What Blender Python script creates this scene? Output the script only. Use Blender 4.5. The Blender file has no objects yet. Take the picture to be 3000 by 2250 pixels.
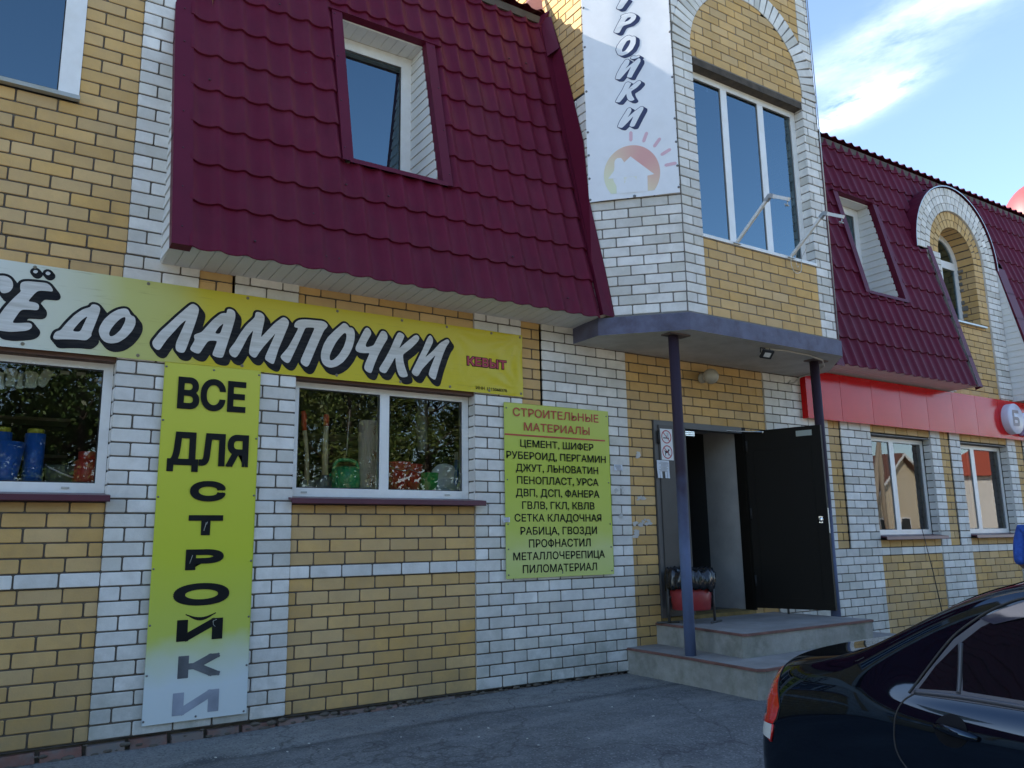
import bpy, bmesh, math, random
from mathutils import Vector, Matrix, noise
from mathutils.bvhtree import BVHTree
random.seed(7)
R = math.radians
SC = bpy.context.scene
COL = SC.collection

# ---------------------------------------------------------------- camera
cam = bpy.data.cameras.new('camera')
cam.sensor_width = 36.0
cam.lens = 28.8
cam.clip_end = 2000
cam.clip_start = 0.05
CAM = bpy.data.objects.new('camera', cam)
COL.objects.link(CAM)
cr, cu, cf = Vector((0.836235, -0.548133, -0.016175)), Vector((-0.089658, -0.165763, 0.982081)), Vector((0.540992, 0.8198, 0.187761))
CAM.matrix_world = Matrix(((cr.x, cu.x, -cf.x, 0.0), (cr.y, cu.y, -cf.y, -6.3), (cr.z, cu.z, -cf.z, 1.255), (0, 0, 0, 1)))
SC.camera = CAM

# ---------------------------------------------------------------- sky, sun, exposure
TO_SUN = Vector((-1.25, 1.0, 0.97)).normalized()
EL = math.asin(TO_SUN.z)
AZ = math.atan2(TO_SUN.x, TO_SUN.y)          # from +Y, clockwise towards +X
W = bpy.data.worlds.new('World')
SC.world = W
W.use_nodes = True
nt = W.node_tree
nt.nodes.clear()


def wn(t, **k):
    n = nt.nodes.new(t)
    for a, b in k.items():
        setattr(n, a, b)
    return n


def wmath(op, a, b=None, clamp=False):
    n = wn('ShaderNodeMath', operation=op, use_clamp=clamp)
    for i, v in enumerate((a, b)):
        if v is None:
            continue
        if isinstance(v, (int, float)):
            n.inputs[i].default_value = v
        else:
            nt.links.new(v, n.inputs[i])
    return n.outputs[0]


sky = wn('ShaderNodeTexSky', sky_type='NISHITA', sun_disc=False)
sky.sun_elevation = EL
sky.sun_rotation = AZ
sky.altitude = 100
sky.air_density = 1.0
sky.dust_density = 0.6
sky.ozone_density = 2.6
tc = wn('ShaderNodeTexCoord')


def wdot(v):
    n = wn('ShaderNodeVectorMath', operation='DOT_PRODUCT')
    nt.links.new(tc.outputs['Generated'], n.inputs[0])
    n.inputs[1].default_value = v
    return n.outputs['Value']


# clouds: streaks along a direction of the sky, broken up with noise
P0 = Vector((0.757, 0.472, 0.452)).normalized()
E1 = (Vector((0.795, 0.392, 0.463)).normalized() - P0).normalized()
E2 = P0.cross(E1).normalized()
if E2.z < 0:
    E2 = -E2
du, dv = wdot(E1), wdot(E2)
cmb = wn('ShaderNodeCombineXYZ')
nt.links.new(wmath('MULTIPLY', du, 9.0), cmb.inputs[0])
nt.links.new(wmath('MULTIPLY', dv, 26.0), cmb.inputs[1])
nt.links.new(wmath('MULTIPLY', wdot(P0), 4.0), cmb.inputs[2])
nz = wn('ShaderNodeTexNoise')
nz.inputs['Scale'].default_value = 1.0
nz.inputs['Detail'].default_value = 7.0
nz.inputs['Roughness'].default_value = 0.62
nt.links.new(cmb.outputs[0], nz.inputs['Vector'])
nzf = nz.outputs['Fac']


def streak(u0, v0, su, sv, slope, gain):
    a = wmath('SUBTRACT', du, u0)
    b = wmath('SUBTRACT', wmath('SUBTRACT', dv, v0), wmath('MULTIPLY', a, slope))
    q = wmath('ADD', wmath('POWER', wmath('ABSOLUTE', wmath('DIVIDE', a, su)), 2.0), wmath('POWER', wmath('ABSOLUTE', wmath('DIVIDE', b, sv)), 2.0))
    g = wmath('POWER', 2.718, wmath('MULTIPLY', q, -1.0))
    return wmath('MULTIPLY', g, gain)


m = wmath('ADD', streak(-0.040, 0.0, 0.055, 0.014, 0.12, 1.05), streak(0.03, 0.05, 0.12, 0.026, 0.42, 0.20))
m = wmath('ADD', m, streak(0.19, 0.105, 0.09, 0.032, 0.35, 0.62))
m = wmath('ADD', m, streak(-0.02, 0.06, 0.10, 0.02, 0.3, 0.2))
k = wmath('MULTIPLY', wmath('SUBTRACT', nzf, 0.36), 3.2, True)
# thin even haze over the right-hand sky, then the streaks
mask = wmath('ADD', wmath('MULTIPLY', m, k), streak(0.1, -0.05, 0.55, 0.30, 0.0, 0.03), True)
mixw = wn('ShaderNodeMix', data_type='RGBA', blend_type='MIX')
nt.links.new(mask, mixw.inputs[0])
nt.links.new(sky.outputs[0], mixw.inputs[6])
mixw.inputs[7].default_value = (8.2, 8.9, 9.6, 1)
bg = wn('ShaderNodeBackground')
bg.inputs['Strength'].default_value = 0.12
wo = wn('ShaderNodeOutputWorld')
nt.links.new(mixw.outputs[2], bg.inputs['Color'])
nt.links.new(bg.outputs[0], wo.inputs['Surface'])

sl = bpy.data.lights.new('sun', 'SUN')
sl.energy = 3.6
sl.angle = R(0.53)
sl.color = (1.0, 0.93, 0.82)
SUN = bpy.data.objects.new('sun', sl)
COL.objects.link(SUN)
SUN.rotation_euler = TO_SUN.to_track_quat('Z', 'Y').to_euler()
SC.view_settings.view_transform = 'Standard'
SC.view_settings.look = 'None'
SC.view_settings.gamma = 1.0
SC.view_settings.use_curve_mapping = False
SC.view_settings.exposure = 1.72
SC.cycles.max_bounces = 8
SC.cycles.transparent_max_bounces = 12
SC.cycles.sample_clamp_indirect = 6.0


# ---------------------------------------------------------------- helpers
class MB:
    """collects faces of one mesh"""

    def __init__(s):
        s.v, s.f, s.m, s.t, s.sm = [], [], [], [], []

    def add(s, pts):
        i = len(s.v)
        s.v.extend([tuple(p) for p in pts])
        return i

    def face(s, idx, mat=0, tint=None, smooth=False):
        s.f.append(tuple(idx)); s.m.append(mat); s.t.append(tint); s.sm.append(smooth)

    def poly(s, pts, mat=0, tint=None, smooth=False):
        i = s.add(pts)
        s.face(range(i, i + len(pts)), mat, tint, smooth)

    def box(s, a, b, mat=0, tint=None):
        x0, y0, z0 = a; x1, y1, z1 = b
        i = s.add([(x0, y0, z0), (x1, y0, z0), (x1, y1, z0), (x0, y1, z0), (x0, y0, z1), (x1, y0, z1), (x1, y1, z1), (x0, y1, z1)])
        for q in ((0, 3, 2, 1), (4, 5, 6, 7), (0, 1, 5, 4), (1, 2, 6, 5), (2, 3, 7, 6), (3, 0, 4, 7)):
            s.face([i + j for j in q], mat, tint)

    def obox(s, o, u, v, w, mat=0, tint=None):
        """box from corner o spanned by vectors u, v, w"""
        o, u, v, w = Vector(o), Vector(u), Vector(v), Vector(w)
        i = s.add([o, o + u, o + u + v, o + v, o + w, o + u + w, o + u + v + w, o + v + w])
        for q in ((0, 3, 2, 1), (4, 5, 6, 7), (0, 1, 5, 4), (1, 2, 6, 5), (2, 3, 7, 6), (3, 0, 4, 7)):
            s.face([i + j for j in q], mat, tint)

    def tube(s, path, r, n=10, mat=0, cap=True, tint=None):
        path = [Vector(p) for p in path]
        rs = r if isinstance(r, (list, tuple)) else [r] * len(path)
        rings = []
        up = Vector((0, 0, 1))
        prev = None
        for i, p in enumerate(path):
            d = (path[min(i + 1, len(path) - 1)] - path[max(i - 1, 0)]).normalized()
            if prev is None:
                a = d.cross(up)
                if a.length < 1e-3:
                    a = d.cross(Vector((1, 0, 0)))
            else:
                a = prev - d * prev.dot(d)
            a.normalize(); prev = a
            b = d.cross(a)
            rings.append(s.add([p + (a * math.cos(2 * math.pi * k / n) + b * math.sin(2 * math.pi * k / n)) * rs[i] for k in range(n)]))
        for i in range(len(rings) - 1):
            for k in range(n):
                k2 = (k + 1) % n
                s.face((rings[i] + k, rings[i] + k2, rings[i + 1] + k2, rings[i + 1] + k), mat, tint, True)
        if cap:
            s.face([rings[0] + k for k in range(n)][::-1], mat, tint)
            s.face([rings[-1] + k for k in range(n)], mat, tint)

    def lathe(s, c, prof, n=24, mat=0, axis=None, tint=None):
        """prof: (radius, height) pairs round the vertical (or given) axis at c"""
        c = Vector(c)
        ax = Vector(axis).normalized() if axis else Vector((0, 0, 1))
        a = ax.orthogonal().normalized(); b = ax.cross(a)
        rings = []
        for r, h in prof:
            rings.append(s.add([c + ax * h + (a * math.cos(2 * math.pi * k / n) + b * math.sin(2 * math.pi * k / n)) * max(r, 1e-4) for k in range(n)]))
        for i in range(len(rings) - 1):
            for k in range(n):
                k2 = (k + 1) % n
                s.face((rings[i] + k, rings[i] + k2, rings[i + 1] + k2, rings[i + 1] + k), mat, tint, True)

    def grid(s, pts, mat=0, smooth=True, tint=None, flip=False):
        """pts: rows of equal length"""
        n = len(pts[0])
        i = s.add([p for row in pts for p in row])
        for r in range(len(pts) - 1):
            for c in range(n - 1):
                q = (i + r * n + c, i + r * n + c + 1, i + (r + 1) * n + c + 1, i + (r + 1) * n + c)
                s.face(q[::-1] if flip else q, mat, tint, smooth)

    def build(s, name, mats, parent=None):
        me = bpy.data.meshes.new(name)
        me.from_pydata(s.v, [], s.f)
        if not isinstance(mats, (list, tuple)):
            mats = [mats]
        for x in mats:
            me.materials.append(x)
        if len(mats) > 1:
            me.polygons.foreach_set('material_index', s.m)
        me.polygons.foreach_set('use_smooth', s.sm)
        if any(t is not None for t in s.t):
            ca = me.color_attributes.new('tint', 'FLOAT_COLOR', 'CORNER')
            buf = []
            for f, t in zip(s.f, s.t):
                t = t or (0.5, 0.5, 0.5)
                buf.extend((t[0], t[1], t[2], 1.0) * len(f))
            ca.data.foreach_set('color', buf)
        me.update()
        o = bpy.data.objects.new(name, me)
        COL.objects.link(o)
        if parent:
            o.parent = parent
            o.matrix_parent_inverse = Matrix.Translation(parent.location).inverted() if parent.type == 'EMPTY' else Matrix()
        return o


def tag(o, label, cat, group=None, kind=None):
    o['label'] = label; o['category'] = cat
    if group:
        o['group'] = group
    if kind:
        o['kind'] = kind
    return o


def structure(o):
    o['kind'] = 'structure'
    return o


def thing(name, loc, label, cat, group=None):
    o = bpy.data.objects.new(name, None)
    o.empty_display_size = 0.1
    o.location = loc
    COL.objects.link(o)
    return tag(o, label, cat, group)


def dup(root, loc, label, rz=0.0, scale=1.0):
    r = root.copy(); COL.objects.link(r)
    r.location = loc; r.rotation_euler = (0, 0, rz); r.scale = (scale, scale, scale)
    r['label'] = label
    for ch in root.children:
        c = ch.copy(); COL.objects.link(c); c.parent = r; c.matrix_parent_inverse = ch.matrix_parent_inverse
        for g in ch.children:
            d = g.copy(); COL.objects.link(d); d.parent = c; d.matrix_parent_inverse = g.matrix_parent_inverse
    return r


# ---------------------------------------------------------------- materials
def mat(name, col=(0.5, 0.5, 0.5), rough=0.6, metal=0.0, spec=0.5, coat=0.0, var=0.0, vscale=8.0, bump=0.0, bscale=60.0, tint=None, stain=None, sscale=2.5, semit=None, vcol2=None, vstretch=(1, 1, 1)):
    """col varied by noise (var), by per-brick tint, and stained where noise is high (stain = colour, amount)"""
    mt = bpy.data.materials.new(name)
    mt.use_nodes = True
    t = mt.node_tree
    b = t.nodes['Principled BSDF']
    b.inputs['Roughness'].default_value = rough
    b.inputs['Metallic'].default_value = metal
    b.inputs['Specular IOR Level'].default_value = spec
    b.inputs['Coat Weight'].default_value = coat
    b.inputs['Coat Roughness'].default_value = 0.04
    geo = t.nodes.new('ShaderNodeNewGeometry')
    pos = geo.outputs['Position']

    def N(kind, **k):
        n = t.nodes.new(kind)
        for a, v in k.items():
            setattr(n, a, v)
        return n

    def noi(scale, detail=4.0, vec=pos, rough_=0.6):
        mp = N('ShaderNodeMapping')
        t.links.new(vec, mp.inputs['Vector'])
        mp.inputs['Scale'].default_value = vstretch
        n = N('ShaderNodeTexNoise')
        n.inputs['Scale'].default_value = scale
        n.inputs['Detail'].default_value = detail
        n.inputs['Roughness'].default_value = rough_
        t.links.new(mp.outputs[0], n.inputs['Vector'])
        return n.outputs['Fac']

    def mth(op, a, c=None, clamp=False):
        n = N('ShaderNodeMath', operation=op, use_clamp=clamp)
        for i, v in enumerate((a, c)):
            if v is None:
                continue
            if isinstance(v, (int, float)):
                n.inputs[i].default_value = v
            else:
                t.links.new(v, n.inputs[i])
        return n.outputs[0]

    def mixc(f, a, c):
        n = N('ShaderNodeMix', data_type='RGBA')
        for i, v in ((0, f), (6, a), (7, c)):
            if hasattr(v, 'node'):
                t.links.new(v, n.inputs[i])
            elif i == 0:
                n.inputs[0].default_value = v
            else:
                n.inputs[i].default_value = (*v, 1.0)
        return n.outputs[2]

    cur = None
    if var:
        f = mth('MULTIPLY', mth('SUBTRACT', noi(vscale), 0.3), 2.4, True)
        lo = tuple(c * (1 - var) for c in col); hi = vcol2 or tuple(min(1, c * (1 + var)) for c in col)
        cur = mixc(f, lo, hi)
    if tint:
        at = N('ShaderNodeAttribute', attribute_name='tint')
        sep = N('ShaderNodeSeparateColor')
        t.links.new(at.outputs['Color'], sep.inputs[0])
        base = cur if cur is not None else col
        dark, other = tint
        c1 = mixc(mth('MULTIPLY', sep.outputs[0], 1.0), base, other)
        n = N('ShaderNodeMix', data_type='RGBA', blend_type='MULTIPLY')
        n.inputs[0].default_value = 1.0
        t.links.new(c1, n.inputs[6])
        rgb = N('ShaderNodeCombineColor')
        val = mth('ADD', mth('MULTIPLY', sep.outputs[1], dark), 1.0 - dark * 0.5)
        for i in range(3):
            t.links.new(val, rgb.inputs[i])
        t.links.new(rgb.outputs[0], n.inputs[7])
        cur = n.outputs[2]
    if stain:
        for scol, amount, sc_, zlo, zhi in stain:
            f = mth('MULTIPLY', mth('SUBTRACT', noi(sc_, 6.0, rough_=0.7), 0.42), 4.0, True)
            if zlo is not None:
                sx = N('ShaderNodeSeparateXYZ')
                t.links.new(pos, sx.inputs[0])
                g = mth('DIVIDE', mth('SUBTRACT', zhi, sx.outputs[2]), zhi - zlo, True)
                f = mth('MULTIPLY', mth('ADD', mth('MULTIPLY', f, 0.75), 0.25), mth('POWER', g, 1.5))
            cur = mixc(mth('MULTIPLY', f, amount, True), cur if cur is not None else col, scol)
    if cur is not None:
        t.links.new(cur, b.inputs['Base Color'])
    else:
        b.inputs['Base Color'].default_value = (*col, 1)
    if bump:
        bp = N('ShaderNodeBump')
        bp.inputs['Strength'].default_value = bump
        bp.inputs['Distance'].default_value = 0.004
        t.links.new(noi(bscale, 5.0), bp.inputs['Height'])
        t.links.new(bp.outputs[0], b.inputs['Normal'])
    if semit:
        b.inputs['Emission Color'].default_value = (*semit[0], 1)
        b.inputs['Emission Strength'].default_value = semit[1]
    return mt


def glass(name, ior=1.9, tint=(0.82, 0.86, 0.85), refl=(1, 1, 1)):
    mt = bpy.data.materials.new(name)
    mt.use_nodes = True
    t = mt.node_tree
    t.nodes.clear()
    o = t.nodes.new('ShaderNodeOutputMaterial')
    fr = t.nodes.new('ShaderNodeFresnel'); fr.inputs['IOR'].default_value = ior
    tr = t.nodes.new('ShaderNodeBsdfTransparent'); tr.inputs['Color'].default_value = (*tint, 1)
    gl = t.nodes.new('ShaderNodeBsdfGlossy'); gl.inputs['Roughness'].default_value = 0.0
    gl.inputs['Color'].default_value = (*refl, 1)
    geo = t.nodes.new('ShaderNodeNewGeometry')
    nz_ = t.nodes.new('ShaderNodeTexNoise'); nz_.inputs['Scale'].default_value = 1.6; nz_.inputs['Detail'].default_value = 1.0
    t.links.new(geo.outputs['Position'], nz_.inputs['Vector'])
    bp = t.nodes.new('ShaderNodeBump'); bp.inputs['Strength'].default_value = 0.05; bp.inputs['Distance'].default_value = 0.02
    t.links.new(nz_.outputs['Fac'], bp.inputs['Height'])
    t.links.new(bp.outputs[0], gl.inputs['Normal'])
    mx = t.nodes.new('ShaderNodeMixShader')
    t.links.new(fr.outputs[0], mx.inputs[0]); t.links.new(tr.outputs[0], mx.inputs[1]); t.links.new(gl.outputs[0], mx.inputs[2])
    t.links.new(mx.outputs[0], o.inputs['Surface'])
    return mt


def fade_mat(name, axis, stops, nscale=2.2, namp=0.25, rough=0.35, dirt=0.0, zax=None):
    """printed sheet whose ink has faded unevenly: colour runs along one axis, shifted by noise"""
    mt = bpy.data.materials.new(name)
    mt.use_nodes = True
    t = mt.node_tree
    b = t.nodes['Principled BSDF']
    b.inputs['Roughness'].default_value = rough
    b.inputs['Specular IOR Level'].default_value = 0.35
    geo = t.nodes.new('ShaderNodeNewGeometry')
    sx = t.nodes.new('ShaderNodeSeparateXYZ'); t.links.new(geo.outputs['Position'], sx.inputs[0])
    nn = t.nodes.new('ShaderNodeTexNoise'); nn.inputs['Scale'].default_value = nscale; nn.inputs['Detail'].default_value = 3
    t.links.new(geo.outputs['Position'], nn.inputs['Vector'])
    a = t.nodes.new('ShaderNodeMath'); a.operation = 'MULTIPLY_ADD'
    t.links.new(nn.outputs['Fac'], a.inputs[0]); a.inputs[1].default_value = namp * 2
    s0 = t.nodes.new('ShaderNodeMath'); s0.operation = 'SUBTRACT'
    t.links.new(sx.outputs[axis], s0.inputs[0]); s0.inputs[1].default_value = namp
    t.links.new(s0.outputs[0], a.inputs[2])
    lo, hi = stops[0][0], stops[-1][0]
    mr = t.nodes.new('ShaderNodeMapRange')
    mr.inputs['From Min'].default_value = lo; mr.inputs['From Max'].default_value = hi
    t.links.new(a.outputs[0], mr.inputs['Value'])
    cr_ = t.nodes.new('ShaderNodeValToRGB')
    els = cr_.color_ramp.elements
    while len(els) < len(stops):
        els.new(0.5)
    for e, (p, c) in zip(els, stops):
        e.position = (p - lo) / (hi - lo); e.color = (*c, 1)
    t.links.new(mr.outputs[0], cr_.inputs[0])
    out = cr_.outputs[0]
    if dirt:
        mp = t.nodes.new('ShaderNodeMapping'); mp.inputs['Scale'].default_value = (1.5, 1, 26)
        t.links.new(geo.outputs['Position'], mp.inputs['Vector'])
        dn = t.nodes.new('ShaderNodeTexNoise'); dn.inputs['Scale'].default_value = 1.7; dn.inputs['Detail'].default_value = 5; dn.inputs['Roughness'].default_value = 0.65
        t.links.new(mp.outputs[0], dn.inputs['Vector'])
        d2 = t.nodes.new('ShaderNodeMapRange'); d2.inputs['From Min'].default_value = 0.60; d2.inputs['From Max'].default_value = 0.78; d2.inputs['To Max'].default_value = dirt
        t.links.new(dn.outputs['Fac'], d2.inputs['Value'])
        mx = t.nodes.new('ShaderNodeMix'); mx.data_type = 'RGBA'
        t.links.new(d2.outputs[0], mx.inputs[0]); t.links.new(out, mx.inputs[6]); mx.inputs[7].default_value = (0.12, 0.10, 0.05, 1)
        out = mx.outputs[2]
    t.links.new(out, b.inputs['Base Color'])
    return mt


WHITE_B = mat('white_silicate_brick', (0.74, 0.725, 0.685), 0.85, var=0.10, vscale=5.0, bump=0.35, bscale=90, tint=(0.26, (0.54, 0.52, 0.45)),
              stain=[((0.10, 0.115, 0.07), 0.88, 2.6, 0.0, 1.05), ((0.30, 0.28, 0.22), 0.26, 7.0, None, None), ((0.70, 0.70, 0.68), 0.25, 1.3, None, None)])
YELL_B = mat('yellow_facing_brick', (0.56, 0.345, 0.115), 0.85, var=0.10, vscale=5.0, bump=0.35, bscale=90, tint=(0.26, (0.57, 0.40, 0.20)),
             stain=[((0.13, 0.105, 0.05), 0.72, 2.6, 0.0, 0.95), ((0.34, 0.23, 0.12), 0.28, 7.0, None, None), ((0.58, 0.42, 0.24), 0.30, 1.3, None, None)])
MORTAR = mat('mortar', (0.105, 0.088, 0.070), 0.95, var=0.3, vscale=14, bump=0.6, bscale=120)
MORTAR_L = mat('pale_mortar', (0.165, 0.152, 0.132), 0.95, var=0.2, vscale=14, bump=0.6, bscale=120)
RED_B = mat('red_base_brick', (0.22, 0.085, 0.06), 0.9, var=0.35, vscale=9, bump=0.8, bscale=50, tint=(0.5, (0.20, 0.15, 0.13)), stain=[((0.16, 0.16, 0.155), 0.8, 6.0, None, None)])
TILE = mat('burgundy_metal_tile', (0.112, 0.008, 0.026), 0.5, spec=0.14, var=0.10, vscale=2.0, bump=0.04, bscale=300, stain=[((0.13, 0.035, 0.05), 0.30, 1.1, None, None), ((0.05, 0.008, 0.018), 0.25, 5.0, None, None)])
TILE_TRIM = mat('burgundy_flashing', (0.100, 0.009, 0.027), 0.45, spec=0.18, var=0.10, vscale=3.0)
SIDING = mat('white_vinyl_siding', (0.72, 0.72, 0.69), 0.5, var=0.05, vscale=5, stain=[((0.5, 0.48, 0.42), 0.3, 5.0, None, None)])
PVC = mat('white_pvc', (0.78, 0.785, 0.77), 0.35, var=0.05, vscale=4, stain=[((0.55, 0.52, 0.45), 0.22, 6.0, None, None)])
GASKET = mat('black_gasket', (0.02, 0.02, 0.02), 0.6)
SILL_M = mat('burgundy_sill', (0.085, 0.014, 0.028), 0.35, var=0.15, vscale=6)
STEEL_G = mat('grey_sheet_steel', (0.42, 0.44, 0.45), 0.4, metal=0.6)
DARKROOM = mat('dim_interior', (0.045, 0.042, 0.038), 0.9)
INNER_SILL = mat('inner_sill', (0.75, 0.75, 0.73), 0.5)
PLASTER = mat('grey_plaster', (0.42, 0.40, 0.37), 0.9, var=0.15, vscale=3, bump=0.4, bscale=40, stain=[((0.22, 0.21, 0.20), 0.6, 4.0, 0.4, 1.0)])
CONCRETE = mat('old_concrete', (0.27, 0.265, 0.235), 0.9, var=0.22, vscale=2.2, bump=0.7, bscale=45, stain=[((0.12, 0.125, 0.085), 0.7, 3.0, None, None), ((0.42, 0.41, 0.38), 0.35, 9.0, None, None)])
TREAD = mat('worn_step_top', (0.25, 0.235, 0.22), 0.85, var=0.15, vscale=3, bump=0.4, bscale=60, stain=[((0.14, 0.13, 0.12), 0.5, 5.0, None, None)])
REDEDGE = mat('rusty_red_edge', (0.16, 0.075, 0.06), 0.8, var=0.3, vscale=10, bump=0.6, bscale=40)
UNDERSLAB = mat('slab_underside', (0.50, 0.485, 0.44), 0.9, var=0.12, vscale=2.5, bump=0.5, bscale=30, stain=[((0.30, 0.28, 0.24), 0.5, 3.0, None, None)])
BLUEPAINT = mat('blue_grey_paint', (0.108, 0.112, 0.168), 0.6, spec=.25, var=0.22, vscale=5, bump=0.3, bscale=40, stain=[((0.06, 0.045, 0.06), 0.5, 6.0, None, None)])
BROWNPAINT = mat('dark_brown_paint', (0.035, 0.022, 0.024), 0.5, var=0.2, vscale=5)
DOORPAINT = mat('dark_door_powder_coat', (0.0085, 0.007, 0.005), 0.6, spec=0.15, bump=0.1, bscale=300)
DOORFRAME = mat('grey_brown_door_frame', (0.075, 0.072, 0.070), 0.5, var=0.12, vscale=4)
CHROME = mat('worn_chrome', (0.6, 0.6, 0.6), 0.25, metal=1.0)
RUBBER = mat('black_rubber', (0.018, 0.018, 0.018), 0.8)
GLASS = glass('window_glass', 1.72, (0.94, 0.96, 0.95))
GLASS_UP = glass('upper_glass_sky_tint', 2.5, (0.30, 0.36, 0.42), (0.62, 0.86, 1.0))  # reflection colour set blue to deepen the mirrored sky

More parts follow.
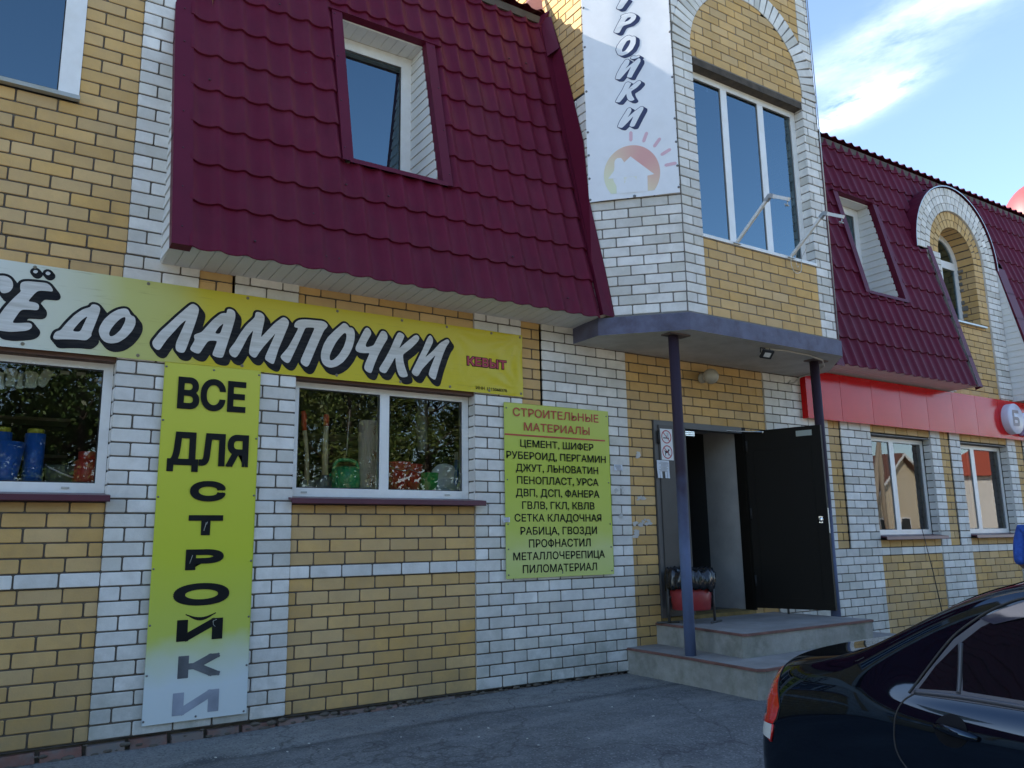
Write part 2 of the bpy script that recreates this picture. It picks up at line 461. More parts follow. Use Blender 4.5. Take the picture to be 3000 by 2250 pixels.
LET=[[[[0.012, 3.047], [0.028, 3.053], [0.059, 3.06], [0.087, 3.053], [0.109, 3.032], [0.116, 3.004], [0.114, 2.979], [0.1, 2.952], [0.077, 2.938], [0.054, 2.936], [0.039, 2.962], [0.041, 2.994], [0.021, 2.998]]], [[[0.231, 3.131], [0.256, 3.125], [0.242, 3.102], [0.22, 3.112]]], [[[0.306, 3.134], [0.332, 3.124], [0.317, 3.102], [0.294, 3.113]]], [[[0.156, 3.005], [0.158, 3.023], [0.173, 3.037], [0.205, 3.044], [0.263, 3.047], [0.304, 3.049], [0.326, 3.04], [0.342, 3.023], [0.352, 3.004], [0.348, 2.992], [0.317, 2.992], [0.267, 2.988], [0.245, 2.963], [0.209, 2.901], [0.241, 2.902], [0.266, 2.897], [0.278, 2.882], [0.278, 2.857], [0.266, 2.847], [0.23, 2.846], [0.177, 2.84], [0.157, 2.801], [0.13, 2.74], [0.173, 2.745], [0.213, 2.753], [0.237, 2.754], [0.25, 2.739], [0.246, 2.719], [0.225, 2.7], [0.186, 2.69], [0.127, 2.678], [0.08, 2.678], [0.056, 2.682], [0.042, 2.704], [0.048, 2.767], [0.078, 2.833], [0.102, 2.875], [0.134, 2.924], [0.165, 2.965], [0.158, 2.981]]], [[[0.376, 2.667], [0.385, 2.705], [0.401, 2.72], [0.417, 2.725], [0.451, 2.783], [0.497, 2.849], [0.545, 2.896], [0.583, 2.914], [0.591, 2.923], [0.595, 2.936], [0.612, 2.942], [0.635, 2.937], [0.652, 2.922], [0.651, 2.891], [0.637, 2.833], [0.608, 2.724], [0.612, 2.712], [0.595, 2.69], [0.579, 2.674], [0.519, 2.674], [0.447, 2.667], [0.393, 2.658]], [[0.578, 2.853], [0.543, 2.818], [0.512, 2.771], [0.489, 2.729], [0.538, 2.73]]], [[[0.652, 2.749], [0.658, 2.786], [0.681, 2.839], [0.722, 2.891], [0.765, 2.925], [0.805, 2.94], [0.828, 2.937], [0.841, 2.918], [0.852, 2.894], [0.873, 2.889], [0.885, 2.872], [0.888, 2.831], [0.87, 2.783], [0.833, 2.727], [0.786, 2.685], [0.737, 2.67], [0.697, 2.677], [0.669, 2.704]], [[0.814, 2.878], [0.787, 2.862], [0.754, 2.819], [0.726, 2.769], [0.719, 2.738], [0.73, 2.72], [0.756, 2.732], [0.793, 2.778], [0.816, 2.837], [0.82, 2.866]]], [[[1.007, 2.704], [1.01, 2.725], [1.058, 2.802], [1.111, 2.866], [1.165, 2.932], [1.221, 2.996], [1.258, 3.037], [1.277, 3.043], [1.303, 3.03], [1.317, 3.01], [1.316, 2.98], [1.296, 2.891], [1.271, 2.797], [1.251, 2.72], [1.236, 2.671], [1.225, 2.659], [1.196, 2.658], [1.173, 2.672], [1.167, 2.7], [1.172, 2.737], [1.193, 2.798], [1.233, 2.914], [1.198, 2.878], [1.153, 2.814], [1.108, 2.75], [1.078, 2.695], [1.061, 2.662], [1.043, 2.66], [1.018, 2.677]]], [[[1.267, 2.69], [1.28, 2.721], [1.301, 2.766], [1.292, 2.789], [1.295, 2.808], [1.344, 2.83], [1.372, 2.869], [1.419, 2.935], [1.473, 2.992], [1.503, 3.004], [1.521, 3.003], [1.523, 3.035], [1.543, 3.043], [1.569, 3.036], [1.586, 3.019], [1.587, 2.974], [1.566, 2.878], [1.536, 2.759], [1.51, 2.654], [1.484, 2.65], [1.451, 2.655], [1.429, 2.666], [1.463, 2.778], [1.432, 2.778], [1.397, 2.771], [1.374, 2.732], [1.342, 2.67], [1.328, 2.664], [1.298, 2.67]], [[1.504, 2.925], [1.468, 2.887], [1.439, 2.834], [1.48, 2.834]]], [[[1.551, 2.707], [1.558, 2.729], [1.592, 2.782], [1.63, 2.859], [1.674, 2.931], [1.736, 3.001], [1.739, 3.04], [1.755, 3.049], [1.788, 3.044], [1.811, 3.022], [1.812, 2.989], [1.788, 2.844], [1.837, 2.907], [1.895, 2.977], [1.949, 3.027], [1.968, 3.034], [1.994, 3.022], [2.009, 2.998], [2.001, 2.963], [1.971, 2.879], [1.931, 2.767], [1.899, 2.646], [1.886, 2.644], [1.853, 2.658], [1.828, 2.675], [1.829, 2.697], [1.859, 2.776], [1.904, 2.896], [1.851, 2.825], [1.81, 2.77], [1.78, 2.722], [1.76, 2.684], [1.744, 2.678], [1.717, 2.69], [1.701, 2.713], [1.708, 2.774], [1.729, 2.899], [1.689, 2.838], [1.66, 2.769], [1.632, 2.705], [1.612, 2.67], [1.595, 2.663], [1.565, 2.676]]], [[[2.049, 2.975], [2.059, 3.007], [2.093, 3.031], [2.146, 3.041], [2.294, 3.047], [2.326, 3.028], [2.331, 3.005], [2.3, 2.97], [2.26, 2.871], [2.181, 2.663], [2.159, 2.647], [2.12, 2.668], [2.11, 2.693], [2.147, 2.789], [2.222, 2.981], [2.144, 2.973], [2.085, 2.82], [2.026, 2.677], [2.008, 2.661], [1.97, 2.678], [1.945, 2.709], [1.968, 2.738], [2.01, 2.796], [2.052, 2.884], [2.087, 2.961], [2.057, 2.961]]], [[[2.278, 2.74], [2.281, 2.786], [2.3, 2.852], [2.333, 2.915], [2.391, 2.981], [2.462, 3.051], [2.48, 3.055], [2.502, 3.043], [2.518, 3.02], [2.542, 3.024], [2.558, 3.011], [2.568, 2.98], [2.566, 2.92], [2.549, 2.853], [2.517, 2.784], [2.47, 2.72], [2.417, 2.68], [2.364, 2.661], [2.322, 2.67], [2.292, 2.695]], [[2.479, 2.974], [2.447, 2.941], [2.406, 2.883], [2.372, 2.814], [2.352, 2.76], [2.356, 2.722], [2.386, 2.729], [2.432, 2.78], [2.473, 2.85], [2.493, 2.917], [2.495, 2.959]]], [[[2.576, 2.844], [2.579, 2.868], [2.606, 2.925], [2.642, 3.001], [2.663, 3.037], [2.685, 3.042], [2.708, 3.022], [2.717, 2.993], [2.699, 2.96], [2.669, 2.902], [2.666, 2.878], [2.682, 2.871], [2.738, 2.893], [2.769, 2.957], [2.803, 3.022], [2.819, 3.033], [2.848, 3.028], [2.864, 3.002], [2.866, 2.969], [2.827, 2.903], [2.784, 2.82], [2.753, 2.744], [2.723, 2.655], [2.705, 2.653], [2.673, 2.665], [2.654, 2.692], [2.666, 2.735], [2.705, 2.826], [2.664, 2.818], [2.614, 2.816], [2.583, 2.827]]], [[[2.792, 2.694], [2.798, 2.713], [2.842, 2.784], [2.892, 2.88], [2.936, 2.984], [2.962, 3.033], [2.981, 3.04], [3.008, 3.03], [3.027, 3.013], [2.973, 2.893], [3.042, 2.959], [3.115, 3.024], [3.142, 3.038], [3.162, 3.027], [3.169, 3.003], [3.149, 2.972], [3.089, 2.909], [3.01, 2.845], [3.017, 2.784], [3.037, 2.726], [3.064, 2.661], [3.031, 2.647], [2.999, 2.646], [2.979, 2.656], [2.956, 2.705], [2.944, 2.765], [2.941, 2.819], [2.906, 2.754], [2.856, 2.668], [2.831, 2.664], [2.799, 2.677]]], [[[3.094, 2.695], [3.104, 2.72], [3.15, 2.811], [3.203, 2.916], [3.244, 3.015], [3.268, 3.049], [3.285, 3.047], [3.302, 3.023], [3.304, 2.991], [3.271, 2.924], [3.224, 2.841], [3.292, 2.902], [3.375, 2.993], [3.438, 3.033], [3.46, 3.034], [3.47, 3.011], [3.438, 2.969], [3.403, 2.889], [3.361, 2.771], [3.33, 2.659], [3.313, 2.653], [3.279, 2.67], [3.259, 2.692], [3.272, 2.743], [3.33, 2.878], [3.258, 2.804], [3.197, 2.736], [3.157, 2.667], [3.124, 2.67]]]]
TLET=[[[[-0.545, 6.625], [-0.491, 6.726], [-0.412, 6.713], [-0.488, 6.612], [-0.522, 6.609]]], [[[-0.582, 6.358], [-0.568, 6.389], [-0.527, 6.467], [-0.496, 6.519], [-0.504, 6.534], [-0.465, 6.549], [-0.406, 6.553], [-0.365, 6.54], [-0.345, 6.509], [-0.36, 6.469], [-0.411, 6.43], [-0.475, 6.419], [-0.492, 6.405], [-0.524, 6.345], [-0.549, 6.341]], [[-0.398, 6.505], [-0.433, 6.504], [-0.46, 6.475], [-0.469, 6.456], [-0.427, 6.47], [-0.405, 6.49]]], [[[-0.569, 6.156], [-0.555, 6.2], [-0.511, 6.259], [-0.459, 6.297], [-0.425, 6.302], [-0.401, 6.282], [-0.372, 6.284], [-0.361, 6.259], [-0.367, 6.2], [-0.399, 6.14], [-0.451, 6.097], [-0.51, 6.082], [-0.55, 6.102]], [[-0.419, 6.25], [-0.453, 6.241], [-0.488, 6.19], [-0.509, 6.147], [-0.504, 6.123], [-0.47, 6.137], [-0.434, 6.187], [-0.418, 6.226]]], [[[-0.588, 5.836], [-0.571, 5.889], [-0.522, 5.974], [-0.478, 6.032], [-0.449, 6.035], [-0.434, 6.012], [-0.448, 5.972], [-0.483, 5.931], [-0.406, 5.985], [-0.346, 6.031], [-0.326, 6.023], [-0.327, 5.992], [-0.367, 5.924], [-0.398, 5.874], [-0.425, 5.823], [-0.462, 5.833], [-0.471, 5.843], [-0.424, 5.946], [-0.484, 5.886], [-0.541, 5.825]]], [[[-0.428, 6.038], [-0.411, 6.059], [-0.386, 6.064], [-0.37, 6.053], [-0.345, 6.063], [-0.328, 6.056], [-0.337, 6.039], [-0.371, 6.03], [-0.404, 6.026]]], [[[-0.598, 5.583], [-0.569, 5.634], [-0.525, 5.7], [-0.485, 5.777], [-0.46, 5.784], [-0.428, 5.764], [-0.463, 5.703], [-0.408, 5.748], [-0.357, 5.782], [-0.337, 5.779], [-0.33, 5.755], [-0.377, 5.707], [-0.436, 5.674], [-0.429, 5.633], [-0.403, 5.58], [-0.432, 5.568], [-0.464, 5.579], [-0.479, 5.613], [-0.484, 5.658], [-0.521, 5.609], [-0.555, 5.573]]], [[[-0.587, 5.308], [-0.564, 5.363], [-0.52, 5.429], [-0.476, 5.495], [-0.451, 5.501], [-0.438, 5.472], [-0.454, 5.438], [-0.484, 5.397], [-0.413, 5.451], [-0.345, 5.496], [-0.321, 5.493], [-0.322, 5.466], [-0.366, 5.391], [-0.42, 5.291], [-0.452, 5.291], [-0.468, 5.306], [-0.423, 5.403], [-0.483, 5.344], [-0.542, 5.291]]]]
LOGO={'house': [[-0.69, 4.769], [-0.619, 4.866], [-0.611, 4.922], [-0.55, 4.923], [-0.548, 4.907], [-0.472, 4.977], [-0.249, 4.766], [-0.315, 4.76], [-0.328, 4.619], [-0.336, 4.581], [-0.63, 4.613], [-0.624, 4.762]], 'circ': [[-0.452, 5.091], [-0.741, 4.821], [-0.191, 4.785], [-0.478, 4.493]], 'rays': [[[-0.457, 5.231], [-0.46, 5.151]], [[-0.303, 5.205], [-0.335, 5.125]], [[-0.18, 5.128], [-0.232, 5.06]], [[-0.088, 5.005], [-0.164, 4.964]], [[-0.042, 4.857], [-0.132, 4.847]]], 'edges': [[-0.902, 6.784], [-0.895, 4.536], [-0.005, 4.553], [-0.029, 6.641]]}
TX=[('ВСЕ', [1.202, 1.695, 2.241, 2.479]), ('ДЛЯ', [1.157, 1.732, 1.83, 2.072]), ('С', [1.328, 1.575, 1.573, 1.719]), ('Т', [1.328, 1.57, 1.329, 1.473]), ('Р', [1.323, 1.585, 1.085, 1.23]), ('О', [1.256, 1.638, 0.839, 0.991]), ('И', [1.291, 1.604, 0.599, 0.745]), ('К', [1.313, 1.599, 0.351, 0.501]), ('И', [1.291, 1.601, 0.109, 0.258]), ('breve', [1.345, 1.552, 0.751, 0.785])]
LS=[('СТРОИТЕЛЬНЫЕ', [4.136, 5.153, 2.39, 2.47]), ('МАТЕРИАЛЫ', [4.257, 5.036, 2.26, 2.337]), ('ЦЕМЕНТ, ШИФЕР', [4.212, 5.077, 2.107, 2.175]), ('РУБЕРОИД, ПЕРГАМИН', [4.057, 5.228, 1.993, 2.062]), ('ДЖУТ, ЛЬНОВАТИН', [4.158, 5.127, 1.879, 1.949]), ('ПЕНОПЛАСТ, УРСА', [4.169, 5.124, 1.765, 1.836]), ('ДВП, ДСП, ФАНЕРА', [4.152, 5.131, 1.651, 1.722]), ('ГВЛВ, ГКЛ, КВЛВ', [4.22, 5.065, 1.537, 1.607]), ('СЕТКА КЛАДОЧНАЯ', [4.135, 5.146, 1.423, 1.493]), ('РАБИЦА, ГВОЗДИ', [4.197, 5.086, 1.305, 1.376]), ('ПРОФНАСТИЛ', [4.287, 5.003, 1.19, 1.264]), ('МЕТАЛЛОЧЕРЕПИЦА', [4.114, 5.171, 1.08, 1.15]), ('ПИЛОМАТЕРИАЛ', [4.215, 5.07, 0.965, 1.037]), ('rule', [4.042, 5.228, 2.207, 2.222])]
BN=[('КЕВЫТ', [3.647, 4.078, 2.815, 2.909]), ('ИНН 1215068378', [3.743, 4.079, 2.607, 2.637])]
MISC={'nosmoke': [[5.978, 2.383], [6.149, 2.385], [6.155, 2.055], [5.985, 2.057], [6.063, 2.299], [6.066, 2.14], [6.134, 2.305]], 'flyer': [[5.909, 2.052], [6.087, 2.053], [6.102, 1.937], [6.076, 1.866], [5.92, 1.865]], 'winplate': [[6.354, 2.378], [6.493, 2.335]]}
G1={'tube': [[0.282, 2.083], [0.419, 1.715]], 'tubeL': [[0.078, 2.07], [0.215, 1.71]], 'red': [[0.612, 1.934], [0.774, 1.72]], 'bucket': [[0.398, 1.855], [0.615, 1.716]], 'plate': [[0.316, 2.522], [0.426, 2.39]], 'pk': [[0.097, 2.478], [0.208, 2.378], [0.252, 2.486], [0.32, 2.388]], 'card': [[0.467, 2.519], [0.527, 2.494], [0.574, 2.526], [0.632, 2.5]]}
G2={'ax': [[2.242, 2.357], [2.347, 1.717], [2.301, 2.19]], 'sh': [[2.461, 2.342], [2.537, 1.721], [2.484, 2.243]], 'can': [[2.539, 1.963], [2.804, 1.718]], 'roll': [[2.794, 2.306], [2.969, 1.719]], 'redb': [[3.078, 1.977], [3.388, 1.725]], 'grb': [[3.378, 1.892], [3.543, 1.726]], 'basin': [[3.492, 1.953], [3.781, 1.73]], 'lev': [[3.783, 2.072], [3.815, 1.757]], 'tube': [[3.514, 2.584], [3.598, 2.138]], 'card': [[3.463, 2.48], [3.528, 2.438]]}
# ---------------------------------------------------------------- brickwork
PC = 0.0985          # course height
ZB = 0.008           # first course


class Frame:
    def __init__(s, o, u, n):
        s.o, s.u, s.n = Vector(o), Vector(u).normalized(), Vector(n).normalized()

    def p(s, a, z, h=0.0):
        q = s.o + s.u * a + s.n * h
        return Vector((q.x, q.y, q.z + z))


FRONT = Frame((0, 0, 0), (1, 0, 0), (0, -1, 0))


def brick(mb, F, a, b, c, d, h):
    kx = min(0.007, (b - a) * 0.3)
    h += random.gauss(0, 0.0011)
    a += random.uniform(-.0015, .0015); b += random.uniform(-.0015, .0015)
    c += random.uniform(-.001, .001); d += random.uniform(-.001, .001)
    tint = (random.random() ** 2 * 0.75, random.random(), random.random())
    e = 0.0035

    def ring(i, hh):
        A, B, C_, D = a + i, b - i, c + i, d - i
        return [F.p(A + kx, C_, hh), F.p(B - kx, C_, hh), F.p(B, C_ + .006, hh), F.p(B, D - .006, hh), F.p(B - kx, D, hh), F.p(A + kx, D, hh), F.p(A, D - .006, hh), F.p(A, C_ + .006, hh)]
    r0 = mb.add(ring(0, h - .016)); r1 = mb.add(ring(0, h - e)); r2 = mb.add(ring(e, h))
    for x, y in ((r0, r1), (r1, r2)):
        for k_ in range(8):
            k2 = (k_ + 1) % 8
            mb.face((x + k_, x + k2, y + k2, y + k_), 0, tint)
    mb.face(range(r2, r2 + 8), 0, tint)


def courses(mb, F, z0, z1, iv, phase=0.0, h=0.0, k0=0, zb=ZB):
    """brick courses between z0 and z1; iv(z) gives the stretches to fill"""
    k = int(math.floor((z0 - zb) / PC + 1e-6))
    while zb + k * PC < z1 - 0.004:
        lo, hi = max(z0, zb + k * PC), min(z1, zb + (k + 1) * PC)
        zc = 0.5 * (lo + hi)
        if hi - lo > 0.02:
            for a, b in iv(zc):
                if b - a < 0.01:
                    continue
                mb.poly([F.p(a, lo, h - .0085), F.p(b, lo, h - .0085), F.p(b, hi, h - .0085), F.p(a, hi, h - .0085)], 1)
                off = phase + (0.13 if (k + k0) % 2 else 0.0)
                cuts = [a]
                j = math.floor((a - off) / 0.26) + 1
                while off + j * 0.26 < b - 0.035:
                    x = off + j * 0.26
                    if x - cuts[-1] > 0.045:
                        cuts.append(x)
                    j += 1
                cuts.append(b)
                for i in range(len(cuts) - 1):
                    l, r = cuts[i], cuts[i + 1]
                    if r - l < .02:
                        continue
                    brick(mb, F, l + (.0058 if i else .001), r - (.0058 if i < len(cuts) - 2 else .001), lo + .0055, hi - .0055, h)
        k += 1


def panel(name, parent, mats, F, rects, phase=0.0, h=0.0, holes=(), k0=0):
    """brickwork over rects (a, b, z0, z1) with rectangular holes or callables removing stretches"""
    o = None
    for a, b, z0, z1 in rects:
        mb = MB()

        def iv(z, a=a, b=b):
            out = [(a, b)]
            for hh in holes:
                r = hh(z) if callable(hh) else ((hh[0], hh[1]) if hh[2] < z < hh[3] else None)
                if not r:
                    continue
                nw = []
                for x, y in out:
                    if r[1] <= x or r[0] >= y:
                        nw.append((x, y)); continue
                    if r[0] > x:
                        nw.append((x, r[0]))
                    if r[1] < y:
                        nw.append((r[1], y))
                out = nw
            return out
        courses(mb, F, z0, z1, iv, phase, h, k0)
        o = mb.build(name, mats, parent)
    return o


WM, YM = [WHITE_B, MORTAR], [YELL_B, MORTAR]
WL = [WHITE_B, MORTAR_L]
YL = [YELL_B, MORTAR_L]
SHOP = thing('shop_building', (0, 0, 0), 'two storey shop of yellow and white brick with burgundy mansard roof', 'building')
HP = 0.016   # pilasters stand this far proud of the yellow panels


def reveal(mb, x, z0, z1, y0, y1, side, m=0):
    """white brick side of an opening at x: side=-1 faces -X, 1 faces +X"""
    F = Frame((x, y0, 0), (0, 1, 0), (side, 0, 0))
    courses(mb, F, z0, z1, lambda z: [(0.0, y1 - y0)], 0.13, 0.0)


# ---- lower storey: pilasters (with the narrow yellow strip) and yellow panels with their white band
def pilaster(x0, x1, strip=None, z1=3.36, jl=0.0, jr=0.0, zj=(1.60, 2.66), z0=ZB):
    mb = MB()
    ph = x0
    if strip:
        a, b = strip
        courses(mb, FRONT, z0, 1.0915, lambda z: [(x0, x1)], ph, HP)
        courses(mb, FRONT, 1.0915, z1, lambda z: [(x0, a), (b, x1)], ph, HP)
    else:
        courses(mb, FRONT, z0, z1, lambda z: [(x0, x1)], ph, HP)
    # the side faces
    for x, s, dep in ((x0, -1, jl), (x1, 1, jr)):
        if dep:
            reveal(mb, x, zj[0], zj[1], -HP + .002, dep, s)
        for lo, hi in ((z0, z1),):
            mb.poly([(x - s * .002, -HP + .006, lo), (x - s * .002, 0.02, lo), (x - s * .002, 0.02, hi), (x - s * .002, -HP + .006, hi)], 0, (0.2, 0.3, 0.5))
    o = mb.build('pilaster', WM, SHOP)
    if strip:
        mb = MB()
        courses(mb, FRONT, 1.0915, z1, lambda z: [(strip[0], strip[1] - .016)], strip[0] - 0.13, 0.0)
        mb.build('brick_strip', YM, SHOP)
    return o


def field(x0, x1, win=True, sill_z=1.56, top=3.36, phase=None, ztop_field=2.60):
    ph = x0 + 0.06 if phase is None else phase
    rects = [(x0, x1, ZB, 0.993), (x0, x1, 1.0915, sill_z)]
    if ztop_field:
        rects.append((x0, x1, ztop_field, top))
    panel('brick_panel', SHOP, YM, FRONT, rects, ph, 0.0)
    mb = MB()
    courses(mb, FRONT, 0.993, 1.0915, lambda z: [(x0 + .002, x1 - .002)], ph + .1, HP - .002)
    mb.poly([(x0, -HP + .006, 0.996), (x1, -HP + .006, 0.996), (x1, 0.01, 0.996), (x0, 0.01, 0.996)], 0, (.4, .2, .5))
    mb.poly([(x0, -HP + .006, 1.089), (x1, -HP + .006, 1.089), (x1, 0.01, 1.089), (x0, 0.01, 1.089)], 0, (.4, .2, .5))
    mb.build('brick_band', WM, SHOP)


REV = 0.105
pilaster(-6.20, -4.90, (-5.68, -5.42), jr=REV)
field(-4.90, -3.26)
pilaster(-3.26, -1.96, (-2.74, -2.48), jl=REV, jr=REV)
field(-1.96, -0.87 + 1.656, top=3.36)          # behind the first shop window
pilaster(0.786, 2.090, (1.313, 1.580), jl=REV, jr=REV)
field(2.090, 3.742)
pilaster(3.742, 5.560, (4.262, 4.500), jl=REV)
# wall round the door
panel('door_wall', SHOP, YM, FRONT, [(5.560, 7.690, 0.10, 3.285)], 5.62, 0.0, holes=[(5.905, 7.315, 0.3, 2.475)])
# right-hand side of the entrance
pilaster(7.690, 9.720, (8.845, 9.095), jr=REV)
field(9.720, 11.116, sill_z=1.19, ztop_field=2.555, phase=9.80)
pilaster(11.116, 11.870, (11.352, 11.605), jl=REV, jr=REV, zj=(1.2, 2.56))
field(11.870, 13.22, sill_z=1.19, ztop_field=2.555, phase=11.95)
pilaster(13.22, 13.98, (13.46, 13.71), jl=REV, jr=REV, zj=(1.2, 2.56))
field(13.98, 15.33, sill_z=1.19, ztop_field=2.555, phase=14.05)
pilaster(15.33, 20.0, None, jl=REV, zj=(1.2, 2.56))
pilaster(-9.5, -6.2, None)
# lintel undersides above the shop windows, dark brown put in for their shade
for a, b, z in ((-4.90, -3.26, 2.60), (-1.96, 0.786, 2.60), (2.09, 3.742, 2.60)):
    mb = MB(); mb.box((a, 0.004, z - 0.05), (b, 0.30, z), 0); mb.build('lintel', mat('lintel_shade', (0.10, 0.045, 0.025), 0.7) if 'lintel_shade' not in bpy.data.materials else bpy.data.materials['lintel_shade'], SHOP)
for a, b, z in ((9.72, 11.116, 2.555), (11.87, 13.22, 2.555), (13.98, 15.33, 2.555)):
    mb = MB(); mb.box((a, 0.002, z - 0.012), (b, 0.16, z), 0); mb.build('lintel', DOORFRAME, SHOP)

# red brick footing under the facing brick
mb = MB()
x = -9.4
while x < 5.35:
    l = random.uniform(0.22, 0.27)
    if random.random() > 0.05:
        t_ = (random.random(), random.random(), random.random())
        F = Frame((x, -0.004 - random.random() * 0.022, 0), (1, 0, 0), (0, -1, 0))
        zt = ZB - 0.012 - random.random() * 0.012
        a, b, c, d = 0.004, l - .012, zt - .075, zt
        r0 = mb.add([F.p(a, c, -.05), F.p(b, c, -.05), F.p(b, d, -.05), F.p(a, d, -.05)])
        w_ = random.uniform(.004, .014)
        r1 = mb.add([F.p(a + w_, c, 0), F.p(b - w_ * .5, c, 0), F.p(b - w_, d - w_ * .6, 0), F.p(a + w_ * .6, d - w_, 0)])
        for k in range(4):
            mb.face((r0 + k, r0 + (k + 1) % 4, r1 + (k + 1) % 4, r1 + k), 0, t_)
        mb.face(range(r1, r1 + 4), 0, t_)
    x += l
mb.poly([(-9.4, 0.02, -0.3), (5.4, 0.02, -0.3), (5.4, 0.02, ZB), (-9.4, 0.02, ZB)], 1)
mb.poly([(-9.4, 0.02, ZB - .004), (5.4, 0.02, ZB - .004), (5.4, -0.012, ZB - .004), (-9.4, -0.012, ZB - .004)], 1)
mb.build('footing', [RED_B, MORTAR], SHOP)


random.seed(31)
mb = MB()
x = -3.0
while x < 5.3:
    x += random.uniform(.015, .10)
    g = -.012 - .085 * max(0.0, min(1.0, (5.4 - x) / 5.4)) ** 1.4
    top = ZB - .012
    zc = g + (top - g) * random.random() ** 2.0
    r_ = random.uniform(.008, .026)
    rows = []
    for j in range(5):
        th = math.pi * (j / 4 - .5)
        rows.append([Vector((x + r_ * 1.8 * math.cos(th) * math.cos(2 * math.pi * k / 8) * random.uniform(.8, 1.2), -.012 + r_ * .8 * math.cos(th) * math.sin(2 * math.pi * k / 8), zc + r_ * .7 * math.sin(th) * random.uniform(.8, 1.2))) for k in range(8)])
        rows[-1].append(rows[-1][0])
    mb.grid(rows)
mb.build('footing_crust', MORTAR, SHOP)


# ---- windows
def window(x0, x1, z0, z1, y, mull=(), trans=(), fw=0.062, gl=None, sill=None, sillx=None, name='window', bottom=0.07, mw=0.085, casement=True, sash=()):
    """frame with its panes (and sill) as sub-parts; y is the front face of the frame"""
    gl = gl or GLASS
    fr = MB()
    D = 0.06

    def bar(a, b, c, d, yy=0.0):
        fr.box((a, y + yy, c), (b, y + D, d), 0)
    bar(x0, x0 + fw, z0, z1); bar(x1 - fw, x1, z0, z1)
    bar(x0 + fw, x1 - fw, z0, z0 + bottom, 0.002); bar(x0 + fw, x1 - fw, z1 - fw, z1, 0.002)
    xs = [x0 + fw]
    for m_ in mull:
        bar(m_ - mw / 2, m_ + mw / 2, z0 + bottom, z1 - fw, 0.004)
        xs += [m_ - mw / 2, m_ + mw / 2]
    xs.append(x1 - fw)
    panes = []
    for i in range(0, len(xs), 2):
        a, b = xs[i], xs[i + 1]
        zs = [z0 + bottom]
        for t_ in trans:
            bar(a, b, t_ - 0.04, t_ + 0.04, 0.006)
            zs += [t_ - 0.04, t_ + 0.04]
        zs.append(z1 - fw)
        for j in range(0, len(zs), 2):
            panes.append((a, b, zs[j], zs[j + 1]))
    f = fr.build(name, PVC, SHOP)
    for i, (a, b, c, d) in enumerate(panes):
        g = MB()
        e = 0.008
        for q in (((a, c), (b, c), (b - e, c + e), (a + e, c + e)), ((b, c), (b, d), (b - e, d - e), (b - e, c + e)), ((b, d), (a, d), (a + e, d - e), (b - e, d - e)), ((a, d), (a, c), (a + e, c + e), (a + e, d - e))):
            g.poly([(p[0], y + 0.012 + (0.004 if 0 else 0), p[1]) for p in q], 1)
        g.poly([(a + e, y + 0.018, c + e), (b - e, y + 0.018, c + e), (b - e, y + 0.018, d - e), (a + e, y + 0.018, d - e)], 0)
        g.build('pane', [gl, GASKET], f)
    if sill:
        zz, yo = sill
        a, b = sillx or (x0, x1)
        sm = MB()
        prof = [(y - 0.002, zz + .012), (yo, zz - 0.012), (yo - 0.004, zz - 0.05), (yo + 0.004, zz - 0.056), (yo + 0.006, zz - 0.03), (y, zz - .004)]
        i0 = sm.add([(a, p[0], p[1]) for p in prof]); i1 = sm.add([(b, p[0], p[1]) for p in prof])
        n = len(prof)
        for k_ in range(n):
            sm.face((i0 + k_, i0 + (k_ + 1) % n, i1 + (k_ + 1) % n, i1 + k_), 0)
        sm.face([i0 + k_ for k_ in range(n)][::-1]); sm.face([i1 + k_ for k_ in range(n)])
        sm.build('sill', SILL_M, f)
    return f


def drains(f, xs, z, y):
    for x in xs:
        mb = MB()
        mb.box((x - .025, y - .004, z - .007), (x + .025, y - .0005, z + .007), 0)
        mb.build('drain_cap', STEEL_G, f)


YW = 0.100
f = window(-4.89, -3.27, 1.62, 2.56, YW, (-4.08,), sill=(1.615, -0.10), sillx=(-4.96, -3.2))
f = window(-0.87, 0.784, 1.625, 2.565, YW, (-0.55,), sill=(1.615, -0.10), sillx=(-1.98, 0.80)); drains(f, (-0.30, 0.54), 1.66, YW)
f = window(2.094, 3.738, 1.625, 2.565, YW, (2.912,), sill=(1.615, -0.10), sillx=(2.06, 3.80)); drains(f, (2.22, 3.52), 1.66, YW)
panel('brick_panel', SHOP, WM, FRONT, [(-1.96, -0.87, 1.56, 2.6)], -1.96, 0.0)
f = window(9.722, 11.112, 1.245, 2.535, 0.112, (10.36,), fw=.055, sill=(1.240, -0.10), sillx=(9.72, 11.14), mw=.10)
f = window(11.874, 13.216, 1.245, 2.535, 0.112, (12.42,), fw=.055, sill=(1.240, -0.10), sillx=(11.87, 13.24), mw=.10)
f = window(13.984, 15.326, 1.245, 2.535, 0.112, (14.65,), fw=.055, sill=(1.240, -0.10), sillx=(13.98, 15.35), mw=.10)
